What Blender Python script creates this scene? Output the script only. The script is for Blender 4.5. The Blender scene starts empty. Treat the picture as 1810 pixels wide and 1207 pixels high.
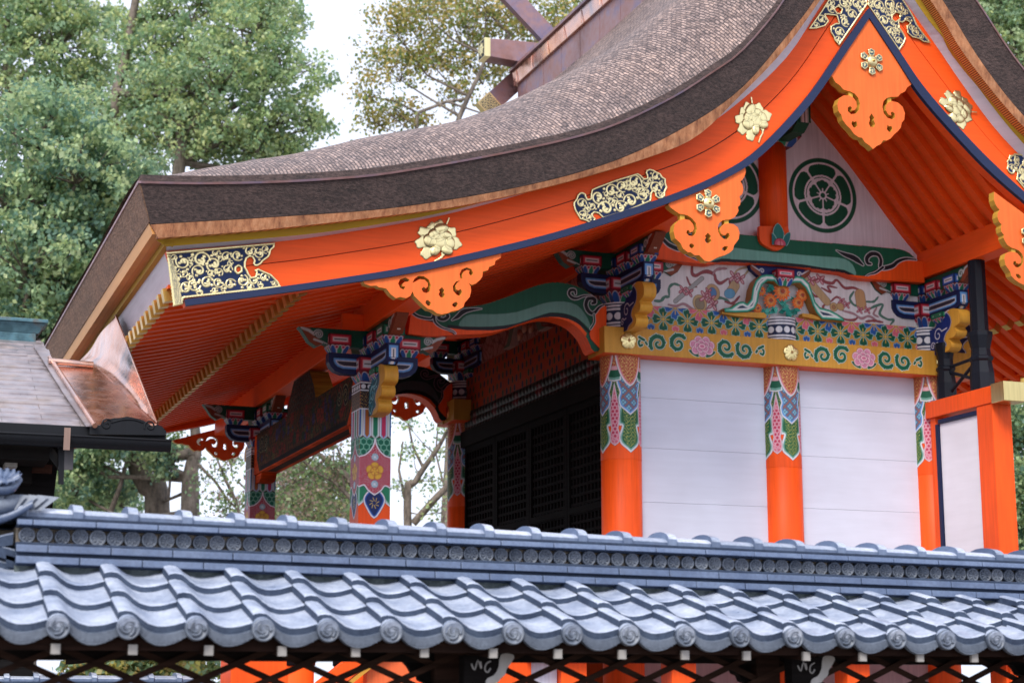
import bpy, math, random
import numpy as np
from mathutils import Vector, Matrix
from mathutils.geometry import tessellate_polygon

# ------------------------------------------------------------------ camera, world, sun, exposure
SC = bpy.context.scene
COL = SC.collection
FPX = 3100.0                                   # focal length in pixels of the 1810 wide photograph
PITCH = math.atan(611.0 / FPX)
YAW = math.radians(20.25)
FH = FPX / math.cos(PITCH)
fw_h = np.array([math.sin(YAW), math.cos(YAW), 0.0])
rt = np.array([math.cos(YAW), -math.sin(YAW), 0.0])
up0 = np.array([0, 0, 1.0])
FWD = fw_h * math.cos(PITCH) + up0 * math.sin(PITCH)
UPV = -fw_h * math.sin(PITCH) + up0 * math.cos(PITCH)
CAM = -(fw_h * 17.0 + rt * (1103 - 905) / FH * 17.0)
CAM[2] = 1.6

cd = bpy.data.cameras.new('camera')
cam = bpy.data.objects.new('camera', cd)
COL.objects.link(cam)
cam.location = CAM
cam.rotation_euler = (math.pi / 2 + PITCH, 0, -YAW)
cd.sensor_width = 36.0
cd.lens = FPX / 1810.0 * 36.0
cd.clip_start = 0.1
cd.clip_end = 3000
cd.dof.use_dof = True
cd.dof.focus_distance = 13.3
cd.dof.aperture_fstop = 3.2
SC.camera = cam

SUN_EL = math.radians(45)
SUN_AZ = math.radians(217)                     # compass direction the light comes from: left, behind the camera
w = bpy.data.worlds.new('World'); SC.world = w; w.use_nodes = True
nt = w.node_tree; nt.nodes.clear()
sky = nt.nodes.new('ShaderNodeTexSky'); sky.sky_type = 'NISHITA'; sky.sun_disc = False
sky.sun_elevation = SUN_EL; sky.sun_rotation = SUN_AZ; sky.air_density = 1.0; sky.dust_density = 3.0
hsv = nt.nodes.new('ShaderNodeHueSaturation'); hsv.inputs['Saturation'].default_value = 0.55
mixw = nt.nodes.new('ShaderNodeMix'); mixw.data_type = 'RGBA'; mixw.inputs[0].default_value = 0.70
mixw.inputs[7].default_value = (7.6, 8.2, 9.9, 1)            # the bright overcast veil in front of the blue
bg = nt.nodes.new('ShaderNodeBackground'); bg.inputs[1].default_value = 0.12
out = nt.nodes.new('ShaderNodeOutputWorld')
nt.links.new(sky.outputs[0], hsv.inputs['Color']); nt.links.new(hsv.outputs[0], mixw.inputs[6])
nt.links.new(mixw.outputs[2], bg.inputs[0]); nt.links.new(bg.outputs[0], out.inputs[0])
sd_ = bpy.data.lights.new('sun', 'SUN'); sd_.energy = 2.3; sd_.angle = math.radians(22); sd_.color = (1, .95, .88)
sun = bpy.data.objects.new('sun', sd_); COL.objects.link(sun)
_sv = Vector((math.sin(SUN_AZ) * math.cos(SUN_EL), math.cos(SUN_AZ) * math.cos(SUN_EL), math.sin(SUN_EL)))
sun.rotation_euler = _sv.to_track_quat('Z', 'Y').to_euler()
vs = SC.view_settings
vs.view_transform = 'Standard'; vs.look = 'None'; vs.gamma = 1; vs.use_curve_mapping = False
vs.exposure = 0.62
cy_ = SC.cycles
cy_.max_bounces = 8; cy_.diffuse_bounces = 5; cy_.glossy_bounces = 4; cy_.transmission_bounces = 4
cy_.transparent_max_bounces = 8; cy_.caustics_reflective = False; cy_.caustics_refractive = False
cy_.use_denoising = True

# ------------------------------------------------------------------ geometry from the photograph's measurements
def P(u, v, ax, val):
    """the point of the plane (axis ax = val) that was measured at (u, v) in the photograph"""
    d = FWD * FPX + rt * (u - 905) - UPV * (v - 603.5)
    return CAM + d * ((val - CAM[ax]) / d[ax])
def PW(pts, y, s=1, ou=0, ov=0):               # wall plane y = const -> (x, z)
    return [tuple(P(ou + u / s, ov + v / s, 1, y)[[0, 2]]) for u, v in pts]
def PS(pts, x, s=1, ou=0, ov=0):               # side plane x = const -> (y, z)
    return [tuple(P(ou + u / s, ov + v / s, 0, x)[[1, 2]]) for u, v in pts]
def smooth(pts, n=6, closed=False):
    p = np.array(pts, float)
    if closed: p = np.vstack([p[-1], p, p[0], p[1]])
    else: p = np.vstack([2 * p[0] - p[1], p, 2 * p[-1] - p[-2]])
    o = []
    for i in range(1, len(p) - 2):
        for k in range(n):
            t = k / n
            a, b, c, d = p[i - 1], p[i], p[i + 1], p[i + 2]
            o.append(.5 * ((2 * b) + (c - a) * t + (2 * a - 5 * b + 4 * c - d) * t * t + (3 * b - a - 3 * c + d) * t ** 3))
    if not closed: o.append(p[-2])
    return [tuple(q) for q in o]
def lin(r, g, b, a=0.0):
    f = lambda c: (c / 255 / 12.92) if c / 255 <= .04045 else ((c / 255 + .055) / 1.055) ** 2.4
    return (f(r), f(g), f(b), a)

ORANGE = (.90, .096, .009, 0); OCHRE = (.60, .295, .042, 0); WHITE = (.72, .72, .76, 0); LILAC = (.66, .60, .66, 0)
NAVY = (.008, .014, .055, 0); BLACK = (.010, .010, .014, 0); GREEN = (.006, .10, .052, 0); TEAL = (.16, .38, .31, 0)
BLUE = (.02, .10, .42, 0); SKYB = (.13, .34, .72, 0); CRIM = (.42, .022, .05, 0); PINK = (.68, .20, .28, 0)
GOLD = (.94, .79, .40, 1); GOLDP = (.62, .42, .10, 0); REDS = (.36, .05, .03, 0); BROWN = (.20, .05, .02, 0)
STEEL = (.018, .028, .075, 0)

# ------------------------------------------------------------------ materials
def mk(name):
    m = bpy.data.materials.new(name); m.use_nodes = True
    n = m.node_tree; b = n.nodes['Principled BSDF']
    return m, n, b
def node(n, t, **kw):
    q = n.nodes.new(t)
    for k, v in kw.items():
        if k in q.inputs: q.inputs[k].default_value = v
        else: setattr(q, k, v)
    return q
def coords(n, scale=(1, 1, 1), kind='Object', rot=(0, 0, 0)):
    tc = n.nodes.new('ShaderNodeTexCoord'); mp = n.nodes.new('ShaderNodeMapping')
    mp.inputs['Scale'].default_value = scale; mp.inputs['Rotation'].default_value = rot
    n.links.new(tc.outputs[kind], mp.inputs[0]); return mp.outputs[0]
def noise(n, vec, scale, detail=4, rough=.55):
    q = node(n, 'ShaderNodeTexNoise', Scale=scale, Detail=detail, Roughness=rough)
    n.links.new(vec, q.inputs['Vector']); return q.outputs[0]
def ramp(n, fac, stops):
    r = n.nodes.new('ShaderNodeValToRGB'); e = r.color_ramp.elements
    while len(e) < len(stops): e.new(.5)
    for i, (p, c) in enumerate(stops): e[i].position = p; e[i].color = tuple(c)[:3] + (1,)
    n.links.new(fac, r.inputs[0]); return r.outputs[0]
def bump(n, b, h, strength, dist):
    q = node(n, 'ShaderNodeBump', Strength=strength, Distance=dist)
    n.links.new(h, q.inputs['Height']); n.links.new(q.outputs[0], b.inputs['Normal'])
def mulc(n, a, b_, fac=1.0):
    q = n.nodes.new('ShaderNodeMix'); q.data_type = 'RGBA'; q.blend_type = 'MULTIPLY'; q.inputs[0].default_value = fac
    n.links.new(a, q.inputs[6]); n.links.new(b_, q.inputs[7]); return q.outputs[2]

def paint_mat(name, rough, sc=(6, 6, 60), var=.16, bmp=.25):
    m, n, b = mk(name)
    at = n.nodes.new('ShaderNodeAttribute'); at.attribute_name = 'Col'
    v1 = noise(n, coords(n, sc), 1.0, 5)
    v2 = noise(n, coords(n, (1.3, 1.3, 1.3)), 1.0, 3)
    r1 = ramp(n, v1, [(.3, (1 - var,) * 3), (.7, (1 + var * .4,) * 3)])
    r2 = ramp(n, v2, [(.3, (1 - var * 1.2, 1 - var * 1.35, 1 - var * 1.3)), (.7, (1.04, 1.05, 1.05))])
    c = mulc(n, mulc(n, at.outputs['Color'], r1), r2)
    n.links.new(c, b.inputs['Base Color']); n.links.new(at.outputs['Alpha'], b.inputs['Metallic'])
    mr = node(n, 'ShaderNodeMapRange'); mr.inputs['From Min'].default_value = 0; mr.inputs['From Max'].default_value = 1
    mr.inputs['To Min'].default_value = rough; mr.inputs['To Max'].default_value = .30
    n.links.new(at.outputs['Alpha'], mr.inputs['Value']); n.links.new(mr.outputs[0], b.inputs['Roughness'])
    bump(n, b, v1, bmp, .004)
    b.inputs['Specular IOR Level'].default_value = .12 if rough > .7 else .22
    return m
M_PAINT = paint_mat('painted_wood', .48, sc=(34, 34, 2.2), var=.15, bmp=.2)
M_PAINTH = paint_mat('painted_wood_long_grain', .48, sc=(2.2, 2.2, 38), var=.09, bmp=.15)
M_WALL = paint_mat('white_boards', .5, sc=(1.5, 1.5, 14), var=.05, bmp=.06)
M_DARK = paint_mat('dark_timber', .85, sc=(3, 3, 50), var=.5, bmp=.6)

def thatch_mat():
    m, n, b = mk('bark_shingles')
    uv = n.nodes.new('ShaderNodeUVMap'); uv.uv_map = 'UVMap'
    mp = n.nodes.new('ShaderNodeMapping'); n.links.new(uv.outputs[0], mp.inputs[0])
    wob = node(n, 'ShaderNodeTexNoise', Scale=5.0, Detail=6)
    n.links.new(uv.outputs[0], wob.inputs['Vector'])
    mx = n.nodes.new('ShaderNodeMix'); mx.data_type = 'VECTOR'; mx.inputs[0].default_value = .06
    n.links.new(uv.outputs[0], mx.inputs[4]); n.links.new(wob.outputs[1], mx.inputs[5])
    br = node(n, 'ShaderNodeTexBrick', Scale=1.0)
    br.inputs['Brick Width'].default_value = .085; br.inputs['Row Height'].default_value = .030
    br.inputs['Mortar Size'].default_value = .0055; br.inputs['Mortar Smooth'].default_value = .3
    br.inputs['Color1'].default_value = (.37, .295, .25, 1); br.inputs['Color2'].default_value = (.17, .128, .108, 1)
    br.inputs['Mortar'].default_value = (.07, .052, .045, 1); br.inputs['Bias'].default_value = 0
    n.links.new(mx.outputs[1], br.inputs['Vector'])
    v = noise(n, coords(n, (1, 1, 1)), 17, 6, .75)
    v2 = noise(n, coords(n, (1, 1, 1)), 1.6, 4)
    r = ramp(n, v, [(.36, (.30, .26, .28)), (.47, (.85, .80, .84)), (.56, (1.25, 1.2, 1.22)), (.70, (1.6, 1.38, 1.25))])
    r2 = ramp(n, v2, [(.35, (.82, .78, .80)), (.65, (1.1, 1.02, 1.0))])
    n.links.new(mulc(n, mulc(n, br.outputs[0], r), r2), b.inputs['Base Color'])
    b.inputs['Roughness'].default_value = .55
    mm = n.nodes.new('ShaderNodeMath'); mm.operation = 'MULTIPLY_ADD'; mm.inputs[1].default_value = .5
    n.links.new(br.outputs[1], mm.inputs[0]); mm.inputs[1].default_value = -.8
    n.links.new(v, mm.inputs[2])
    bump(n, b, mm.outputs[0], .9, .02)
    return m
M_THATCH = thatch_mat()

def cut_mat(name, c0, c1, c2, sc=(14, 14, 60), b_=1.0):
    m, n, b = mk(name)
    v = noise(n, coords(n, sc), 1.0, 6, .75)
    v2 = noise(n, coords(n, (4, 4, 9)), 1.0, 4, .6)
    c = ramp(n, v, [(.32, c0), (.5, c1), (.70, c2)])
    c2_ = ramp(n, v2, [(.3, (.7, .7, .7)), (.7, (1.15, 1.12, 1.1))])
    n.links.new(mulc(n, c, c2_), b.inputs['Base Color']); b.inputs['Roughness'].default_value = .85
    bump(n, b, v, b_, .02)
    return m
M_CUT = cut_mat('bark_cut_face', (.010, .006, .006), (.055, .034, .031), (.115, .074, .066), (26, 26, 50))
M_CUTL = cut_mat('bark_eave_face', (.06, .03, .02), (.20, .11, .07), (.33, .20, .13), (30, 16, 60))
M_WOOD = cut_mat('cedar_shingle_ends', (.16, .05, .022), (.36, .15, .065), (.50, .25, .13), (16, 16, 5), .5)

def wood_under():
    m, n, b = mk('cedar_shingle_layers')
    wv = node(n, 'ShaderNodeTexWave', Scale=9.0, Distortion=.3)
    wv.bands_direction = 'Z'; n.links.new(coords(n, (1, 1, 2.2)), wv.inputs['Vector'])
    c = ramp(n, wv.outputs[1], [(.1, (.22, .055, .012)), (.5, (.62, .22, .05)), (.9, (.72, .32, .08))])
    n.links.new(c, b.inputs['Base Color']); b.inputs['Roughness'].default_value = .6
    bump(n, b, wv.outputs[1], .6, .01); return m
M_WOODU = wood_under()

def copper_mat(name, ca, cb, cc, rough=.3, metal=.85, sc=3.0):
    m, n, b = mk(name)
    v = noise(n, coords(n, (1, 1, 1)), sc, 6, .6)
    v2 = noise(n, coords(n, (1, 1, 1)), sc * 5, 4, .6)
    n.links.new(mulc(n, ramp(n, v, [(.36, ca), (.5, cb), (.64, cc)]), ramp(n, v2, [(.3, (.82, .82, .85)), (.7, (1.05, 1.02, 1))])), b.inputs['Base Color'])
    n.links.new(ramp(n, v2, [(.3, (rough * .7,) * 3), (.7, (rough * 1.5,) * 3)]), b.inputs['Roughness'])
    b.inputs['Metallic'].default_value = metal
    bump(n, b, v, .08, .02); return m
M_COPNEW = copper_mat('new_copper', (.60, .30, .20), (.84, .50, .38), (.46, .38, .38), .24, .95, 1.5)
M_COPOLD = copper_mat('weathered_copper', (.30, .16, .14), (.33, .20, .20), (.24, .19, .26), .42, .6)
M_COPGRN = copper_mat('blue_green_copper', (.05, .12, .15), (.10, .22, .27), (.13, .13, .12), .45, .4, 5)
M_COPTILE = copper_mat('grey_copper_shingles', (.30, .26, .27), (.42, .38, .40), (.36, .30, .28), .38, .55, 2.0)

def tile_mat(name, a, c, rough=.38):
    m, n, b = mk(name)
    v = noise(n, coords(n, (1, 1, 1)), 7, 5, .6); v2 = noise(n, coords(n, (1, 1, 1)), 60, 4, .7)
    inf = n.nodes.new('ShaderNodeObjectInfo')
    q = ramp(n, inf.outputs['Random'], [(0, (.66, .68, .70)), (.5, (.95, .95, .95)), (1, (1.35, 1.28, 1.18))])
    cc = mulc(n, mulc(n, ramp(n, v, [(.3, a), (.7, c)]), ramp(n, v2, [(.3, (.7, .7, .72)), (.65, (1.08, 1.08, 1.06))])), q)
    n.links.new(cc, b.inputs['Base Color'])
    n.links.new(ramp(n, v, [(.3, (rough * .8,) * 3), (.7, (rough * 1.3,) * 3)]), b.inputs['Roughness'])
    b.inputs['Specular IOR Level'].default_value = .8 if rough < .55 else .15
    bump(n, b, v2, .25, .003); return m
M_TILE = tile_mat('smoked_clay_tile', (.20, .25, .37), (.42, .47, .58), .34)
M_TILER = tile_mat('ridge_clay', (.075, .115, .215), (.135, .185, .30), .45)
M_TILE_SHADED = tile_mat('tile_clay_shaded', (.026, .038, .070), (.060, .084, .135), .6)  # same clay, darkened to put shade into tile edges, sides and ridge gaps
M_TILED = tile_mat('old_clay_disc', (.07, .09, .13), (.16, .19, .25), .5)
M_MORTAR = cut_mat('lime_mortar', (.16, .13, .10), (.36, .30, .23), (.48, .42, .34), (40, 40, 40), .8)
M_MOSS = cut_mat('grey_mortar', (.035, .045, .045), (.10, .125, .125), (.17, .20, .19), (25, 25, 25), .8)

def leaf_mat():
    m, n, b = mk('leaves')
    at = n.nodes.new('ShaderNodeAttribute'); at.attribute_name = 'Col'
    n.links.new(at.outputs['Color'], b.inputs['Base Color']); b.inputs['Roughness'].default_value = .45
    tr = n.nodes.new('ShaderNodeBsdfTranslucent'); n.links.new(at.outputs['Color'], tr.inputs[0])
    mx = n.nodes.new('ShaderNodeMixShader'); mx.inputs[0].default_value = .5
    n.links.new(b.outputs[0], mx.inputs[1]); n.links.new(tr.outputs[0], mx.inputs[2])
    n.links.new(mx.outputs[0], n.nodes['Material Output'].inputs[0]); return m
M_LEAF = leaf_mat()
M_BARK = cut_mat('tree_bark', (.05, .04, .033), (.16, .13, .105), (.26, .22, .18), (9, 9, 2.5), 1.0)

# ------------------------------------------------------------------ mesh building
class MB:
    def __init__(s): s.V = []; s.F = []; s.C = []; s.n = 0
    def add(s, V, F, col=WHITE, mat=0, sm=False):
        V = np.asarray(V, float).reshape(-1, 3); c = np.asarray(col, float)
        if c.ndim == 1:
            c = np.tile(np.append(c, [0] * (4 - len(c))), (len(V), 1))
        s.V.append(V); s.C.append(c)
        if isinstance(F, np.ndarray): s.F.append((F + s.n, mat, sm))
        else: s.F.append(([tuple(i + s.n for i in f) for f in F], mat, sm))
        s.n += len(V)
    def box(s, x0, x1, y0, y1, z0, z1, col=WHITE, mat=0):
        s.hexa([(x0, y0, z0), (x1, y0, z0), (x1, y1, z0), (x0, y1, z0), (x0, y0, z1), (x1, y0, z1), (x1, y1, z1), (x0, y1, z1)], col, mat)
    def hexa(s, v, col=WHITE, mat=0):
        s.add(v, [(0, 3, 2, 1), (4, 5, 6, 7), (0, 1, 5, 4), (1, 2, 6, 5), (2, 3, 7, 6), (3, 0, 4, 7)], col, mat)
    def beam(s, a, b, wd, ht, col=WHITE, mat=0, up=(0, 0, 1)):
        a = np.array(a, float); b = np.array(b, float); d = b - a; d /= np.linalg.norm(d)
        r = np.cross(d, up); r /= np.linalg.norm(r); u = np.cross(r, d)
        q = [a - r * wd / 2 - u * ht / 2, a + r * wd / 2 - u * ht / 2, b + r * wd / 2 - u * ht / 2, b - r * wd / 2 - u * ht / 2,
             a - r * wd / 2 + u * ht / 2, a + r * wd / 2 + u * ht / 2, b + r * wd / 2 + u * ht / 2, b - r * wd / 2 + u * ht / 2]
        s.hexa(q, col, mat)
    def sweep(s, pts, wd, ht, col=WHITE, mat=0, horiz=(0, 1, 0)):
        """rectangular bar along a path in a vertical plane; horiz = its width direction, pts = centre of its underside"""
        pts = [np.array(p, float) for p in pts]; h = np.array(horiz, float); V = []
        for i, p in enumerate(pts):
            d = pts[min(i + 1, len(pts) - 1)] - pts[max(i - 1, 0)]; d /= np.linalg.norm(d)
            u = np.cross(h, d); u = u if u[2] > 0 else -u
            V += [p - h * wd / 2, p + h * wd / 2, p + h * wd / 2 + u * ht, p - h * wd / 2 + u * ht]
        F = [(0, 1, 2, 3)]
        for i in range(len(pts) - 1):
            k = i * 4
            for j in range(4): F.append((k + j, k + (j + 1) % 4, k + 4 + (j + 1) % 4, k + 4 + j))
        k = (len(pts) - 1) * 4; F.append((k + 3, k + 2, k + 1, k))
        s.add(V, F, col, mat)
    def tube(s, pts, rad, seg=8, col=WHITE, mat=0, cap=True, sm=True):
        pts = [np.array(p, float) for p in pts]
        if not hasattr(rad, '__len__'): rad = [rad] * len(pts)
        V = []; pr = None
        for i, p in enumerate(pts):
            d = pts[min(i + 1, len(pts) - 1)] - pts[max(i - 1, 0)]; d /= np.linalg.norm(d)
            if pr is None:
                pr = np.cross(d, (0, 0, 1) if abs(d[2]) < .9 else (1, 0, 0))
            r = pr - d * (pr @ d); r /= np.linalg.norm(r); pr = r; u = np.cross(d, r)
            for k in range(seg):
                t = 2 * math.pi * k / seg; V.append(p + (r * math.cos(t) + u * math.sin(t)) * rad[i])
        F = [(i * seg + k, i * seg + (k + 1) % seg, (i + 1) * seg + (k + 1) % seg, (i + 1) * seg + k) for i in range(len(pts) - 1) for k in range(seg)]
        s.add(V, F, col, mat, sm)
        if cap:
            s.add(V[:seg], [tuple(range(seg))[::-1]], col, mat); s.add(V[-seg:], [tuple(range(seg))], col, mat)
    def lathe(s, prof, c, seg=24, col=WHITE, mat=0, axis='z', sm=True):
        V = []
        for r, h in prof:
            for k in range(seg):
                t = 2 * math.pi * k / seg; a, b = r * math.cos(t), r * math.sin(t)
                V.append((c[0] + a, c[1] + b, c[2] + h) if axis == 'z' else (c[0] + a, c[1] - h, c[2] + b) if axis == 'y' else (c[0] + h, c[1] + a, c[2] + b))
        F = [(i * seg + k, i * seg + (k + 1) % seg, (i + 1) * seg + (k + 1) % seg, (i + 1) * seg + k) for i in range(len(prof) - 1) for k in range(seg)]
        F.append(tuple(range((len(prof) - 1) * seg, len(prof) * seg))); F.append(tuple(range(seg))[::-1])
        s.add(V, F, col, mat, sm)
    def prism(s, outline, fr, h0, h1, col=WHITE, side=None, holes=(), mat=0, smat=None, front=True, back=True):
        """polygon (with holes) in frame fr, extruded from height h0 to h1 along the frame's normal"""
        loops = [list(outline)] + [list(h) for h in holes]
        tri = tessellate_polygon([[Vector((a, b, 0)) for a, b in L] for L in loops])
        A = np.array([p for L in loops for p in L])
        lo = fr(A[:, 0], A[:, 1], np.full(len(A), h0)); hi = fr(A[:, 0], A[:, 1], np.full(len(A), h1))
        if front: s.add(hi, [tuple(t) for t in tri], col, mat)
        if back: s.add(lo, [tuple(t)[::-1] for t in tri], side or col, mat)
        k = 0
        for L in loops:
            n = len(L); V = np.vstack([lo[k:k + n], hi[k:k + n]])
            s.add(V, [(i, (i + 1) % n, n + (i + 1) % n, n + i) for i in range(n)], side or col, mat if smat is None else smat)
            k += n
    def build(s, name, mats, parent=None, bevel=0, uv=None, loc=None):
        me = bpy.data.meshes.new(name)
        V = np.vstack(s.V); C = np.vstack(s.C)
        li = []; ls = []; mi = []; sm = []; pos = 0
        for F, m, q in s.F:
            if isinstance(F, np.ndarray):
                k = F.shape[1]; li.append(F.ravel()); ls.append(np.arange(len(F)) * k + pos); pos += F.size; nf = len(F)
            else:
                L = np.array([len(f) for f in F]); li.append(np.array([i for f in F for i in f]))
                ls.append(np.concatenate([[0], np.cumsum(L)[:-1]]) + pos); pos += int(L.sum()); nf = len(F)
            mi.append(np.full(nf, m)); sm.append(np.full(nf, q))
        li = np.concatenate(li).astype(np.int32); ls = np.concatenate(ls).astype(np.int32)
        if loc is not None: V = V - np.array(loc)
        me.vertices.add(len(V)); me.vertices.foreach_set('co', V.astype(np.float32).ravel())
        me.loops.add(len(li)); me.loops.foreach_set('vertex_index', li)
        me.polygons.add(len(ls)); me.polygons.foreach_set('loop_start', ls)
        me.polygons.foreach_set('material_index', np.concatenate(mi).astype(np.int32))
        me.polygons.foreach_set('use_smooth', np.concatenate(sm).astype(bool))
        me.update(calc_edges=True)
        at = me.color_attributes.new('Col', 'FLOAT_COLOR', 'POINT'); at.data.foreach_set('color', C.astype(np.float32).ravel())
        if uv is not None:
            ul = me.uv_layers.new(name='UVMap'); ul.data.foreach_set('uv', uv[li].astype(np.float32).ravel())
        me.validate()
        for m in (mats if isinstance(mats, (list, tuple)) else [mats]): me.materials.append(m)
        o = bpy.data.objects.new(name, me); COL.objects.link(o)
        if parent is not None: o.parent = parent
        # loc: the vertices are stored relative to the parent empty
        if bevel:
            bm_ = o.modifiers.new('edge', 'BEVEL'); bm_.width = bevel; bm_.segments = 2; bm_.limit_method = 'ANGLE'; bm_.angle_limit = math.radians(50)
        return o

class Frame:
    def __init__(s, O, ea, eb, en=None):
        s.O = np.array(O, float); s.a = np.array(ea, float); s.b = np.array(eb, float)
        s.n = np.array(en, float) if en is not None else np.cross(s.a, s.b)
        s.flip = np.cross(s.a, s.b) @ s.n < 0
    def __call__(s, A, B, H): return s.O + A[:, None] * s.a + B[:, None] * s.b + H[:, None] * s.n
def wall(y): return Frame((0, y, 0), (1, 0, 0), (0, 0, 1), (0, -1, 0))
def side(x, n=-1): return Frame((x, 0, 0), (0, 1, 0), (0, 0, 1), (n, 0, 0))
class Cyl:
    flip = False
    def __init__(s, cx, cy, r): s.c = (cx, cy, r)
    def __call__(s, A, B, H):
        cx, cy, r = s.c; t = A / r
        return np.stack([cx + (r + H) * np.sin(t), cy - (r + H) * np.cos(t), B], 1)

class Cv:
    """a painted panel: colours (and relief) worked out per vertex of a fine grid"""
    def __init__(s, a0, a1, b0, b1, res, base):
        na = int(math.ceil((a1 - a0) / res)) + 1; nb = int(math.ceil((b1 - b0) / res)) + 1
        s.a = np.linspace(a0, a1, na); s.b = np.linspace(b0, b1, nb); s.A, s.B = np.meshgrid(s.a, s.b)
        s.c = np.tile(np.array(base, float), (nb, na, 1)); s.h = np.zeros((nb, na)); s.res = res; s.clip = None
    def win(s, lo, hi, m):
        i0, i1 = np.searchsorted(s.a, [lo[0] - m, hi[0] + m]); j0, j1 = np.searchsorted(s.b, [lo[1] - m, hi[1] + m])
        return (slice(j0, j1), slice(i0, i1))
    def put(s, w_, sd, bands, h=None):
        """bands: [(grow, colour), ...] painted in order"""
        if s.clip is not None: sd = np.maximum(sd, s.clip[w_])
        for g, col in bands:
            m = np.clip(.5 - (sd - g) / s.res, 0, 1)[..., None]; s.c[w_] = s.c[w_] * (1 - m) + np.array(col) * m
        if h is not None:
            m = np.clip(.5 - (sd - bands[0][0]) / s.res, 0, 1); s.h[w_] = np.maximum(s.h[w_], h * m)
    def sdp(s, pts, w_):
        X = s.A[w_]; Y = s.B[w_]; p = np.array(pts); d = np.full(X.shape, 1e9); ins = np.zeros(X.shape, bool)
        for i in range(len(p)):
            a = p[i]; b = p[(i + 1) % len(p)]; e = b - a; L = e @ e
            if L < 1e-14: continue
            t = np.clip(((X - a[0]) * e[0] + (Y - a[1]) * e[1]) / L, 0, 1)
            d = np.minimum(d, np.hypot(X - a[0] - t * e[0], Y - a[1] - t * e[1]))
            c = ((a[1] > Y) != (b[1] > Y)); den = (b[1] - a[1]) if abs(b[1] - a[1]) > 1e-12 else 1e-12
            ins ^= c & (X < (b[0] - a[0]) * (Y - a[1]) / den + a[0])
        return np.where(ins, -d, d)
    def poly(s, pts, col=None, bands=None, h=None):
        p = np.array(pts); bands = bands or [(0, col)]; m = max(g for g, _ in bands) + s.res * 2
        w_ = s.win(p.min(0), p.max(0), m)
        if s.A[w_].size: s.put(w_, s.sdp(pts, w_), bands, h)
    def stroke(s, pts, w0, col=None, w1=None, bands=None, h=None, prof=None):
        p = np.array(pts); n = len(p); w1 = w0 if w1 is None else w1
        W = np.linspace(w0, w1, n) if prof is None else np.interp(np.linspace(0, 1, n), np.linspace(0, 1, len(prof)), prof) * w0
        bands = bands or [(0, col)]; m = W.max() + max(g for g, _ in bands) + s.res * 2
        w_ = s.win(p.min(0), p.max(0), m); X = s.A[w_]; Y = s.B[w_]
        if not X.size: return
        d = np.full(X.shape, 1e9)
        for i in range(n - 1):
            a = p[i]; e = p[i + 1] - a; L = e @ e + 1e-14
            t = np.clip(((X - a[0]) * e[0] + (Y - a[1]) * e[1]) / L, 0, 1)
            d = np.minimum(d, np.hypot(X - a[0] - t * e[0], Y - a[1] - t * e[1]) - (W[i] + (W[i + 1] - W[i]) * t))
        s.put(w_, d, bands, h)
    def circ(s, c, r, col=None, bands=None, h=None):
        bands = bands or [(0, col)]; m = r + max(g for g, _ in bands) + s.res * 2
        w_ = s.win(np.array(c), np.array(c), m)
        if s.A[w_].size: s.put(w_, np.hypot(s.A[w_] - c[0], s.B[w_] - c[1]) - r, bands, h)
    def ell(s, c, ra, rb, ang=0, col=None, bands=None, h=None):
        bands = bands or [(0, col)]; m = max(ra, rb) + max(g for g, _ in bands) + s.res * 2
        w_ = s.win(np.array(c), np.array(c), m)
        if not s.A[w_].size: return
        X = s.A[w_] - c[0]; Y = s.B[w_] - c[1]; ca, sa = math.cos(ang), math.sin(ang)
        x = X * ca + Y * sa; y = -X * sa + Y * ca; k = np.hypot(x / ra, y / rb) + 1e-9
        s.put(w_, (k - 1) * np.hypot(x, y) / k, bands, h)
    def rect(s, a0, a1, b0, b1, col): s.poly([(a0, b0), (a1, b0), (a1, b1), (a0, b1)], col)
    def build(s, mb, fr, outline=None, off=0.0, mat=0):
        A = s.A.ravel(); B = s.B.ravel(); V = fr(A, B, s.h.ravel() + off); nb, na = s.A.shape
        i = np.arange(nb * na).reshape(nb, na)
        F = np.stack([i[:-1, :-1], i[:-1, 1:], i[1:, 1:], i[1:, :-1]], -1).reshape(-1, 4)
        c = s.c.reshape(-1, 4)
        if outline is not None:
            sd = outline if isinstance(outline, np.ndarray) else s.sdp(outline, (slice(None), slice(None)))
            keep = (sd < s.res * .35).ravel(); F = F[keep[F].all(1)]
            used = np.unique(F); mp = np.zeros(len(A), int); mp[used] = np.arange(len(used)); F = mp[F]; V = V[used]; c = c[used]
        if fr.flip: F = F[:, ::-1]
        mb.add(V, F, c, mat, sm=bool(s.h.any()) or isinstance(fr, Cyl))

def xf(pts, c, s=1, ang=0, fx=1, fy=1):
    ca, sa = math.cos(ang), math.sin(ang)
    return [(c[0] + s * (x * fx * ca - y * fy * sa), c[1] + s * (x * fx * sa + y * fy * ca)) for x, y in pts]
def spiral(turns=1.4, r0=1.0, r1=.12, n=26, a0=0.0):
    return [((r0 + (r1 - r0) * k / n) * math.cos(a0 + turns * 2 * math.pi * k / n), (r0 + (r1 - r0) * k / n) * math.sin(a0 + turns * 2 * math.pi * k / n)) for k in range(n + 1)]
def scribble(cv, k, col, th=.16, region=None, amp=.8):
    """fine scrollwork lines over the whole panel or inside a signed distance region"""
    X = cv.A * k; Y = cv.B * k
    p = np.sin(X + 2.2 * np.sin(Y * .83 + 1.1 * np.sin(X * .37))) * np.sin(Y * 1.1 + 2.2 * np.sin(X * .91 + 2))
    m = np.clip((th - np.abs(p)) / (th * .6), 0, 1) * amp
    if region is not None: m = m * (region < 0)
    cv.c = cv.c * (1 - m[..., None]) + np.array(col) * m[..., None]
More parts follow.
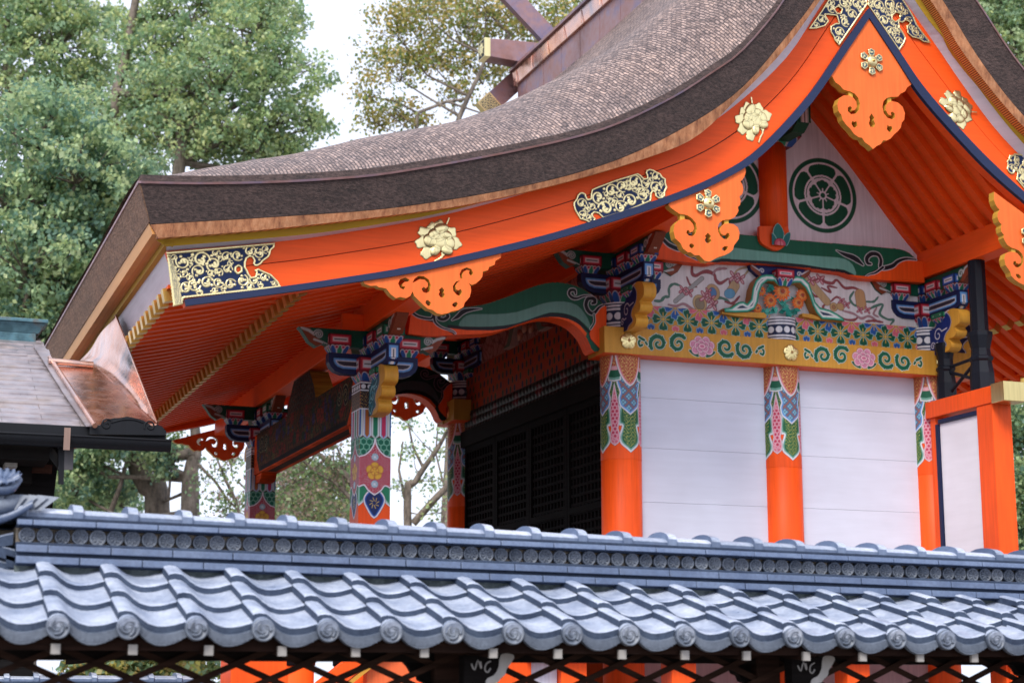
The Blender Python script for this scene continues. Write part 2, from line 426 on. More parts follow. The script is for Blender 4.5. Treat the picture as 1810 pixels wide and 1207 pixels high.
def hexes(cv, pitch, line, region, lw=.12, fill=None):
    X = cv.A / pitch; Y = cv.B / pitch; s3 = math.sqrt(3)
    def cell(x, y):
        cx = np.round(x); cy = np.round(y / s3) * s3; return x - cx, y - cy
    x1, y1 = cell(X, Y); x2, y2 = cell(X - .5, Y - s3 / 2)
    u = np.hypot(x1, y1) < np.hypot(x2, y2); x = np.where(u, x1, x2); y = np.where(u, y1, y2)
    h = .5 - np.maximum(np.abs(x), np.abs(x) * .5 + np.abs(y) * s3 / 2)
    m = np.clip((lw - h) / (lw * .5) + .5, 0, 1) * (region < 0)
    cv.c = cv.c * (1 - m[..., None]) + np.array(line) * m[..., None]

# ------------------------------------------------------------------ naming
def tag(o, label=None, cat=None, group=None, kind=None):
    if label: o['label'] = label
    if cat: o['category'] = cat
    if group: o['group'] = group
    if kind: o['kind'] = kind
    return o
def empty(name, loc=(0, 0, 0), parent=None):
    o = bpy.data.objects.new(name, None); COL.objects.link(o); o.location = loc; o.empty_display_size = .2
    if parent: o.parent = parent
    return o
def dup(o, parent, loc=None):
    c = o.copy(); COL.objects.link(c); c.parent = parent
    if loc is not None: c.location = loc
    return c
rnd = random.Random(7); nr = np.random.default_rng(5)
# ================================================================== SHRINE HALL
S0, S1, S2, XP, YF = 0.0, 1.77, 3.54, -2.53, 4.8      # pillar lines (x), porch line, far gable (y)
VF = 5.5                                              # the far verge mirrors the near one at y -> VF - y
YB = -1.88                                            # face of the near bargeboard
shrine = tag(empty('shrine_hall'), 'vermilion shrine hall with curved bark-thatched roof and painted, gilded gable', 'shrine')

class Crv:
    """a gable curve x -> z: left end, apex, right end; .at(N) gives matching points on both halves"""
    def __init__(s, L, apex, R):
        s.L = np.array(smooth(sorted(L) + [apex], 5)); s.R = np.array(smooth([apex] + sorted(R), 5))
    def z(s, x): return np.where(np.asarray(x) < s.L[-1, 0], np.interp(x, s.L[:, 0], s.L[:, 1]), np.interp(x, s.R[:, 0], s.R[:, 1]))
    def pts(s, n=60):
        xl = np.linspace(s.L[0, 0], s.L[-1, 0], n); xr = np.linspace(s.R[0, 0], s.R[-1, 0], n)[1:]
        x = np.concatenate([xl, xr]); return np.stack([x, np.concatenate([np.interp(xl, s.L[:, 0], s.L[:, 1]), np.interp(xr, s.R[:, 0], s.R[:, 1])])], 1)
    def up(s, d, dx=0):
        c = Crv.__new__(Crv); c.L = s.L + [dx, d]; c.R = s.R + [dx, d]; return c
AX = 1.79
cOT = Crv(PW([(294, 444), (483, 428), (600, 412.7), (787, 379.6), (989, 323), (1145, 266), (1228, 234), (1300, 186), (1391, 101), (1458, 0)], YB), (AX, 8.62),
          [(2.50, 7.76), (2.82, 7.35), (3.25, 6.86), (4.0, 6.25), (4.6, 5.8), (5.45, 5.3)])
cBT = Crv(PW([(325, 531), (497, 508), (600, 493), (736, 470), (943, 422), (1067, 385), (1184, 346), (1267, 310), (1337, 265), (1422, 175), (1485, 84)], YB), (AX, 7.96),
          PW([(1585, 92), (1629, 156), (1700, 238), (1773, 311)], YB) + [(4, 5.92), (4.6, 5.47), (5.35, 4.95)])
cBB = Crv(PW([(328, 542), (500, 519), (600, 504), (738, 482), (945, 434), (1069, 397), (1187, 358), (1271, 322), (1343, 277), (1430, 186), (1489, 100)], YB), (AX, 7.86),
          PW([(1581, 108), (1622, 170), (1692, 250), (1765, 323)], YB) + [(4, 5.84), (4.6, 5.39), (5.33, 4.87)])
cW = Crv(PW([(294, 436), (479, 420.5), (600, 407), (787, 375), (989, 317), (1145, 257), (1225, 221), (1300, 170)], -1.975) + [(1.3, 8.06)], (AX, 8.76),
         [(2.35, 7.98), (2.65, 7.66), (3.0, 7.22), (3.4, 6.8), (4, 6.31), (4.6, 5.86), (5.48, 5.34)])
cT = Crv(PW([(280, 420), (428, 409), (600, 391), (783, 368), (880, 350), (1009, 319), (1145, 278), (1231, 241), (1306, 171), (1384, 90), (1450, 0)], -2.12), (AX, 8.78),
         [(2.42, 7.95), (2.72, 7.52), (3.3, 6.92), (4, 6.42), (4.6, 5.95), (5.6, 5.40)])
cD = Crv(PW([(266, 398), (506, 383.5), (700, 368), (911, 333), (1067, 292), (1184, 240), (1300, 166), (1384, 72), (1440, 0)], -2.12), (AX, 8.92),
         [(2.47, 8.06), (2.864, 7.50), (3.335, 6.99), (4, 6.50), (4.6, 6.03), (5.6, 5.48)])
cK = Crv(PW([(249, 325), (350, 327), (467, 325), (584, 319), (700, 307), (911, 269), (1067, 230), (1184, 177), (1262, 128), (1306, 97), (1352, 47), (1387, 0)], -2.2), (AX, 9.38),
         [(2.35, 8.62), (2.79, 8.08), (3.31, 7.42), (4, 6.86), (4.6, 6.38), (5.72, 5.78)])

def rails(mb, R, col, mat=0, closed=True, sm=False):
    """loft between rails (each an (N,3) array)"""
    n = len(R[0]); V = np.vstack(R); k = len(R); F = []
    for j in range(k if closed else k - 1):
        a, b = j * n, ((j + 1) % k) * n
        F += [(a + i, a + i + 1, b + i + 1, b + i) for i in range(n - 1)]
    if closed: F += [tuple(j * n for j in range(k)), tuple(j * n + n - 1 for j in range(k))[::-1]]
    mb.add(V, F, col, mat, sm)
def rail(c, y, dz=0, n=60):
    p = c.pts(n); return np.stack([p[:, 0], np.full(len(p), y), p[:, 1] + dz], 1)
def mixc(a, b, t):
    c = Crv.__new__(Crv); c.L = None; pa, pb = a.pts(), b.pts(); q = pa * (1 - t) + pb * t
    c.pts = lambda n=60: q; return c

verge_boards = {}
for far in (0, 1):
    Y = (lambda y: y) if not far else (lambda y: VF - y)
    mA, mB_ = mixc(cOT, cBT, .44), mixc(cOT, cBT, .462)
    m = MB()
    rails(m, [rail(cOT, Y(YB)), rail(mA, Y(YB)), rail(mA, Y(YB + .09)), rail(cOT, Y(YB + .09))], ORANGE)
    rails(m, [rail(mB_, Y(YB - .004)), rail(cBT, Y(YB - .004)), rail(cBT, Y(YB + .09)), rail(mB_, Y(YB + .09))], ORANGE)
    rails(m, [rail(mA, Y(YB + .02)), rail(mB_, Y(YB + .02)), rail(mB_, Y(YB + .08)), rail(mA, Y(YB + .08))], (.2, .03, .01))
    bb = m.build('bargeboard', M_PAINTH, shrine); verge_boards[far] = bb
    m = MB(); rails(m, [rail(cBT, Y(YB - .042)), rail(cBB, Y(YB - .042)), rail(cBB, Y(YB + .002)), rail(cBT, Y(YB + .002), -.002)], STEEL)
    m.build('bargeboard_edge_strip', M_PAINTH, bb)
    m = MB(); rails(m, [rail(cBT, Y(YB + .004), -.001), rail(cBB, Y(YB + .004), .002), rail(cBB, Y(YB + .10), .002), rail(cBT, Y(YB + .10), -.001)], ORANGE); m.build('bargeboard_backing', M_PAINTH, bb)
    m = MB(); rails(m, [rail(cOT, Y(YB)), rail(cW, Y(-1.972)), rail(cW, Y(-1.972), .08), rail(cOT, Y(YB), .16)], LILAC); m.build('white_fascia', M_PAINTH, shrine)
    m = MB(); rails(m, [rail(cW, Y(-1.976)), rail(cT, Y(-1.995), .012), rail(cT, Y(-1.93), .03), rail(cW, Y(-1.93), .03)], (.50, .30, .02, 0)); m.build('yellow_fascia', M_PAINTH, shrine)
    m = MB()
    rails(m, [rail(cT, Y(-1.998), .010), rail(cT, Y(-2.118)), rail(cD, Y(-2.118)), rail(cT, Y(-1.998), .06)], WHITE, 0)
    m.build('cedar_underlayer', [M_WOODU], shrine)
    m = MB(); rails(m, [rail(cT, Y(-2.12), -.004), rail(cD, Y(-2.135)), rail(cD, Y(-2.119)), rail(cT, Y(-2.1185))], WHITE)
    m.build('cedar_edge', [M_WOOD], shrine)
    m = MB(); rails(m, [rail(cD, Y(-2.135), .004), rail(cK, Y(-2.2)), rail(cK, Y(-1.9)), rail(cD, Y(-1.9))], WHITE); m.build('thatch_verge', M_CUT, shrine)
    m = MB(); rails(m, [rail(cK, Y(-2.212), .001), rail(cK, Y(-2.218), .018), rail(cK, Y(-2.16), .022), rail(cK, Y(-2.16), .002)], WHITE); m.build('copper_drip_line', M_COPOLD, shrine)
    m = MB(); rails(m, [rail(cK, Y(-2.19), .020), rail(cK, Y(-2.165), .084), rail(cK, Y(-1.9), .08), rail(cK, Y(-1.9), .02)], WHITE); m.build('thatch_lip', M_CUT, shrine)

# ---- left (front) and right (rear) eave edges, running along the hall
def eave(sgn, E):
    """E: dict of profile points (x, z) of the eave end"""
    ya, yb_ = -2.2, VF + 2.2
    def ex(pts, a, b, col, mat, name):
        m = MB(); m.prism(pts, Frame((0, 0, 0), (1, 0, 0), (0, 0, 1), (0, -1, 0)), -b, -a, col); m.build(name, mat, shrine)
    k, d, t, yy, wh, ka = E['K'], E['D'], E['T'], E['Y'], E['W'], E['A']; s = sgn
    m = MB(); e = .006 * s; A = []
    for f in (0, 1):
        Yy = (lambda y: y) if not f else (lambda y: VF - y); A += [(d[0] + e, Yy(-2.134), d[1]), (k[0] + e, Yy(-2.199), k[1]), (k[0] - s * .5, Yy(-2.16), k[1] + .02), (d[0] - s * .5, Yy(-2.12), d[1])]
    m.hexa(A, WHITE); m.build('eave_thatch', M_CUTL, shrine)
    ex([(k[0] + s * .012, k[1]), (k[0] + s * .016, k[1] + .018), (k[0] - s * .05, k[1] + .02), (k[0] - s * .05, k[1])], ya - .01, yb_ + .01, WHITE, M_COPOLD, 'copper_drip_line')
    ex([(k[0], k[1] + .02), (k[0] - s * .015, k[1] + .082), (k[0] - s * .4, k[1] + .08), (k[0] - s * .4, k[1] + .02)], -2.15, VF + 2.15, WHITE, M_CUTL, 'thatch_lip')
    ex([(t[0], t[1]), (d[0], d[1] - .001), (d[0] - s * .06, d[1] - .001), (t[0] - s * .06, t[1] + .005)], ya + .105, yb_ - .105, (.74, .36, .12, 0), M_PAINTH, 'cedar_edge')
    ex([(t[0] - s * .055, t[1] + .002), (t[0] - s * .055, t[1] + .06), (yy[0] - s * .02, yy[1] + .08), (yy[0] - s * .02, yy[1] + .003)], ya + .08, yb_ - .08, (.62, .26, .09, 0), M_PAINTH, 'cedar_underlayer')
    ex([yy, (yy[0], yy[1] - .055), (yy[0] - s * .07, yy[1] - .055), (yy[0] - s * .07, yy[1])], -1.99, VF + 1.99, (.45, .27, .02, 0), M_PAINTH, 'yellow_fascia')
    ex([(wh[0] + s * .012, wh[1]), (wh[0] - s * .085, wh[1] - .24), (wh[0] - s * .145, wh[1] - .24), (wh[0] - s * .06, wh[1])], YB + .05, VF - YB - .05, LILAC, M_PAINTH, 'white_fascia')
    ex([(wh[0] - s * .090, wh[1] - .242), (ka[0] - s * .07, ka[1]), (ka[0] - s * .17, ka[1]), (wh[0] - s * .17, wh[1] - .242)], YB + .1, VF + 1.78, ORANGE, M_PAINTH, 'eave_batten')
eave(-1, dict(K=(-5.045, 5.455), D=(-4.945, 5.17), T=(-4.915, 5.085), Y=(-4.80, 5.085), W=(-4.745, 5.03), A=(-4.72, 4.745)))
eave(1, dict(K=(5.72, 5.78), D=(5.6, 5.49), T=(5.58, 5.40), Y=(5.48, 5.40), W=(5.42, 5.345), A=(5.38, 5.06)))

# ---- thatched roof surface, rolled down towards both verges
drx = np.array([-5.05, -4.5, -4, -3, -2, -1, 0, .8, 1.4, AX]); drz = np.array([.04, .26, .42, .60, .70, .85, .93, .86, .72, .64])
def drop(x):
    xx = np.where(x > AX, 2 * AX - x * 1.0 - (x - AX) * .45, x); return np.interp(xx, drx, drz)
NX, NY = 260, 220
pk = cK.pts(140); xs = np.interp(np.linspace(0, 1, NX), np.linspace(0, 1, len(pk)), pk[:, 0])
ys = np.concatenate([np.linspace(-2.165, .6, 90), np.linspace(.6, 4.2, 42)[1:-1], np.linspace(4.2, VF + 2.165, 90)]); NY = len(ys)
X, Yg = np.meshgrid(xs, ys, indexing='ij'); dist = np.minimum(Yg + 2.165, VF + 2.165 - Yg); t = np.clip(dist / np.interp(X, [-5, -3.6, -1.5, .3, AX, 3.3, 5], [.9, 1.4, 2.0, 1.5, .7, 1.5, 2.1]), 0, 1)
Z = cK.z(X) + .083 + drop(X) * (1 - (1 - t) ** 2)
q_ = np.clip((X + .2) / 1.5, 0, 1); q_ = np.where(X > AX, np.clip((3.6 - X) / 1.5, 0, 1), q_); q_ = q_ * q_ * (3 - 2 * q_); Z += .26 * q_ * (0 * Yg + np.exp(-((Yg + 1.8) / 1.3) ** 2)) * np.minimum(t * 1.5, 1)
Z += .012 * np.sin(X * 3.1 + Yg * 1.7) * np.minimum(t * 3, 1)
V = np.stack([X, Yg, Z], -1)
du = np.zeros_like(X); du[:, 1:] = np.cumsum(np.linalg.norm(np.diff(V, axis=1), axis=2), 1)
dv = np.zeros_like(X); dv[1:] = np.cumsum(np.linalg.norm(np.diff(V, axis=0), axis=2), 0)
i = np.arange(NX * NY).reshape(NX, NY)
F = np.stack([i[:-1, :-1], i[1:, :-1], i[1:, 1:], i[:-1, 1:]], -1).reshape(-1, 4)
m = MB(); m.add(V.reshape(-1, 3), F, WHITE, 0, True)
roof = m.build('thatched_roof', M_THATCH, shrine, uv=np.stack([du.ravel(), dv.ravel()], 1))

CHIGI = (tuple(P(852, 198, 1, 6.9)[[0, 2]]), tuple(P(1062, 5, 1, 6.9)[[0, 2]]), tuple(P(1060, 158, 1, 6.9)[[0, 2]]), tuple(P(912, 0, 1, 6.9)[[0, 2]]))
# ---- ridge, crossed finials and ridge logs
m = MB(); ra, rb = -2.5, 6.62
m.box(AX - .40, AX + .40, ra, rb, 9.2, 10.0); m.build('ridge_box', M_COPOLD, shrine, bevel=.01)
m = MB(); m.hexa([(AX - .44, ra - .05, 9.96), (AX + .44, ra - .05, 9.96), (AX + .44, rb + .05, 9.96), (AX - .44, rb + .05, 9.96),
                  (AX - .46, ra - .05, 10.17), (AX + .46, ra - .05, 10.17), (AX + .46, rb + .05, 10.17), (AX - .46, rb + .05, 10.17)])
for k in range(16): m.box(AX - .466, AX - .455, ra + k * .6, ra + k * .6 + .012, 9.97, 10.16)
m.build('ridge_cap', M_COPNEW, shrine, bevel=.008)
m = MB(); m.box(AX - .50, AX + .50, ra - .08, rb + .08, 10.172, 10.21); m.build('ridge_cap_board', M_COPOLD, shrine)
m = MB(); m.box(AX - .43, AX + .43, ra + .002, rb - .002, 9.47, 9.53)
for k in range(14): m.box(AX - .404, AX - .3995, ra + .3 + k * .65, ra + .312 + k * .65, 9.3, 9.95)
m.build('ridge_seam', M_COPOLD, shrine)
for yy in (6.5,) + tuple(6.5 - 2.7 * k for k in range(1, 4)):
    m = MB(); n = 14; pr = []
    for k in range(n + 1):
        q = -1 + 2 * k / n; h = .128 + .035 * (1 - q * q); pr.append((AX + q * .98, h))
    V = []
    for x, h in pr:
        for a in ((-.13, -h), (.13, -h), (.13, h), (-.13, h)): V.append((x, yy + a[0], 10.38 + a[1]))
    m.add(V, [(k * 4 + j, k * 4 + (j + 1) % 4, k * 4 + 4 + (j + 1) % 4, k * 4 + 4 + j) for k in range(n) for j in range(4)] + [(0, 1, 2, 3), (n * 4 + 3, n * 4 + 2, n * 4 + 1, n * 4)])
    lg = m.build('ridge_log', M_COPOLD, shrine, bevel=.008)
    for s in (-1, 1):
        m = MB(); x0 = AX + s * .985
        m.box(min(x0, x0 - s * .085), max(x0, x0 - s * .085), yy - .137, yy + .137, 10.38 - .136, 10.38 + .136, GOLD)
        cv = Cv(-.11, .11, -.125, .125, .006, BLACK); cv.circ((0, 0), .075, GOLD, h=.008); cv.circ((0, 0), .045, BLACK); cv.circ((0, 0), .02, GOLD)
        for q in range(8): cv.stroke([(0, 0), (.1 * math.cos(q * .785), .1 * math.sin(q * .785))], .008, GOLD, h=.006)
        cv.build(m, Frame((x0, yy, 10.38), (0, 1, 0), (0, 0, 1), (s, 0, 0)), off=.002)
        m.build('gilt_end_cap', M_PAINT, lg)
for yc in (6.9, -2.55):
    a1, b1, a2, b2 = CHIGI; cg = None
    for k, (a, b) in enumerate(((a1, b1), (a2, b2))):
        o = yc + (.06 if k else -.06); d = (np.array(b) - np.array(a)); d = d / np.hypot(*d); n_ = np.array([-d[1], d[0]]) * .135
        e = np.array(b) + d * 1.2; s_ = np.array(a)
        q = [s_ - n_, s_ + n_, e + n_, e - n_]; m = MB(); m.prism([tuple(p) for p in q], wall(o - .058), -.116, 0)
        for t_ in (.55, 1.15, 1.75, 2.35): p = s_ + d * t_; m.prism([tuple(p - n_ * 1.01), tuple(p + n_ * 1.01), tuple(p + d * .012 + n_ * 1.01), tuple(p + d * .012 - n_ * 1.01)], wall(o - .0605), -.121, 0)
        cg = m.build('crossed_finial', M_COPOLD, shrine, bevel=.005)
        m = MB(); e2 = s_ + d * .24; s2 = s_ - d * .02; q = [s2 - n_ * 1.05, s2 + n_ * 1.05, e2 + n_ * 1.05, e2 - n_ * 1.05]; q = [tuple(p) for p in q]; m.prism(q, wall(o - .062), -.124, 0, GOLD)
        aa = np.array(q); cv = Cv(aa[:, 0].min(), aa[:, 0].max(), aa[:, 1].min(), aa[:, 1].max(), .006, GOLD); sd = cv.sdp(q, (slice(None), slice(None))); cv.put((slice(None), slice(None)), sd + .02, [(0, (.02, .04, .06, 0))]); scribble(cv, 75, GOLD, .5, sd + .02, 1); cv.build(m, wall(o - .064), sd); m.build('gilt_finial_sleeve', M_PAINT, cg)

# ---- rafters and the boards over them
RL = np.array(smooth([(-3.58, 4.83), (-2.53, 5.14), (-1.2, 5.58), (0, 6.08), (.5, 6.50), (.86, 6.97), (1.39, 7.56), (1.77, 8.02)], 4))
RR = np.array(smooth([(1.77, 8.02), (2.15, 7.56), (2.68, 6.99), (3.43, 6.12), (4.0, 5.72), (4.52, 5.38)], 4))
HL = np.array([(-4.73, 4.64), (-4.2, 4.76), (-3.5, 4.965)]); HR = np.array([(4.42, 5.56), (4.9, 5.20), (5.34, 4.95)])
rk = MB()
for prof, up_ in ((RL, .105), (RR, .105), (HL, .09), (HR, .09)):
    ya, yb_ = YB + .1, VF - YB - .1
    a = np.array([(x, ya, z + up_) for x, z in prof]); b = np.array([(x, yb_, z + up_) for x, z in prof])
    rails(rk, [a, b, b + [0, 0, .03], a + [0, 0, .03]], (.78, .115, .018, 0))
rk.box(-3.66, -3.56, YB + .1, VF - YB - .1, 4.935, 4.985, ORANGE)
rk.box(4.50, 4.60, YB + .1, VF - YB - .1, 5.485, 5.55, ORANGE)
rk.build('sheathing_boards', M_PAINTH, shrine)
def raf_mesh(prof, capend, wd=.085, ht=.10):
    m = MB(); m.sweep([(x, 0, z) for x, z in prof], wd, ht, ORANGE)
    e = prof[0] if capend == 0 else prof[-1]; q = prof[1] if capend == 0 else prof[-2]
    d = np.array([e[0] - q[0], e[1] - q[1]]); d /= np.linalg.norm(d)
    c = MB(); p0 = np.array([e[0], 0, e[1]]) + np.array([d[0], 0, d[1]]) * .012; p1 = p0 - np.array([d[0], 0, d[1]]) * .075
    nn = np.array([-d[1], 0, d[0]]); nn = nn if nn[2] > 0 else -nn
    c.sweep([p0 - nn * .004, p1 - nn * .004], wd + .010, ht + .008, (.80, .52, .13, .9))
    a = m.build('rafter', M_PAINTH, None); b = c.build('gilt_rafter_cap', M_PAINT, a)
    return a, b
protos = [raf_mesh(RL, 0), raf_mesh(HL, 0), raf_mesh(RR, 1), raf_mesh(HR, 1)]
ry = np.linspace(YB + .20, VF - YB - .20, 40)
nleft = 0
first = [True] * 4
restm = MB()
for k, (a, b) in enumerate(protos):
    a.parent = shrine
    take = ry if k < 2 else ry[:10]
    for j, y in enumerate(take):
        if j == 0: a.location = (0, y, 0); continue
        q = dup(a, shrine, (0, y, 0)); dup(b, q)
    if k >= 2:
        prof = (RR, HR)[k - 2]
        for y in ry[10:]:
            restm.sweep([(x, y, z) for x, z in prof], .085, .10, ORANGE)
            e, q = prof[-1], prof[-2]; restm.box(e[0] - .06, e[0] + .013, y - .048, y + .048, e[1] - .005, e[1] + .1, (.80, .52, .13, .9))
tag(restm.build('rear_rafters', M_PAINTH, shrine), kind='stuff')

# ---- gegyo: carved pendants below the bargeboards
def pendant(out_px, holes_px, s, ou, ov, mirror=None, y=-1.905):
    o = PW(out_px, y, s, ou, ov); hs = [PW(h, y, s, ou, ov) for h in holes_px]; return o, hs
Z5 = (4.47, 1420, 0); Z4 = (7.1, 1180, 310); Z6 = (6.704, 630, 450)
half = [(855, 640), (850, 670), (818, 692), (800, 725), (765, 742), (745, 765), (712, 768), (690, 766), (655, 776), (630, 803), (622, 845), (632, 895), (662, 932), (700, 945), (722, 928), (720, 898), (700, 882),
        (688, 893), (692, 915), (668, 905), (648, 872), (650, 835), (668, 812), (700, 800), (745, 812), (782, 845), (800, 895), (795, 945), (775, 972), (768, 1008), (742, 1040), (715, 1062), (688, 1095), (655, 1112), (628, 1110), (608, 1140), (575, 1156)]
tipx = P(1420 + 548 / 4.47, 1178 / 4.47, 1, -1.905)
hp = PW(half, -1.905, *Z5); ax0 = tipx[0]
hp = [(x - ax0, z) for x, z in hp]
zt = float(cBT.z(AX)) - .02
hx = [(0, zt)] + [(x, z) for x, z in hp] + [(0, tipx[2])]
full = hx + [(-x, z) for x, z in hp[::-1]]
holec = [(0, 6.90 - .0), (.028, 6.86), (.02, 6.835), (.035, 6.80), (.02, 6.765), (-.02, 6.765), (-.035, 6.80), (-.02, 6.835), (-.028, 6.86)]
zc = PW([(550, 955)], -1.905, *Z5)[0][1]
holec = [(x, z - 6.83 + zc) for x, z in holec]
zh = PW([(678, 1018)], -1.905, *Z5)[0]
heart = lambda cx, cz, s=1: [(cx + s * x, cz + z) for x, z in [(-.022, .035), (0, .022), (.024, .03), (.034, .004), (.018, -.028), (-.004, -.034), (-.03, -.01)]]
apex_o = [(AX - .01 + x, z) for x, z in full]
apex_h = [[(AX - .01 + x, z) for x, z in holec], heart(AX - .01 + zh[0] - ax0, zh[1]), heart(AX - .01 - zh[0] + ax0, zh[1], -1)]
tabs_apex = [(AX - .01 + q * (PW([(683, 785)], -1.905, *Z5)[0][0] - ax0), PW([(683, 785)], -1.905, *Z5)[0][1]) for q in (-1, 1)]
left_o = [(30, 330), (975, -150), (985, -40), (965, 20), (945, 50), (918, 75), (945, 120), (955, 180), (940, 235), (905, 265), (920, 310), (915, 365), (885, 400), (895, 440), (870, 490), (845, 525), (790, 550), (740, 555),
          (690, 565), (648, 600), (632, 650), (640, 710), (665, 760), (710, 797), (755, 800), (785, 765), (778, 728), (750, 718), (735, 745), (702, 748), (672, 728), (662, 690), (675, 645), (715, 608), (760, 600), (830, 612),
          (885, 650), (908, 720), (895, 800), (835, 880), (825, 930), (780, 970), (720, 1000), (640, 1022), (590, 1050), (530, 1080), (470, 1070), (400, 1000), (340, 1000), (290, 960), (260, 965), (200, 920), (165, 850),
          (100, 790), (78, 700), (90, 620), (140, 565), (210, 545), (280, 562), (322, 610), (338, 665), (318, 703), (285, 715), (270, 685), (245, 690), (240, 722), (270, 755), (320, 762), (355, 730), (372, 670), (360, 600), (312, 540), (255, 500), (200, 488), (150, 480), (90, 440), (40, 400), (15, 370)]
left_h = [[(510, 718), (548, 760), (540, 795), (555, 820), (530, 850), (490, 848), (470, 810), (485, 780), (472, 760)],
          [(280, 860), (310, 852), (340, 880), (330, 905), (300, 915), (275, 890)], [(690, 910), (720, 885), (760, 890), (755, 925), (720, 950), (685, 930)]]
LO, LH = pendant(left_o, left_h, *Z4)
TL = PW([(198, 520), (752, 578)], -1.905, *Z4)
por_o = [(70, 300), (900, 110), (1725, -40), (1710, 40), (1650, 70), (1640, 120), (1575, 145), (1560, 185), (1500, 200), (1495, 260), (1465, 300), (1420, 340), (1370, 358), (1328, 335), (1355, 370), (1362, 430), (1345, 500),
         (1285, 570), (1270, 620), (1210, 655), (1130, 670), (1090, 690), (1015, 705), (960, 695), (905, 655), (850, 640), (800, 600), (740, 540), (690, 490), (668, 435), (640, 490), (590, 515), (520, 500), (470, 515), (410, 470), (355, 400), (270, 385), (240, 365), (170, 370), (100, 345)]
por_h = [[(565, 415), (520, 392), (497, 340), (520, 290), (585, 270), (632, 295), (620, 318), (575, 322), (545, 350), (550, 375), (580, 378)],
         [(665, 335), (690, 285), (740, 250), (800, 255), (860, 295), (885, 360), (875, 430), (830, 455), (790, 440), (775, 405), (800, 380), (825, 400), (850, 375), (848, 335), (810, 295), (750, 290), (700, 318)],
         [(1232, 305), (1180, 320), (1145, 370), (1150, 430), (1190, 475), (1230, 490), (1255, 440), (1240, 405), (1212, 422), (1185, 410), (1175, 370), (1200, 330)],
         [(1238, 285), (1225, 230), (1250, 175), (1310, 150), (1365, 170), (1385, 215), (1375, 245), (1345, 240), (1335, 210), (1345, 190), (1310, 180), (1275, 200), (1255, 240), (1258, 280)],
         [(1017, 385), (1045, 420), (1035, 450), (1050, 470), (1040, 505), (1000, 505), (975, 470), (990, 440), (980, 415)],
         [(825, 545), (850, 535), (885, 565), (880, 600), (850, 607), (820, 575)], [(1185, 555), (1205, 580), (1190, 615), (1160, 622), (1135, 600), (1145, 575)]]
PO, PH = pendant(por_o, por_h, *Z6)
mir = lambda pts: [(2 * S1 - x, z) for x, z in pts][::-1]
PEND = (.88, .165, .032, 0)
def gegyo(o, hs, tabs, fr, label=None):
    m = MB(); m.prism(o, fr, -.085, 0, PEND, (.62, .34, .05, 0), hs)
    for x, z in tabs:
        m.prism([(x - .022, z - .05), (x + .022, z - .05), (x + .022, z + .05), (x - .022, z + .05)], fr, -.07, -.015, (.66, .38, .05, 0))
    return m.build('carved_pendant', M_PAINT, shrine)
rosettes = []
gegA = gegyo(apex_o, apex_h, tabs_apex, wall(-1.905)); gegL = gegyo(LO, LH, TL, wall(-1.90)); gegP = gegyo(PO, PH, [], wall(-1.90)); gegR = gegyo(mir(LO), [mir(h) for h in LH], mir(TL), wall(-1.90))
fb = Frame((0, VF + 1.965, 0), (1, 0, 0), (0, 0, 1), (0, 1, 0)); fbi = Frame((0, VF + 1.875, 0), (1, 0, 0), (0, 0, 1), (0, -1, 0))
for o, hs, tb in ((apex_o, apex_h, tabs_apex), (LO, LH, TL), (PO, PH, []), (mir(LO), [mir(h) for h in LH], mir(TL))):
    m = MB(); m.prism([(a, b - .12) for a, b in o], fbi, -.085, 0, (.80, .12, .02, 0), (.62, .34, .05, 0), [[(a, b - .12) for a, b in h] for h in hs]); m.build('carved_pendant', M_PAINT, shrine)

# gilt six-petal rosettes on the pendants
def rosette(cx, cz, parent, y=-1.907, R=.145):
    m = MB(); cv = Cv(cx - R, cx + R, cz - R, cz + R, .004, GOLD); sd = np.full(cv.A.shape, 1e9)
    for k in range(6):
        t = math.pi / 2 + k * math.pi / 3; c = (cx + .093 * math.cos(t), cz + .093 * math.sin(t))
        hexp = xf([(.043, 0), (.022, .038), (-.03, .03), (-.042, 0), (-.03, -.03), (.022, -.038)], c, 1, t)
        sd = np.minimum(sd, cv.sdp(hexp, (slice(None), slice(None)))); cv.poly(hexp, GOLD, h=.018)
        cv.poly(xf([(.031, 0), (.015, .027), (-.022, .021), (-.03, 0), (-.022, -.021), (.015, -.027)], c, 1, t), (.05, .10, .12, 0))
        for q in range(7):
            a = rnd.uniform(0, 6.28); rr = rnd.uniform(0, .022); cv.circ((c[0] + rr * math.cos(a), c[1] + rr * math.sin(a)), .006, GOLD)
    sd = np.minimum(sd, np.hypot(cv.A - cx, cv.B - cz) - .064)
    r = np.hypot(cv.A - cx, cv.B - cz); cv.circ((cx, cz), .062, GOLD); cv.h = np.maximum(cv.h, np.where(r < .058, .02 + .03 * np.sqrt(np.clip(1 - (r / .058) ** 2, 0, 1)), 0))
    cv.h = np.maximum(cv.h, np.where(r < .018, .065 - r * 1.1, 0))
    cv.circ((cx, cz), .016, (.75, .45, .12, 1)); cv.build(m, wall(y), sd); m.build('gilt_rosette', M_PAINT, parent)
c = P(1540, 110, 1, -1.91); rosette(c[0], c[2], gegA); c = P(1251, 360, 1, -1.91); rosette(c[0], c[2], gegL); rosette(2 * S1 - c[0], c[2], gegR)

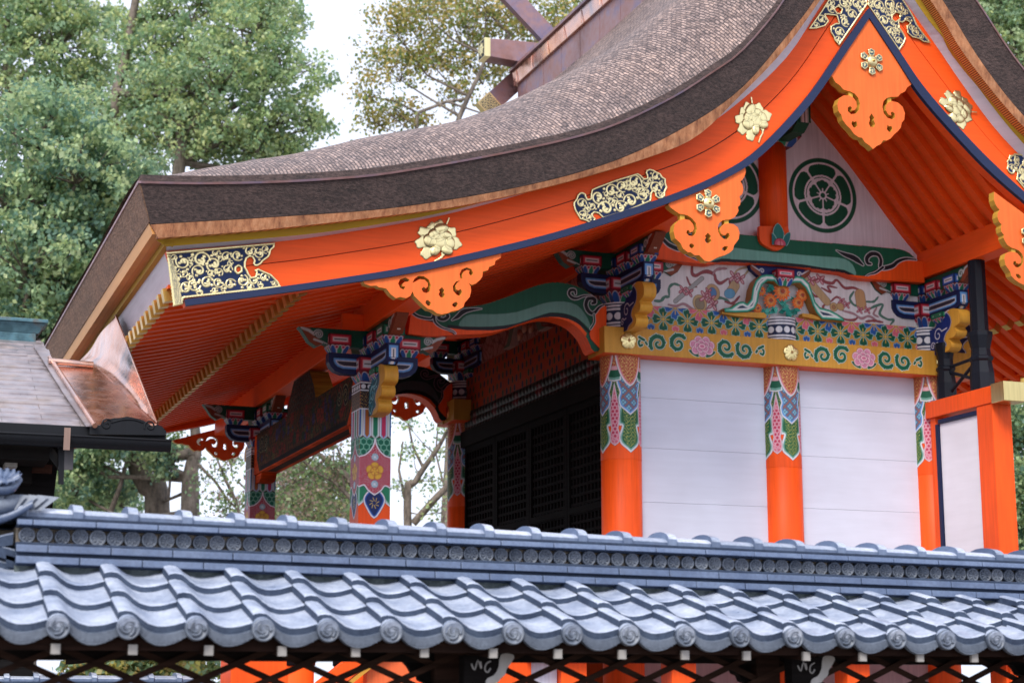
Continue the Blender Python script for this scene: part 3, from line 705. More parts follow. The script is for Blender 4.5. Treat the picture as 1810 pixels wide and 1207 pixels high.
# ---- gilt fittings on the bargeboard
NAVYG = (.012, .026, .085, 0)
def vine(cv, c, R, ang, fx=1, depth=1):
    """a scrolling vine: big spiral, thin branch and leaf blobs"""
    sp = xf(spiral(1.15, 1, .2, 22, 0), c, R, ang, fx)
    cv.stroke(sp, R * .10, GOLD, R * .15, h=.007)
    for k, (ix, side_) in enumerate(((3, 1), (8, -1), (12, 1), (17, -1), (21, 1))):
        p = np.array(sp[ix]); d = np.array(sp[min(ix + 1, 22)]) - np.array(sp[ix - 1]); d /= np.linalg.norm(d); n = np.array([-d[1], d[0]]) * (-1 if k % 2 else 1) * fx
        q = p + n * R * .22; a = math.atan2(n[1], n[0])
        for da, rr in ((-.6, .15), (0, .2), (.6, .15)):
            e = q + np.array([math.cos(a + da), math.sin(a + da)]) * R * .17; cv.ell(e, R * rr * 1.0, R * rr * .72, a + da, GOLD, h=.008)
def plate(outline, vines, parent, name='gilt_fitting', y=YB - .006, holes=(), rim=.016, extra=None):
    o = np.array(outline); m = MB(); cv = Cv(o[:, 0].min() - .02, o[:, 0].max() + .02, o[:, 1].min() - .02, o[:, 1].max() + .02, .0042, GOLD)
    all_ = (slice(None), slice(None)); sd = cv.sdp(outline, all_)
    for h in holes: sd = np.maximum(sd, -cv.sdp(h, all_))
    cv.put(all_, sd, [(0, GOLD)], .012); cv.put(all_, sd + rim, [(0, NAVYG)]); cv.h = np.where(sd + rim < 0, .003, cv.h)
    cv.clip = sd + rim * .7
    for v_ in vines: vine(cv, *v_)
    for _ in range(420):
        c = (rnd.uniform(cv.a[0], cv.a[-1]), rnd.uniform(cv.b[0], cv.b[-1])); w_ = cv.win(np.array(c), np.array(c), .026)
        if cv.A[w_].size < 20 or (sd[w_] + rim).max() > .012: continue
        if cv.c[w_][..., 0].mean() < .22: vine(cv, c, rnd.uniform(.028, .042), rnd.uniform(0, 6.28), rnd.choice((-1, 1)))
    cv.clip = None
    if extra: extra(cv)
    cv.build(m, wall(y), sd); return m.build(name, M_PAINT, parent)
q = lambda pts: PW(pts, YB - .01, 7.542, 280, 410)
o1 = q([(105, 265), (1555, 140), (1545, 210), (1500, 250), (1490, 300), (1470, 340), (1400, 390), (1370, 430), (1320, 460), (1280, 455), (1255, 425), (1270, 385), (1250, 345), (1215, 335), (1180, 360), (1165, 410), (1165, 470), (1190, 510),
        (1210, 560), (1240, 600), (1290, 590), (1300, 540), (1275, 510), (1330, 485), (1400, 520), (1500, 560), (1560, 620), (1600, 660), (1635, 740), (335, 890), (335, 965), (195, 1000)])
hole1 = q([(1040, 480), (1070, 460), (1095, 480), (1095, 520), (1060, 540), (1038, 515)])
def V_(lst, s, ou, ov):
    r = []
    for u, v, R, ang, fx in lst:
        c = PW([(u, v)], YB - .01, s, ou, ov)[0]; c2 = PW([(u + R, v)], YB - .01, s, ou, ov)[0]; r.append((c, abs(c2[0] - c[0]), ang, fx))
    return r
def band1(cv):
    b = q([(118, 330), (190, 350), (330, 960), (205, 990)]); cv.poly(b, GOLD, h=.014)
    b2 = q([(140, 345), (185, 365), (312, 950), (222, 968)]); cv.poly(b2, NAVYG); sd = cv.sdp(b2, (slice(None), slice(None))); scribble(cv, 190, GOLD, .55, sd, 1)
    cv.poly(q([(110, 268), (1555, 145), (1550, 172), (112, 305)]), GOLD, h=.02)
    cv.poly(q([(330, 858), (1630, 715), (1640, 745), (332, 892)]), GOLD, h=.02)
plate(o1, V_([(330, 400, 105, 2.6, 1), (570, 370, 120, 0, 1), (740, 430, 110, 1.4, -1), (900, 330, 75, 0, 1), (1050, 310, 80, 2.5, -1), (1220, 260, 85, 0, 1), (1350, 290, 75, 2, 1), (920, 500, 70, 0, 1), (540, 520, 95, .6, -1),
              (370, 750, 85, 1, 1), (470, 700, 95, 3.0, -1), (650, 680, 95, .2, 1), (800, 670, 75, 2.4, -1), (960, 700, 80, .6, 1), (1120, 650, 85, -2, -1), (1280, 640, 80, 1, 1), (1410, 610, 70, 0, 1), (1540, 690, 40, 0, 1), (250, 620, 70, 1, 1), (700, 560, 60, 0, 1)], 7.542, 280, 410),
      verge_boards[0], holes=[hole1], extra=band1)
o2 = [(140, 830), (120, 760), (120, 700), (160, 650), (180, 590), (220, 545), (270, 540), (320, 570), (330, 610), (350, 650), (390, 640), (395, 560), (410, 495), (470, 465), (800, 340), (1150, 235), (1200, 270), (1250, 320), (1295, 310), (1290, 265), (1270, 240),
      (1280, 190), (1340, 165), (1400, 185), (1450, 215), (1510, 240), (1550, 300), (1600, 330), (1600, 400), (1625, 470), (1590, 540), (1590, 610), (1540, 650), (1480, 650), (1430, 610), (1425, 560), (1395, 535), (1375, 570), (1365, 690), (1000, 850), (600, 970),
      (560, 930), (520, 890), (460, 875), (430, 900), (450, 940), (480, 960), (470, 1010), (420, 1045), (360, 1030), (310, 1000), (230, 985), (190, 920)]
pl2 = plate(PW(o2, YB - .01, 9.05, 1000, 280), V_([(250, 720, 85, 0, 1), (520, 620, 115, 2.4, -1), (730, 520, 110, .3, 1), (900, 440, 95, 2, -1), (1100, 370, 110, 0, 1), (1280, 420, 80, 1.5, 1), (1440, 290, 80, 0, 1), (640, 800, 120, 0, -1), (880, 780, 100, 1, 1),
      (1040, 680, 110, 0, -1), (1240, 590, 95, 2, 1), (1430, 470, 100, 0, 1), (280, 900, 75, 1, -1), (420, 760, 70, 3, 1), (860, 590, 70, 0, 1), (1530, 590, 50, 0, 1)], 9.05, 1000, 280), verge_boards[0])
m2 = [(2 * AX - .02 - x, z) for x, z in PW(o2, YB - .01, 9.05, 1000, 280)][::-1]
cc = np.array((3.66, 6.36)); base = np.array(m2).mean(0)
m2 = [tuple(np.array([[.88, .3], [-.3, .88]]) @ (np.array(p_) - base) + cc) for p_ in m2]
mm_ = np.array(m2); plate(m2, [((rnd.uniform(mm_[:, 0].min(), mm_[:, 0].max()), rnd.uniform(mm_[:, 1].min(), mm_[:, 1].max())), .07, rnd.uniform(0, 6), rnd.choice((-1, 1))) for _ in range(26)], verge_boards[0])
# apex fitting: two wings, from the boards' joint
apR = [(515, 35), (520, -60), (800, -60), (800, 0), (840, 60), (880, 130), (905, 190), (940, 240), (975, 285), (1018, 338), (960, 332), (920, 305), (870, 295), (830, 260), (822, 205), (850, 180), (820, 160), (790, 180), (765, 170), (770, 215), (800, 260), (820, 300), (805, 340), (765, 400)]
hr = [(712, 125), (740, 100), (768, 105), (765, 145), (735, 165), (715, 150)]
apL = [(513, 35), (508, -60), (240, -60), (200, 0), (150, 80), (100, 150), (45, 228), (110, 225), (180, 205), (210, 165), (195, 140), (180, 115), (240, 120), (270, 125), (285, 180), (260, 180), (220, 205), (220, 250), (245, 290), (255, 320), (290, 360)]
hl = [(255, 70), (280, 52), (310, 70), (300, 100), (275, 100)]
def yy_(pts): return PW(pts, YB - .034, *Z5)
for o, h, vs_ in ((apR, hr, [(600, 40, 55, 0, 1), (700, 30, 60, 1, -1), (590, 110, 40, 2, 1), (650, 160, 50, 0, -1), (780, 60, 50, 2, 1), (840, 170, 48, 1, 1), (690, 240, 45, 0, 1), (770, 110, 30, 0, 1), (900, 250, 45, 2, 1), (760, 320, 40, 0, 1), (640, 80, 35, 0, 1), (940, 290, 25, 0, 1), (545, 40, 30, 0, 1)]),
                  (apL, hl, [(430, 30, 55, 0, 1), (330, 20, 55, 1, 1), (230, 60, 45, 2, -1), (390, 110, 50, 0, 1), (340, 170, 45, 2, -1), (150, 150, 45, 0, 1), (110, 195, 30, 0, 1), (290, 250, 50, 0, 1), (280, 310, 35, 0, 1), (460, 80, 30, 0, 1), (190, 40, 30, 0, 1), (360, 70, 30, 0, 1)])):
    vv = []
    for u, v, R, a, f in vs_:
        c = yy_([(u, v)])[0]; vv.append((c, R / 4.47 / 205, a, f))
    plate(yy_(o), vv, verge_boards[0], y=YB - .012, holes=[yy_(h)], rim=.014)
# gilt peony crests
def peony(u, v, W, ang, parent):
    c = P(u, v, 1, YB - .01); cx, cz = c[0], c[2]; m = MB(); R = W * .62
    cv = Cv(cx - R, cx + R, cz - R, cz + R, .004, GOLD); sd = np.full(cv.A.shape, 1e9)
    X0, Y0 = cv.A - cx, cv.B - cz; ca, sa = math.cos(ang), math.sin(ang); X = (X0 * ca + Y0 * sa) / W; Y = (-X0 * sa + Y0 * ca) / W
    def el(px, py, a, b, t, h0, hh, leaf=0):
        nonlocal sd
        x = (X - px) * math.cos(t) + (Y - py) * math.sin(t); y = -(X - px) * math.sin(t) + (Y - py) * math.cos(t)
        th = np.arctan2(y / b, x / a); k = np.hypot(x / a, y / b) / (1 + leaf * .09 * np.cos(5 * th))
        s_ = (k - 1) * min(a, b) * W; sd = np.minimum(sd, s_)
        hgt = h0 + hh * np.sqrt(np.clip(1 - k * k, 0, 1)); up = (k < 1) & (hgt > cv.h) if not leaf else (k < 1) & (cv.h < h0)
        cv.h = np.where(up, hgt, cv.h); e = np.clip((k - .86) / .14, 0, 1) * (k < 1)
        cv.c[..., :3] = np.where((up & (k > .9))[..., None], cv.c[..., :3] * .62, cv.c[..., :3])
    for px, py, a, b, t in ((-.36, .02, .17, .12, .2), (-.25, .22, .16, .12, -.6), (.36, -.12, .17, .13, -.4), (.33, .12, .15, .12, .6), (-.30, -.22, .17, .12, .6), (.12, .30, .15, .12, 1.2), (-.05, .28, .14, .12, 1.5)): el(px * .86, py * .86, a, b, t, .004, .006, 1)
    for px, py, a, b, t in ((.12, .22, .16, .10, .1), (-.05, .14, .14, .10, .4), (.17, .08, .15, .10, -.5), (-.17, .02, .13, .14, .3), (.02, .06, .13, .10, 0), (.22, -.10, .11, .14, -.3), (.03, -.06, .16, .13, 0), (-.10, -.19, .13, .09, .6), (.13, -.22, .13, .10, -.5)): el(px, py, a, b, t, .009, .018)
    for pts in ([(.02, -.26), (.0, -.34), (-.12, -.38), (-.24, -.44)], [(-.02, -.34), (.06, -.30), (.08, -.26)], [(.26, .30), (.33, .40)]):
        p = smooth(pts, 4); d = np.full(X.shape, 1e9)
        for i in range(len(p) - 1):
            a = np.array(p[i]); e = np.array(p[i + 1]) - a; t = np.clip(((X - a[0]) * e[0] + (Y - a[1]) * e[1]) / (e @ e + 1e-12), 0, 1); d = np.minimum(d, np.hypot(X - a[0] - t * e[0], Y - a[1] - t * e[1]) - .018)
        sd = np.minimum(sd, d * W); cv.h = np.where(d < 0, np.maximum(cv.h, .012), cv.h)
    cv.build(m, wall(YB - .004), sd); m.build('gilt_peony', M_PAINT, parent)
peony(774, 425, .43, .25, verge_boards[0]); peony(1331, 213, .42, .75, verge_boards[0]); peony(1692, 192, .42, -.95, verge_boards[0])
# ================================================================== body of the hall: pillars, beams, brackets
PW1 = (lambda pts, y, Z: PW(pts, y, *Z))
Z7 = (3.935, 1350, 400)

# ---- painted round pillar
def pillar_cloth(r, zt, dep):
    a1 = math.radians(112) * r
    cv = Cv(-a1, a1, zt - dep - .02, zt, .0045, ORANGE); per = math.pi / 2 * r; all_ = (slice(None), slice(None))
    def lobes(pts, bands, off, fill=None):
        for k in range(-2, 3):
            c = math.radians(4 + 90 * k + off) * r
            L = [(c + x, zt - d) for x, d in pts]; R = [(c - x, zt - d) for x, d in pts[::-1]]
            cv.poly(L + R, bands=bands)
            if fill: fill(cv.sdp(L + R, all_))
    cv.rect(-a1, a1, zt - .19, zt, (.42, .09, .06, 0)); scribble(cv, 72, (.74, .50, .16, 0), .24, (zt - .19) - cv.B)
    W_ = (.74, .74, .78, 0); DG = (.02, .12, .05, 0); ln = (.02, .02, .05, 0)
    cv.rect(-a1, a1, zt - .66, zt - .17, DG); scribble(cv, 75, (.34, .36, .08, 0), .25, np.where((cv.B > zt - .66) & (cv.B < zt - .17), -1, 1))
    lobes(smooth([(.10, .45), (.125, .60), (.115, .69), (.085, .70), (.115, .80), (.10, .87), (.05, .915), (0, .955)], 3), [(.003, ln), (0, W_), (-.016, TEAL), (-.030, DG)], 0)
    lobes([(.098, .45), (.07, .69), (.09, .78), (.07, .87), (0, .92)], [(-.01, DG)], 0, lambda s_: scribble(cv, 75, (.42, .42, .10, 0), .28, s_ + .012))
    lobes(smooth([(.0, .27), (.028, .42), (.052, .56), (.042, .68), (.034, .72), (.05, .78), (.045, .85), (0, .89)], 3), [(.003, ln), (0, W_), (-.006, (.72, .28, .36, 0)), (-.012, (.66, .16, .24, 0))], 45,
          lambda s_: hexes(cv, .042, (.72, .34, .42, 0), s_ + .012, .16))
    lobes([(.038, .44), (.040, .60), (.026, .70), (.036, .78), (0, .85)], [(-.004, (.50, .04, .10, 0))], 45, lambda s_: hexes(cv, .040, (.72, .34, .42, 0), s_ + .004, .17))
    lobes(smooth([(.15, .20), (.128, .30), (.105, .37), (.118, .42), (.105, .50), (.05, .55), (0, .59)], 3), [(.003, ln), (0, W_), (-.012, SKYB), (-.026, (.10, .16, .30, 0))], 0)
    def diaper(s_):
        X = (cv.A % .058) / .058 - .5; u = (cv.A + cv.B) / .115; v = (cv.A - cv.B) / .115
        lat = np.minimum(np.abs(u % 1 - .5), np.abs(v % 1 - .5)); m = (np.abs(lat) < .07) & (s_ < -.026)
        cv.c = np.where(m[..., None], np.array((.34, .13, .08, 0)), cv.c)
        fx, fy = (u % 1), (v % 1); fx = np.minimum(fx, 1 - fx); fy = np.minimum(fy, 1 - fy)
        d = np.hypot(fx - .15, fy - .15); m = (d < .125) & (s_ < -.024); cv.c = np.where(m[..., None], np.array((.22, .50, .62, 0)), cv.c)
    lobes(smooth([(.15, .20), (.128, .30), (.105, .37), (.118, .42), (.105, .50), (.05, .55), (0, .59)], 3), [(-9, W_)], 0, diaper)
    lobes([(.062, .12), (.068, .25), (0, .262)], [(.003, ln), (0, W_), (-.012, TEAL)], 45); lobes([(.057, .13), (.060, .215), (0, .225)], [(0, (.01, .11, .06, 0))], 45); lobes([(.062, .11), (.062, .145), (0, .15)], [(0, (.75, .40, .45, 0))], 45)
    lobes(smooth([(.155, -.05), (.135, .08), (.10, .19), (.05, .275), (0, .31)], 3), [(.003, ln), (0, W_), (-.013, (.72, .25, .28, 0)), (-.027, (.42, .09, .05, 0))], 0, lambda s_: scribble(cv, 72, (.74, .50, .16, 0), .26, s_ + .027))
    return cv
CLOTH = pillar_cloth(.20, 4.78, 1.0)
def round_pillar(x, y, ztop=4.80, z0=.6, r=.20, cloth=True):
    m = MB(); m.lathe([(r - .0015, z0), (r - .0015, ztop)], (x, y, 0), 48, ORANGE)
    if cloth: CLOTH.build(m, Cyl(x, y, r))
    return m.build('pillar', M_PAINT, shrine)
for x in (S0, S1, S2): round_pillar(x, 0)
for x in (S0, S1, S2): round_pillar(x, YF)

# ---- black and white collars over the nageshi beam
def collar(x, y, z0, z1, r):
    a1 = math.radians(115) * r; cv = Cv(-a1, a1, z0, z1, .005, (.74, .74, .78, 0)); h = z1 - z0
    for a, b in ((.04, .09), (.15, .20), (.27, .70), (.78, .83), (.90, .95)): cv.rect(-a1, a1, z0 + a * h, z0 + b * h, STEEL)
    n = 9; p = 2 * a1 / (n * 1.0)
    for k in range(-6, 7): cv.circ((k * h * .34, z0 + h * .485), h * .135, (.74, .74, .78, 0))
    m = MB(); m.lathe([(r - .0015, z0), (r - .0015, z1)], (x, y, 0), 40, (.74, .74, .78, 0)); cv.build(m, Cyl(x, y, r)); m.build('painted_collar', M_PAINT, shrine)
for y in (0, YF):
    for x in (S0, S2): collar(x, y, 5.04, 5.31, .185)
    collar(S1, y - .02, 5.04, 5.29, .17)

# ---- nageshi: ochre tie beam with scrolls and peonies
def leafcurl(cv, c, s, ang, fx):
    W1 = (.62, .74, .66, 0)
    pts = xf(spiral(1.3, 1, .14, 30, .3), c, s, ang, fx)
    cv.stroke(pts, s * .20, bands=[(.008, (.02, .05, .04, 0)), (.0055, W1), (0, GREEN)], prof=[1, 1.15, 1, .8, .7, .5])
    for k in (1, 4, 7, 10, 13):
        p = np.array(pts[k]); v = p - np.array(c); v /= np.linalg.norm(v) + 1e-9
        cv.circ(p + v * s * .22, s * .10, bands=[(.0055, W1), (0, GREEN)])
    cv.stroke(pts, s * .20, bands=[(0, GREEN)], prof=[1, 1.15, 1, .8, .7, .5])
def peony_paint(cv, c, s):
    for dx in (-1, 1): cv.ell((c[0] + dx * s * .75, c[1] - s * .62), s * .5, s * .16, dx * .5, bands=[(.005, (.62, .74, .66, 0)), (0, GREEN)])
    for a, d, r in [(k * 52 * math.pi / 180 + .2, .62, .34) for k in range(7)] + [(k * 72 * math.pi / 180 + .5, .30, .30) for k in range(5)]:
        cv.circ((c[0] + s * d * math.cos(a) * 1.25, c[1] + s * d * math.sin(a) * .85), s * r, bands=[(.005, (.16, .03, .06, 0)), (.0015, (.78, .52, .58, 0)), (-.008, (.62, .24, .36, 0))])
    cv.ell(c, s * .32, s * .24, 0, bands=[(.005, (.16, .03, .06, 0)), (0, (.78, .45, .52, 0)), (-.016, (.60, .16, .28, 0))])
cn = Cv(-.27, 3.98, 4.785, 5.04, .0045, OCHRE)
for c in (.78, 2.62):
    peony_paint(cn, (c, 4.91), .122)
    for k, fx in ((-1, 1), (1, -1)):
        leafcurl(cn, (c + k * .262, 4.918), .094, 2.7 if k > 0 else .45, fx); leafcurl(cn, (c + k * .475, 4.905), .092, 2.2 if k > 0 else .9, -fx)
        cn.stroke(smooth([(c + k * .60, 4.89), (c + k * .64, 4.94), (c + k * .685, 4.91), (c + k * .675, 4.87), (c + k * .65, 4.88)], 4), .012, bands=[(.005, (.62, .74, .66, 0)), (0, GREEN)])
        cn.stroke([(c + k * .63, 4.93), (c + k * .68, 4.955)], .014, bands=[(.005, (.62, .74, .66, 0)), (0, GREEN)])
for yy, fr, sg in ((0, wall(-.245), 1), (YF, Frame((0, YF + .245, 0), (1, 0, 0), (0, 0, 1), (0, 1, 0)), -1)):
    m = MB(); ya, yb_ = (-.2435, -.02) if sg > 0 else (YF + .02, YF + .2435)
    m.box(-.27, 3.98, ya, yb_, 4.783, 5.042, OCHRE); m.box(-.272, 3.982, ya + .004, yb_, 4.779, 4.782, (.84, .14, .03, 0))
    cn.build(m, fr); nb = m.build('tie_beam', M_PAINT, shrine)
    for x in (-.02, S1 - .0, 3.54 + .03):
        mm = MB(); cv = Cv(x - .095, x + .095, 4.815, 5.005, .004, (.92, .76, .36, .9)); th = np.arctan2(cv.B - 4.91, cv.A - x); r = np.hypot(cv.A - x, cv.B - 4.91)
        R = .070 + .016 * np.sqrt(np.abs(np.cos(2.5 * (th - math.pi / 2)))); sd = r - R; cv.h = .02 * np.sqrt(np.clip(1 - (r / R) ** 2, 0, 1)) + .006; cv.h = np.where(r < .012, .04, cv.h)
        gr = (np.abs(np.cos(2.5 * (th + math.pi / 2))) < .10) & (r < R * .8) & (r > .02); cv.h = np.where(gr, cv.h - .006, cv.h); cv.circ((x, 4.91), .010, (.45, .22, .08, 0))
        f2 = wall(-.247) if sg > 0 else Frame((0, YF + .247, 0), (1, 0, 0), (0, 0, 1), (0, 1, 0)); cv.build(mm, f2, sd); mm.build('gilt_flower_stud', M_PAINT, nb)
# front face beam (x = 0 side), its ochre end with a gilt stud
for a_, b_ in ((-.02, .19), (YF - .40, YF + .0)):
    m = MB(); m.box(-.262, -.04, a_, b_, 4.785, 5.04, (.50, .27, .04, 0)); m.box(-.26, -.04, a_ + .002, b_ - .002, 4.781, 4.784, ORANGE); m.build('tie_beam', M_PAINT, shrine)
for yy in (-.14, YF - .14):
    m = MB(); m.lathe([(.075, 0), (.07, .02), (.04, .035), (0.001, .04)], (-.268, yy, 4.91), 20, (.75, .30, .12, .9), axis='x'); o_ = m.build('gilt_flower_stud', M_PAINT, shrine); o_.scale = (1, 1, 1)

# ---- white side wall: plank panels between the pillars
WALLC = (.63, .65, .765, 0)
for x0, x1 in ((.17, S1 - .17), (S1 + .17, S2 - .17)):
    m = MB(); z = 4.80
    for h in (.40, .50, .53, .55, .55, .6): m.box(x0, x1, -.03, .03, z - h + .0025, z, WALLC); z -= h
    m.box(x0, x1, -.02, .02, z, 4.8, (.25, .25, .28, 0)); m.build('plank_wall', M_WALL, shrine)
m = MB(); m.box(.1, S2 - .1, YF - .03, YF + .03, 1.2, 4.8, WALLC); m.build('plank_wall', M_WALL, shrine)
m = MB(); m.box(S2 - .03, S2 + .03, .15, YF - .15, 1.2, 6.0, WALLC); m.build('plank_wall', M_WALL, shrine)
m = MB(); m.box(0.1, S2, 0.1, YF - .1, 2.12, 2.2, BROWN); m.build('inner_floor', M_DARK, shrine)
m = MB(); m.box(-.1, S2, 0.1, YF - .1, 6.05, 6.1, BROWN); m.build('inner_ceiling', M_DARK, shrine)

# ---- frieze with four-petal flowers
def petal4(cv, c, s, col, edge=(.38, .70, .62, 0)):
    for k in range(4):
        a = k * math.pi / 2; d = (math.cos(a), math.sin(a)); n = (-d[1], d[0])
        pts = [(c[0] + s * (d[0] * r + n[0] * w_), c[1] + s * (d[1] * r + n[1] * w_)) for r, w_ in ((.14, 0), (.35, .20), (.62, .36), (.86, .34), (.88, .14), (1.0, 0), (.88, -.14), (.86, -.34), (.62, -.36), (.35, -.20))]
        cv.poly(pts, bands=[(.008, (.03, .03, .03, 0)), (.0055, edge), (0, col)]); cv.stroke([c, (c[0] + s * .55 * d[0], c[1] + s * .55 * d[1])], .004, (.70, .45, .08, 0))
    cv.circ(c, s * .12, bands=[(.003, (.03, .03, .03, 0)), (0, (.70, .45, .08, 0))])
def frieze(a0, a1, z0, z1, dark=1.0):
    cv = Cv(a0, a1, z0, z1, .0045, (.60, .295, .042, 0)); p = .268; n = int((a1 - a0) / p) + 2
    for k in range(-1, n + 1):
        x = a0 + .02 + k * p; petal4(cv, (x, z0 + .148), .122, GREEN)
        cc = [(.66, .14, .20, 0), (.02, .10, .36, 0)][k % 2]
        petal4(cv, (x + p / 2, z0 + .275), .122, cc, (.75, .45, .45, 0) if k % 2 == 0 else (.30, .5, .7, 0)); petal4(cv, (x + p / 2, z0 - .006), .098, [(.02, .10, .36, 0), (.66, .14, .20, 0)][k % 2], (.75, .5, .45, 0) if k % 2 else (.30, .5, .7, 0))
    return cv
for x0, x1 in ((.15, S1 - .13), (S1 + .13, S2 - .15)):
    m = MB(); m.box(x0, x1, -.078, -.02, 5.042, 5.32, (.5, .3, .05, 0)); frieze(x0, x1, 5.043, 5.318).build(m, wall(-.08)); m.build('flower_frieze', M_PAINT, shrine)

# ---- white boards with ribbons and treasures, above the frieze
cb = Cv(.1, S2 - .1, 5.31, 5.86, .0045, (.72, .69, .71, 0))
Zb = (3.694, 1130, 460)
def bp(pts): return PW(pts, -.03, *Zb)
RB = [(.003, (.10, .03, .04, 0)), (0, (.30, .07, .08, 0))]; RG = [(.003, (.02, .08, .06, 0)), (0, (.08, .20, .15, 0))]; RP = [(.003, (.16, .06, .08, 0)), (0, (.40, .22, .25, 0))]; RT = [(.004, (.16, .10, .05, 0)), (0, (.55, .40, .22, 0))]
for pts, wd, b in [([(345, 25), (345, 85), (370, 100), (410, 80), (450, 75), (490, 95), (500, 130), (530, 150), (580, 120)], .018, RB), ([(480, 95), (500, 65), (540, 55), (570, 55)], .012, RP), ([(195, 230), (195, 180), (225, 155), (265, 165)], .012, RG),
                   ([(100, 265), (140, 265), (165, 240), (195, 240)], .014, RG), ([(190, 290), (240, 300), (290, 285), (350, 320), (410, 335), (450, 310)], .012, RP), ([(310, 110), (325, 150), (340, 165), (375, 175)], .010, RB),
                   ([(500, 300), (490, 260), (520, 245), (560, 255), (600, 285)], .014, RG), ([(560, 270), (610, 280), (655, 235)], .012, RB), ([(620, 90), (650, 60), (720, 50), (660, 130)], .006, RT), ([(590, 130), (600, 165), (640, 150)], .014, RB),
                   ([(1045, 115), (1090, 110), (1150, 130), (1190, 110), (1210, 140), (1260, 150), (1290, 130), (1340, 180), (1400, 180), (1460, 205)], .014, RB), ([(1130, 140), (1110, 190), (1150, 235), (1185, 220)], .014, RB), ([(1190, 180), (1250, 210), (1230, 170), (1290, 180)], .010, RB),
                   ([(1400, 205), (1375, 250), (1400, 290), (1440, 300)], .012, RG), ([(1480, 270), (1530, 270), (1560, 240)], .010, RG), ([(1500, 320), (1540, 300), (1590, 290), (1570, 350), (1620, 385), (1660, 390), (1640, 420)], .012, RG),
                   ([(1220, 280), (1200, 310), (1240, 350), (1290, 360), (1340, 385), (1400, 390), (1430, 370)], .012, RB), ([(1330, 330), (1400, 350), (1450, 380), (1500, 365), (1560, 400)], .011, RP), ([(1480, 400), (1530, 395), (1590, 405)], .012, RB), ([(1550, 310), (1530, 350), (1560, 370)], .009, RP),
                   ([(1250, 270), (1290, 240), (1330, 270)], .009, RB)]: cb.stroke(smooth(bp(pts), 5), wd, bands=b, prof=[.5, 1, .7, 1.1, .7, 1, .4])
for pts, wd, c in [([(235, 268), (410, 118)], .020, (.35, .36, .36, 0)), ([(1040, 100), (1110, 130)], .030, (.50, .40, .24, 0)), ([(1130, 160), (1225, 270)], .042, (.50, .34, .18, 0)), ([(600, 205), (625, 165)], .050, (.52, .36, .20, 0)), ([(1440, 225), (1450, 290)], .058, (.50, .30, .15, 0))]:
    cb.stroke(bp(pts), wd, bands=[(.004, (.12, .08, .05, 0)), (0, c)])
for u, v, a, b, c in [(395, 280, .075, .085, (.52, .36, .18, 0)), (395, 285, .05, .06, (.28, .22, .15, 0)), (480, 210, .075, .085, (.52, .34, .18, 0)), (480, 210, .04, .05, (.10, .22, .45, 0)), (590, 218, .062, .05, (.14, .36, .55, 0)), (1270, 305, .045, .045, (.52, .34, .16, 0)), (1315, 300, .045, .045, (.52, .34, .16, 0)), (1270, 305, .02, .02, (.4, .2, .1, 0))]:
    cb.ell(bp([(u, v)])[0], a, b, .3, bands=[(.004, (.12, .08, .05, 0)), (0, c)])
for u, v, s in [(285, 195, .030), (325, 210, .03), (430, 240, .04), (480, 290, .038), (620, 110, .04), (660, 120, .036), (1120, 130, .035), (1180, 125, .035), (1320, 265, .025), (1355, 290, .025), (1440, 325, .025), (1490, 325, .025), (470, 250, .03), (450, 205, .025)]:
    c = bp([(u, v)])[0]
    for k in range(4): a = .6 + k * 1.57; cb.ell((c[0] + s * math.cos(a), c[1] + s * math.sin(a)), s * .85, s * .42, a, bands=[(.004, (.15, .04, .06, 0)), (0, (.46, .12, .16, 0)), (-.010, (.60, .42, .44, 0))])
m = MB(); m.box(.1, S2 - .1, -.028, .03, 5.31, 5.86, (.72, .69, .71, 0)); cb.build(m, wall(-.03)); m.build('painted_treasure_board', M_PAINT, shrine)

# ---- frog-leg strut (kaerumata) with carved chrysanthemums
K_out = [(515, 330), (560, 325), (610, 290), (640, 285), (665, 300), (690, 270), (700, 200), (720, 150), (750, 120), (790, 110), (830, 112), (860, 130), (905, 140), (950, 130), (990, 120), (1030, 130), (1070, 170), (1090, 230), (1110, 290), (1140, 325), (1200, 340), (1250, 365), (1290, 395), (1300, 415),
         (1230, 405), (1150, 400), (1115, 360), (1090, 310), (1070, 250), (1045, 200), (1010, 165), (970, 165), (930, 190), (905, 185), (870, 185), (840, 155), (800, 152), (765, 180), (745, 230), (735, 290), (715, 335), (670, 355), (590, 358), (520, 355)]
ko = bp(K_out); frk = wall(-.16)
m = MB(); m.prism(ko, wall(-.158), -.12, 0, (.02, .20, .12, 0), (.45, .22, .05, 0)); cv = Cv(min(p[0] for p in ko), max(p[0] for p in ko), min(p[1] for p in ko), max(p[1] for p in ko), .0045, (.015, .22, .13, 0))
sdk = cv.sdp(ko, (slice(None), slice(None))); cv.put((slice(None), slice(None)), sdk, [(-.012, (.10, .45, .33, 0)), (-.022, (.70, .74, .72, 0)), (-.036, (.72, .74, .74, 0)), (-.041, (.03, .05, .10, 0))]); cv.build(m, frk, sdk, off=.001); km = m.build('frog_leg_strut', M_PAINT, shrine)
m = MB()
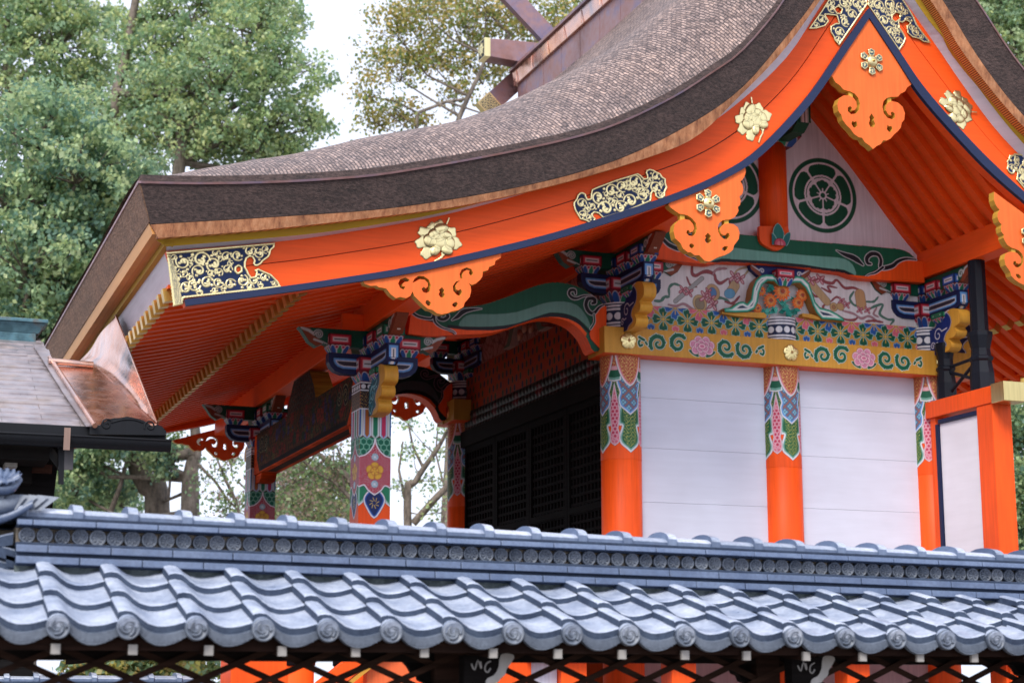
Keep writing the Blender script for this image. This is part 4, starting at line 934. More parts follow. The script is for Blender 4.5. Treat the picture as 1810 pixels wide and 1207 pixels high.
def flower3(c, R, y):
    for k in range(14):
        a = k * 2 * math.pi / 14; d = np.array([math.cos(a), 0, math.sin(a)]); n = np.array([-d[2], 0, d[0]]); cc = np.array([c[0], y, c[1]])
        p = [cc + d * R * .2 + [0, -.03, 0], cc + d * R * .65 + n * R * .2 + [0, -.022, 0], cc + d * R + [0, -.005, 0], cc + d * R * .65 - n * R * .2 + [0, -.022, 0]]
        m.add(p, [(0, 1, 2, 3)], (.75, .16, .04, 0)); m.add([q + np.array([0, -.002, 0]) for q in (p[0], (p[0] + p[1]) / 2, (p[0] * .4 + p[2] * .6), (p[0] + p[3]) / 2)], [(0, 1, 2, 3)], (.80, .30, .08, 0))
    m.lathe([(R * .26, 0), (R * .2, .02), (.001, .03)], (c[0], y - .022, c[1]), 10, (.40, .08, .03, 0), axis='y') if False else m.add([(c[0] + R * .25 * math.cos(t_), y - .036, c[1] + R * .25 * math.sin(t_)) for t_ in np.linspace(0, 6.28, 9)[:-1]], [tuple(range(8))], (.35, .06, .03, 0))
for u, v, R in ((905, 215, .105), (770, 212, .06), (830, 275, .085), (1035, 240, .075), (1010, 290, .075), (745, 325, .06)): flower3(bp([(u, v)])[0], R, -.10)
for _ in range(42):
    u, v = rnd.choice([(835, 190), (820, 320), (850, 330), (900, 325), (930, 330), (960, 350), (910, 290), (985, 250), (860, 210), (940, 300), (800, 345), (1000, 340)]); c = bp([(u + rnd.uniform(-18, 18), v + rnd.uniform(-14, 14))])[0]; a = rnd.uniform(0, 6.28); L = rnd.uniform(.03, .055)
    d = np.array([math.cos(a), 0, math.sin(a)]); n = np.array([-d[2], 0, d[0]]); cc = np.array([c[0], -.08 - rnd.uniform(0, .03), c[1]])
    m.add([cc - d * L, cc + n * L * .5 + [0, -.01, 0], cc + d * L, cc - n * L * .5 + [0, -.01, 0]], [(0, 1, 2, 3)], rnd.choice([(.03, .30, .24, 0), (.10, .45, .36, 0), (.02, .20, .16, 0)]))
for pts in ([(770, 215), (800, 240), (860, 245), (905, 290), (930, 330)], [(1035, 250), (980, 260), (905, 290)], [(830, 280), (850, 310)], [(745, 325), (790, 340), (830, 335)]):
    m.tube([(q[0], -.085, q[1]) for q in smooth(bp(pts), 4)], .009, 6, (.10, .42, .34, 0))
m.build('carved_chrysanthemums', M_PAINT, km)
for s in (0, 1):
    m = MB(); pts = [(505, 350), (560, 350), (780, 355), (800, 375), (795, 392), (600, 378), (510, 362)] if not s else [(1030, 380), (1130, 400), (1290, 415), (1180, 402), (1090, 365), (1030, 360)]
    m.prism(bp(pts), wall(-.14), -.08, 0, OCHRE); m.build('strut_foot', M_PAINT, km)

# ---- gable wall with the two round flower crests
gw = [(.05, 6.02), (3.49, 6.02)] + [(x, z + .07) for x, z in zip(np.linspace(3.49, .05, 40), np.where(np.linspace(3.49, .05, 40) > 1.77, np.interp(np.linspace(3.49, .05, 40), RR[:, 0], RR[:, 1]), np.interp(np.linspace(3.49, .05, 40), RL[:, 0], RL[:, 1])))]
cg_ = Cv(.05, 3.49, 6.02, 8.1, .005, (.74, .69, .75, 0)); GR = (.008, .085, .045, 0); PK = (.74, .69, .75, 0)
for cx in (2.322, 2 * S1 - 2.322):
    c = (cx, 6.66); R = .405
    cg_.circ(c, R, GR); cg_.circ(c, R * .885, PK); LW = [(0, GR)]
    X = cg_.A - cx; Y = cg_.B - 6.66; r = np.hypot(X, Y) / R; th = np.arctan2(Y, X); k5 = np.abs(((th - math.pi / 2) / (2 * math.pi / 5) + .5) % 1 - .5) * 2 * math.pi / 5    # angle from the petal axis
    def setm(mask, col): cg_.c = np.where(mask[..., None], np.array(col), cg_.c)
    sep = math.pi / 5 - k5                                    # angle from the gap between petals
    px = r * np.cos(k5); py = r * np.sin(k5)
    edge = r * np.sin(np.clip(sep, 0, 2))
    outer = (r < .835 - .16 * np.clip(.24 - sep, 0, 1) / .24 * (np.clip(.24 - sep, 0, 1) / .24)) & (edge > .030) & (r > .545)
    setm(outer, GR)
    setm((r < .545) & (r > .50), PK); setm((r < .495) & (r > .470) & (sep > .10), GR); setm((r <= .47), PK)
    lob = np.minimum(np.minimum(np.hypot(px - .33, py) - .085, np.hypot(px - .29, py - .095) - .085), np.hypot(px - .20, py - .045) - .105)
    setm((lob < 0) & (edge > .02) & (r < .45), GR)
    setm((r < .115) & (r > .07), PK); setm((r < .07), GR); setm((r < .19) & (r > .1) & (np.abs(py) < .014), PK)
m = MB(); m.prism(gw, wall(-.048), -.06, 0, PK); cg_.build(m, wall(-.05), gw); m.build('gable_wall', M_PAINT, shrine)
m = MB(); m.prism(gw, wall(YF + .05), -.06, 0, PK); m.build('gable_wall', M_PAINT, shrine)

# ---- strut, peach ornament, ridge bracket
m = MB(); m.lathe([(.152, 6.15), (.152, 7.15)], (S1 - .05, -.06, 0), 36, ORANGE)
m.prism(smooth(PW([(1342, 400), (1343, 425), (1355, 436), (1374, 443), (1390, 432), (1396, 420), (1392, 400)], -.20), 3), wall(-.205), -.05, 0, ORANGE); st = m.build('king_post', M_PAINT, shrine)
m = MB(); cv = Cv(1.60, 2.02, 6.02, 6.42, .004, ORANGE); sdA = np.full(cv.A.shape, 1e9); all_ = (slice(None), slice(None))
for pts, c_ in (([(1372, 430), (1366, 410), (1374, 396), (1384, 412), (1380, 430)], (.02, .18, .15, 0)), ([(1368, 436), (1356, 425), (1352, 410), (1366, 415), (1372, 428)], (.02, .16, .16, 0)), ([(1382, 432), (1386, 418), (1395, 412), (1394, 425), (1388, 436)], (.02, .16, .16, 0))):
    p = smooth(PW(pts, -.22), 3, True); cv.poly(p, bands=[(.008, (.30, .55, .50, 0)), (0, c_)], h=.02); sdA = np.minimum(sdA, cv.sdp(p, all_) - .008)
pc = PW([(1377, 432)], -.22)[0]
cv.ell(pc, .062, .055, 0, bands=[(.004, (.3, .03, .05, 0)), (0, (.58, .09, .15, 0)), (-.028, (.70, .22, .26, 0))], h=.03); cv.stroke([(pc[0], pc[1] + .05), (pc[0] + .008, pc[1] - .05)], .004, (.3, .03, .05, 0)); sdA = np.minimum(sdA, np.hypot((cv.A - pc[0]) / .062, (cv.B - pc[1]) / .055) * .058 - .062)
cv.build(m, wall(-.215), sdA); m.build('carved_peach', M_PAINT, st)

# ---- rainbow beam of the gable
cr = Cv(.05, 3.49, 5.80, 6.22, .0045, GREEN)
def mirr(pts): return [(2 * S1 - x, z) for x, z in pts]
beam_o = PW([(1060, 238), (1040, 205), (1000, 175), (940, 157), (600, 128), (165, 92), (0, 78), (-200, 66)], -.16, *Z7)
bt = sorted(beam_o); xs_ = np.linspace(S1, 3.45, 30); zt_ = np.interp(xs_, [p[0] for p in bt], [p[1] for p in bt])
top = [(2 * S1 - x, z) for x, z in zip(xs_[::-1], zt_[::-1])] + list(zip(xs_[1:], zt_[1:]))
low = PW([(0, 262), (300, 290), (560, 325), (640, 358), (860, 375), (1060, 386)], -.16, *Z7); lx = [p[0] for p in low]; lz = [p[1] for p in low]
zl = np.interp(xs_, lx, lz); bot = [(x, z) for x, z in zip(xs_[::-1], zl[::-1])] + [(2 * S1 - x, z) for x, z in zip(xs_[1:], zl[1:])]
bout = top + bot
for f in (lambda p: p, mirr):
    z7 = lambda pts: f(PW(pts, -.16, *Z7))
    cr.poly(z7([(-230, 235), (0, 248), (300, 275), (560, 312), (660, 365), (1140, 404), (1140, 424), (-230, 420)]), ORANGE)
    cr.poly(z7([(-230, 230), (0, 240), (300, 270), (560, 305), (640, 342), (650, 362), (560, 328), (0, 264), (-230, 252)]), BLACK)
    cr.poly(smooth(z7([(-230, 168), (0, 175), (300, 203), (520, 218), (595, 245), (630, 290), (640, 345), (560, 303), (300, 268), (0, 240), (-230, 230)]), 2, True), TEAL)
    cr.poly(smooth(z7([(690, 355), (740, 330), (800, 300), (880, 288), (930, 252), (990, 236), (1080, 240), (1140, 242), (1140, 404), (700, 390)]), 2, True), bands=[(.012, (.02, .02, .02, 0)), (0, ORANGE)])
    dk = (.012, .012, .018, 0); we = (.62, .60, .62, 0)
    cr.stroke(smooth(z7([(505, 168), (560, 195), (615, 215), (650, 235), (690, 268)]), 4), .028, bands=[(.007, we), (0, dk)], prof=[.1, .7, 1, 1, .35])
    cr.stroke(smooth(z7([(1060, 232), (990, 226), (935, 244), (895, 276), (835, 292), (812, 280), (815, 235), (795, 198), (750, 192), (718, 220), (722, 255), (745, 262)]), 5), .022, bands=[(.008, we), (0, dk)], prof=[.3, .7, 1, .9, .8, 1, 1, .5])
    cr.stroke(smooth(z7([(830, 285), (780, 322), (735, 335), (705, 352)]), 4), .014, bands=[(.006, we), (0, dk)], prof=[1, .6, .2])
m = MB(); m.prism(bout, wall(-.158), -.16, 0, ORANGE); cr.build(m, wall(-.16), bout); m.build('rainbow_beam', M_PAINT, shrine)
m = MB(); m.prism(bout, wall(YF + .2), -.2, 0, ORANGE); m.build('rainbow_beam', M_PAINT, shrine)

# ---- bracket sets
def shape_face(m, outl, fr, thick, bands, body, res=.006, off=.001):
    m.prism(outl, fr, -thick, 0, body, body)
    o = np.array(outl); cv = Cv(o[:, 0].min(), o[:, 0].max(), o[:, 1].min(), o[:, 1].max(), res, bands[0][1]); s_ = cv.sdp(outl, (slice(None), slice(None)))
    cv.put((slice(None), slice(None)), s_, bands); cv.build(m, fr, s_, off=off); return cv
def masu(P0, c1, sz=.105, h1=.07, h2=.10):
    """small bearing block, bevelled below: red (or blue, green) with nested frames on its faces, painted leaves on the bevel"""
    m = MB(); x, y, z = P0; a = sz * .62; dk = (.16, .02, .03, 0)
    m.hexa([(x - a, y - a, z), (x + a, y - a, z), (x + a, y + a, z), (x - a, y + a, z), (x - sz, y - sz, z + h1), (x + sz, y - sz, z + h1), (x + sz, y + sz, z + h1), (x - sz, y + sz, z + h1)], dk)
    m.box(x - sz, x + sz, y - sz, y + sz, z + h1, z + h1 + h2, tuple(np.array(c1) * .35))
    for fr, w_ in ((Frame((x, y - sz, z + h1), (1, 0, 0), (0, 0, 1), (0, -1, 0)), sz), (Frame((x - sz, y, z + h1), (0, 1, 0), (0, 0, 1), (-1, 0, 0)), sz), (Frame((x, y + sz, z + h1), (1, 0, 0), (0, 0, 1), (0, 1, 0)), sz)):
        cv = Cv(-w_, w_, 0, h2, .006, tuple(np.array(c1) * .25)); R = lambda i, c: cv.rect(-w_ + i, w_ - i, i * .9, h2 - i * .9, c)
        R(.008, c1); R(.026, tuple(np.minimum(np.array(c1) * 1.6 + .12, .8) * [1, 1, 1, 0])); R(.034, (.72, .68, .72, 0)); cv.stroke([(-w_ + .05, h2 / 2), (w_ - .05, h2 / 2)], .005, BLACK); cv.build(m, fr, off=.001)
    s3 = math.hypot(sz - a, h1)
    for fr in (Frame((x, y - a, z), (1, 0, 0), (0, -(sz - a) / s3, h1 / s3), (0, -h1 / s3, -(sz - a) / s3)), Frame((x - a, y, z), (0, 1, 0), (-(sz - a) / s3, 0, h1 / s3), (-h1 / s3, 0, -(sz - a) / s3))):
        cv = Cv(-sz, sz, 0, s3, .006, (.20, .02, .035, 0))
        for k, cc in ((-1, (.02, .08, .30, 0)), (1, (.02, .08, .30, 0)), (0, (.02, .22, .12, 0))): cv.ell((k * sz * .55, s3 * .30), sz * .22, s3 * .62, k * -.35, bands=[(.007, (.66, .62, .66, 0)), (0, cc)])
        for k in (-1, 1): cv.circ((k * sz * .3, s3 * .72), sz * .13, bands=[(.006, (.7, .5, .55, 0)), (0, (.5, .03, .08, 0))])
        trap = [(-a, 0), (a, 0), (sz, s3), (-sz, s3)]; cv.build(m, fr, trap, off=.001)
    return m
def arm_outline(L, z0, z1, r=.10): # boat-shaped bracket arm, symmetric
    h = z1 - z0; R = [(L, z1), (L, z0 + h * .55), (L - .02, z0 + h * .32), (L - .06, z0 + h * .12), (L - .13, z0)]
    return [(-x, z) for x, z in R] + [(x, z) for x, z in R[::-1]]
def cloud_arm(L, z0, z1):          # upper green arm that ends in a carved cloud
    h = z1 - z0; R = [(L, z1), (L - .03, z1 - h * .18), (L - .10, z0 + h * .18), (L - .17, z0 - h * .10), (L - .24, z0 + .02), (L - .30, z0)]
    return [(-x, z) for x, z in R] + [(x, z) for x, z in R[::-1]]
ARMB = [(0, (.010, .018, .085, 0)), (-.020, (.008, .014, .07, 0)), (-.048, SKYB), (-.066, (.72, .70, .74, 0)), (-.074, (.04, .03, .05, 0))]
def cloud_paint(cv, L, z0, z1):
    cv.c[:] = np.array((.006, .085, .05, 0))
    for s in (-1, 1):
        cv.poly([(s * (L + .01), z1 + .01), (s * (L - .10), z1 + .01), (s * (L - .15), (z0 + z1) / 2), (s * (L - .30), z0), (s * (L - .25), z0 - .05), (s * L, z0 - .05)], (.24, .055, .025, 0))
        sp = xf(spiral(1.1, 1, .25, 14, 0), (s * (L - .19), z0 + (z1 - z0) * .62), .042, 0, s)
        cv.stroke([(s * (L - .03), z1 - .01), (s * (L - .10), z1 - .03)] + sp, .013, (.50, .54, .54, 0)); cv.stroke(sp + [], .004, (.04, .08, .08, 0))
        cv.stroke(smooth([(s * (L - .15), z0 + .05), (s * (L - .22), z0 + .03), (s * (L - .27), z0 + .01)], 3), .010, (.50, .54, .54, 0))
def bracket_set(px, py, z, noses=((0, -1),), back=True, side_=True):
    """z = underside of the big bearing block"""
    g = empty('bracket_set', (px, py, z), shrine)
    # big block
    m = masu((0, 0, 0), (.45, .025, .05, 0), .165, .12, .13); m.build('bearing_block', M_PAINT, g)
    za, zb_ = .10, .29
    m = MB(); o_ = arm_outline(.43, za, zb_); shape_face(m, o_, Frame((0, -.055, 0), (1, 0, 0), (0, 0, 1), (0, -1, 0)), .11, ARMB, (.010, .018, .085, 0)); 
    shape_face(m, o_, Frame((0, .055, 0), (1, 0, 0), (0, 0, 1), (0, 1, 0)), .01, ARMB, (.010, .018, .085, 0)); m.build('bracket_arm', M_PAINT, g)
    Lf = .71; o_ = [(-Lf, zb_), (-Lf, za + .06), (-Lf + .015, za + .035), (-Lf + .06, za + .012), (-Lf + .15, za), (.43, za), (.43, zb_)]
    m = MB(); shape_face(m, o_, Frame((-.055, 0, 0), (0, 1, 0), (0, 0, 1), (-1, 0, 0)), .11, ARMB, (.010, .018, .085, 0))
    cv = Cv(-.055, .055, za + .06, zb_, .005, (.010, .018, .085, 0)); cv.rect(-.042, .042, za + .05, zb_ - .022, SKYB); cv.rect(-.022, .022, za + .05, zb_ - .045, (.72, .70, .74, 0)); cv.stroke([(0, zb_ - .06), (0, za + .05)], .005, BLACK)
    cv.build(m, Frame((0, -Lf - .001, 0), (1, 0, 0), (0, 0, 1), (0, -1, 0))); 
    q = np.array([[-.055, -Lf + .001, za + .06], [.055, -Lf + .001, za + .06], [.055, -Lf + .062, za + .010], [-.055, -Lf + .062, za + .010]]) + [0, -.003, -.004]
    m.add(q * [.55, 1, 1], [(0, 1, 2, 3)], SKYB); m.add((q + [0, -.001, -.001]) * [.3, 1, 1], [(0, 1, 2, 3)], (.72, .70, .74, 0)); m.build('bracket_arm', M_PAINT, g)
    for s in (-1, 0, 1): mm = masu((s * .335, 0, zb_ + .001), (.45, .025, .05, 0) if s else (.02, .05, .22, 0)); mm.build('bearing_block', M_PAINT, g)
    masu((0, -.28, zb_ + .001), (.45, .025, .05, 0)).build('bearing_block', M_PAINT, g)
    masu((0, -.605, zb_ + .001), (.02, .08, .32, 0) if px > -1 else (.02, .16, .09, 0)).build('bearing_block', M_PAINT, g)
    masu((0, -.36, za - .095), (.02, .20, .10, 0), .10, .05, .055).build('bearing_block', M_PAINT, g)
    z0, z1 = .355, .515
    m = MB(); o_ = cloud_arm(.72, z0, z1); cv = shape_face(m, o_, Frame((0, -.05, 0), (1, 0, 0), (0, 0, 1), (0, -1, 0)), .10, [(0, (.006, .085, .05, 0))], (.006, .085, .05, 0)); 
    cv = Cv(-.72, .72, z0 - .03, z1, .006, GREEN); cloud_paint(cv, .72, z0, z1); cv.build(m, Frame((0, -.05, 0), (1, 0, 0), (0, 0, 1), (0, -1, 0)), o_, off=.003)
    m.build('cloud_bracket_arm', M_PAINT, g)
    m = MB(); o_ = [(-.96, z1 + .05), (-.93, z1 + .02), (-.86, z0 + .12), (-.76, z0 + .06), (-.70, z0 + .08), (-.70, z0), (.6, z0), (.72, z1)] if False else [(-.99, z1), (-.97, z1 - .03), (-.90, z0 + .07), (-.80, z0 + .0), (-.74, z0 + .02), (-.70, z0), (.5, z0), (.6, z1)]
    fr_ = Frame((-.055, 0, 0), (0, 1, 0), (0, 0, 1), (-1, 0, 0)); m.prism(o_, fr_, -.11, 0, (.20, .045, .02, 0)); cv = Cv(-.99, .6, z0 - .01, z1, .006, (.006, .085, .05, 0))
    cv.poly([(-1.0, z1 + .01), (-.83, z1 + .01), (-.78, z0 + .05), (-.70, z0 - .02), (-1.0, z0 - .02)], (.24, .055, .025, 0)); sp = xf(spiral(1.1, 1, .25, 14, 0), (-.76, z0 + .09), .045, 0, -1); cv.stroke([(-.90, z1 - .005), (-.83, z1 - .03)] + sp, .011, (.50, .54, .54, 0))
    cv.build(m, fr_, o_, off=.002)
    m.add([(-.02, -.955, z1 - .04), (.03, -.955, z1 - .04), (.02, -.845, z0 + .03), (-.01, -.845, z0 + .03)], [(0, 1, 2, 3)], (.62, .52, .46, 0)); m.build('cloud_bracket_arm', M_PAINT, g)
    return g
B0 = bracket_set(S0, 0, 5.31); 
def cp_set(g, loc, mirror=False):
    q = dup(g, shrine, loc)
    for ch in list(g.children):
        c = dup(ch, q)
    if mirror: q.scale = (1, -1, 1)
    return q
cp_set(B0, (S2, 0, 5.31)); BP = bracket_set(XP, 0, 4.345)
cp_set(B0, (S0, YF, 5.31)); cp_set(B0, (S2, YF, 5.31)); cp_set(BP, (XP, YF, 4.345))
# middle bracket over the strut and the ridge bracket at the king post
g = empty('bracket_set', (S1, 0, 5.62), shrine)
masu((0, -.10, .0), (.45, .025, .05, 0), .10, .08, .085).build('bearing_block', M_PAINT, g)
m = MB(); o_ = [(-.36, .215), (-.34, .16), (-.26, .10), (-.20, .05), (-.14, .07), (.14, .07), (.20, .05), (.26, .10), (.34, .16), (.36, .215)]; fr_ = Frame((0, -.09, 0), (1, 0, 0), (0, 0, 1), (0, -1, 0)); m.prism(o_, fr_, -.07, 0, (.01, .02, .12, 0))
cv = Cv(-.36, .36, .05, .215, .005, (.010, .02, .13, 0))
for s in (-1, 1):
    cv.poly([(s * .37, .22), (s * .30, .22), (s * .22, .11), (s * .16, .06), (s * .22, .04), (s * .37, .14)], (.24, .06, .03, 0)); sp = xf(spiral(1.1, 1, .25, 12), (s * .215, .155), .028, 0, s); cv.stroke([(s * .33, .205)] + sp, .006, (.6, .6, .64, 0)); 
cv.build(m, fr_, o_, off=.001); m.build('bracket_arm', M_PAINT, g)
g = empty('bracket_set', (S1, -.06, 7.10), shrine)
masu((0, 0, .0), (.03, .10, .06, 0), .20, .10, .12).build('bearing_block', M_PAINT, g)
GB = [(0, (.008, .07, .035, 0)), (-.03, (.008, .07, .035, 0)), (-.042, (.42, .45, .42, 0)), (-.062, (.70, .66, .66, 0)), (-.070, (.05, .03, .04, 0))]
m = MB(); o_ = [(-.62, .30), (-.62, .18), (-.58, .10), (-.48, .04), (.3, .04), (.3, .30)]; shape_face(m, o_, Frame((-.07, 0, 0), (0, 1, 0), (0, 0, 1), (-1, 0, 0)), .14, GB, (.008, .07, .035, 0))
cv = Cv(-.07, .07, .10, .30, .005, (.008, .07, .035, 0)); cv.rect(-.045, .045, .0, .27, (.42, .45, .42, 0)); cv.rect(-.03, .03, 0, .255, (.70, .66, .66, 0)); cv.stroke([(0, .24), (0, .1)], .006, BLACK); cv.build(m, Frame((0, -.622, 0), (1, 0, 0), (0, 0, 1), (0, -1, 0))); m.build('bracket_arm', M_PAINT, g)
masu((0, -.48, .30), (.03, .10, .06, 0), .12, .08, .09).build('bearing_block', M_PAINT, g)
m = MB(); o_ = [(-.85, .62), (-.85, .55), (-.80, .48), (-.70, .46), (.3, .46), (.3, .62)]; shape_face(m, o_, Frame((-.07, 0, 0), (0, 1, 0), (0, 0, 1), (-1, 0, 0)), .14, ARMB, (.01, .015, .07, 0)); m.build('bracket_arm', M_PAINT, g)
m = MB(); m.box(-.13, .13, -1.75, VF + 1.6, .66, .88, ORANGE); o_ = m.build('ridge_purlin', M_PAINTH, shrine); o_.location = (S1, 0, 7.10)

# ---- carved noses on the pillars
def nose(x, y, z, dirn, colr, swirl, name='carved_nose', blue=True):
    """side profile in (forward, z); ochre scalloped edge, painted side faces"""
    prof = smooth([(.0, .0), (.34, .0), (.43, .03), (.455, .09), (.42, .145), (.44, .16), (.53, .17), (.565, .23), (.535, .285), (.57, .30), (.64, .33), (.655, .41), (.62, .49), (.54, .53), (.42, .535), (.30, .50), (.22, .43), (.16, .36), (0, .34)], 4)
    m = MB(); dx, dy = dirn; fa = (dx, dy, 0); n = (-1, 0, 0) if dy else (0, -1, 0); t_ = .065; prof = [(a * .93, b * .80) for a, b in prof]
    O = (x + n[0] * t_, y + n[1] * t_, z); fr = Frame(O, fa, (0, 0, 1), n); OY = (.68, .34, .045, 0)
    m.prism(prof, fr, -2 * t_, 0, OY, OY)
    cv = Cv(0, .65, 0, .54, .0045, OY); s_ = cv.sdp(prof, (slice(None), slice(None))); blob = smooth([(0, 0), (.20, .0), (.26, .05), (.36, .09), (.32, .16), (.36, .24), (.44, .30), (.47, .38), (.44, .46), (.36, .515), (.26, .49), (.20, .44), (.10, .38), (0, .36)], 4); blob = [(a * .93, b * .80) for a, b in blob]
    cv.poly(blob, bands=[(.014, (.02, .01, .03, 0)), (.010, (.62, .58, .66, 0)), (.003, colr)])
    for c, r, f in (((.20, .20), .075, 1), ((.31, .40), .05, -1), ((.10, .10), .04, 1)): cv.stroke([(c[0] + r * 2.2, c[1] + r * .6)] + xf(spiral(1.2, 1, .2, 16), c, r, .4, f), .006, (.62, .60, .70, 0) if swirl else (.30, .55, .60, 0))
    if not swirl:
        for k in range(7): cv.stroke(smooth([(.02 + k * .03, .02 + k * .05), (.10 + k * .03, .06 + k * .05), (.16 + k * .035, .02 + k * .06), (.22 + k * .035, .08 + k * .055)], 4), .007, [(.25, .50, .55, 0), (.02, .22, .30, 0)][k % 2])
    cv.build(m, fr, prof, off=.002)
    for zz, yy_2 in ((.30, .635), (.16, .45)): pass
    m.build(name, M_PAINT, shrine, bevel=.018)
nose(S0, -.12, 4.985 + .01, (0, -1), (.010, .02, .11, 0), True); nose(S2, -.12, 4.995, (0, -1), (.010, .025, .17, 0), True); nose(S2 + .1, 0, 5.015, (1, 0), (.008, .012, .05, 0), True)
nose(XP, -.05, 4.04, (0, -1), (.02, .10, .13, 0), False); nose(XP, YF + .05, 4.04, (0, 1), (.02, .10, .13, 0), False)

# ---- purlins
for x, z0, nm in ((S0, 5.84, 0), (S2, 5.84, 0), (XP, 4.86, 0)):
    m = MB(); m.box(x - .10, x + .10, YB + .09, VF - YB - .09, z0, z0 + .29, ORANGE); m.build('purlin', M_PAINTH, shrine, bevel=.006)
m = MB(); m.box(XP - .30, XP + .02, -.03, .05, 4.862, 5.02, ORANGE); m.build('purlin_spacer', M_PAINTH, shrine)

# ---- porch pillars: square, with painted cloth pattern
def porch_art():
    zt = 4.37; cv = Cv(-.15, .15, 2.9, zt, .0042, ORANGE); all_ = (slice(None), slice(None)); W_ = (.74, .74, .80, 0); ln = (.02, .02, .04, 0)
    zof = lambda v: 4.113 - (v - 450) / 736.0
    cv.rect(-.15, .15, 4.113, zt, (.025, .018, .03, 0)); scribble(cv, 80, (.42, .26, .07, 0), .18, np.where((cv.B > 4.113) & (cv.B < 4.27), -1, 1))
    cv.rect(-.15, .15, 4.28, 4.292, W_); cv.rect(-.15, .15, 4.352, 4.364, W_)
    for k in range(-2, 3): cv.circ((k * .06, 4.322), .022, W_)
    # lower lobes
    for s in (-1, 1): cv.poly([(s * .02, zof(960)), (s * .16, zof(950)), (s * .16, zof(1110)), (s * .13, zof(1095)), (s * .05, zof(1040))], bands=[(.006, ln), (.003, W_), (-.008, (.25, .5, .4, 0)), (-.02, (.02, .22, .11, 0))])
    lob = smooth([(0, zof(1185)), (.07, zof(1120)), (.10, zof(1060)), (.06, zof(1010)), (0, zof(990)), (-.06, zof(1010)), (-.10, zof(1060)), (-.07, zof(1120))], 3, True)
    cv.poly(lob, bands=[(.008, ln), (.005, W_), (-.008, BLUE), (-.020, (.01, .025, .12, 0))]); 
    for k in range(8): a = k * .785; cv.stroke([(.02 * math.cos(a), zof(1085) + .02 * math.sin(a)), (.045 * math.cos(a + .3), zof(1085) + .05 * math.sin(a + .3))], .0035, (.50, .36, .10, 0))
    # hexagon field
    cv.rect(-.15, .15, zof(800), zof(640), (.006, .13, .075, 0)); hexes(cv, .055, (.16, .42, .30, 0), np.where((cv.B > zof(800)) & (cv.B < zof(640)), -1, 1), .10)
    cr_ = smooth([(0, zof(643)), (.012, zof(690)), (.05, zof(735)), (.10, zof(765)), (.16, zof(785)), (.17, zof(880)), (.16, zof(975)), (.10, zof(965)), (.06, zof(1000)), (0, zof(1030))], 3)
    cr2 = cr_ + [(-x, z) for x, z in cr_[::-1]]
    cv.poly(cr2, bands=[(.010, ln), (.006, W_), (-.006, (.42, .02, .05, 0))]); scribble(cv, 120, (.62, .50, .55, 0), .22, cv.sdp(cr2, all_) + .01)
    for zz, r in ((zof(775), .032), (zof(958), .032)):
        for k in range(8): cv.circ((r * .6 * math.cos(k * .785), zz + r * .6 * math.sin(k * .785)), r * .42, bands=[(.003, (.1, .2, .3, 0)), (0, (.45, .58, .66, 0))])
        cv.circ((0, zz), r * .35, (.70, .75, .8, 0))
    for k in range(5): a = math.pi / 2 + k * 1.2566; cv.circ((.042 * math.cos(a), zof(870) + .042 * math.sin(a)), .040, bands=[(.004, (.35, .04, .03, 0)), (0, (.72, .42, .05, 0))])
    cv.circ((0, zof(870)), .036, bands=[(.004, (.35, .04, .03, 0)), (0, (.72, .42, .05, 0))]); 
    for k in range(5): a = math.pi / 2 + k * 1.2566 + .63; cv.stroke([(.015 * math.cos(a), zof(870) + .015 * math.sin(a)), (.07 * math.cos(a), zof(870) + .07 * math.sin(a))], .003, (.35, .04, .03, 0))
    # hanging stripes
    cv.rect(-.15, .15, zof(640), 4.113, ln)
    for k, cc in enumerate(((.02, .08, .34, 0), (.34, .10, .02, 0), (.01, .17, .09, 0), (.46, .02, .09, 0), (.02, .10, .40, 0))):
        x = -.158 + .079 * k; pts = lambda w_: [(x - w_, 4.12), (x + w_, 4.12), (x + w_, zof(630)), (x, zof(652)), (x - w_, zof(630))]
        cv.poly(pts(.037), W_); cv.poly([(a, max(b, b)) for a, b in pts(.028)], (.25, .40, .62, 0) if k % 2 else (.35, .5, .45, 0)); cv.poly([(a, b + (.012 if b < 4.1 else 0)) for a, b in pts(.020)], cc)
    cv.rect(-.15, .15, 4.108, 4.118, W_)
    return cv
PA = porch_art()
pp = None
for y in (0, YF):
    m = MB(); h = .1485; m.box(XP - h, XP + h, y - h, y + h, .4, 4.37, ORANGE); c = (XP, y, 0)
    for n, ea in (((0, -1, 0), (1, 0, 0)), ((-1, 0, 0), (0, 1, 0)), ((0, 1, 0), (1, 0, 0)), ((1, 0, 0), (0, 1, 0))): PA.build(m, Frame(c, ea, (0, 0, 1), n), off=.15)
    m.build('porch_pillar', M_PAINT, shrine)

# ---- shrimp beam joining porch and body (arched), near and far
Zs = (4.022, 950, 400); Zp = (4.023, 640, 460)
top_e = PW([(727, 545), (760, 541), (800, 543), (850, 539), (900, 523), (950, 504), (985, 499), (1020, 506), (1050, 523), (1072, 542)], -.12)
bot_e = PW([(1072, 610), (1050, 622), (1036, 596), (1015, 574), (985, 562), (955, 562), (915, 574), (870, 588), (800, 592), (760, 594), (722, 590)], -.12)
eo = smooth(top_e, 3) + smooth(bot_e, 3); a_ = np.array(eo)
ce = Cv(a_[:, 0].min(), a_[:, 0].max(), a_[:, 1].min(), a_[:, 1].max(), .0045, (.008, .085, .045, 0))
s6 = lambda pts: PW(pts, -.12, *Zs); sp_ = lambda pts: PW(pts, -.12, *Zp); dk = (.012, .01, .014, 0); we = (.55, .52, .55, 0)
ce.poly(smooth(sp_([(660, 525), (700, 495), (760, 500), (1046, 500), (1060, 560), (620, 560)]), 2, True) , ORANGE)
ce.poly(s6([(-80, 690), (0, 668), (90, 640), (200, 650), (290, 690), (350, 760), (330, 820), (-80, 820)]), ORANGE)
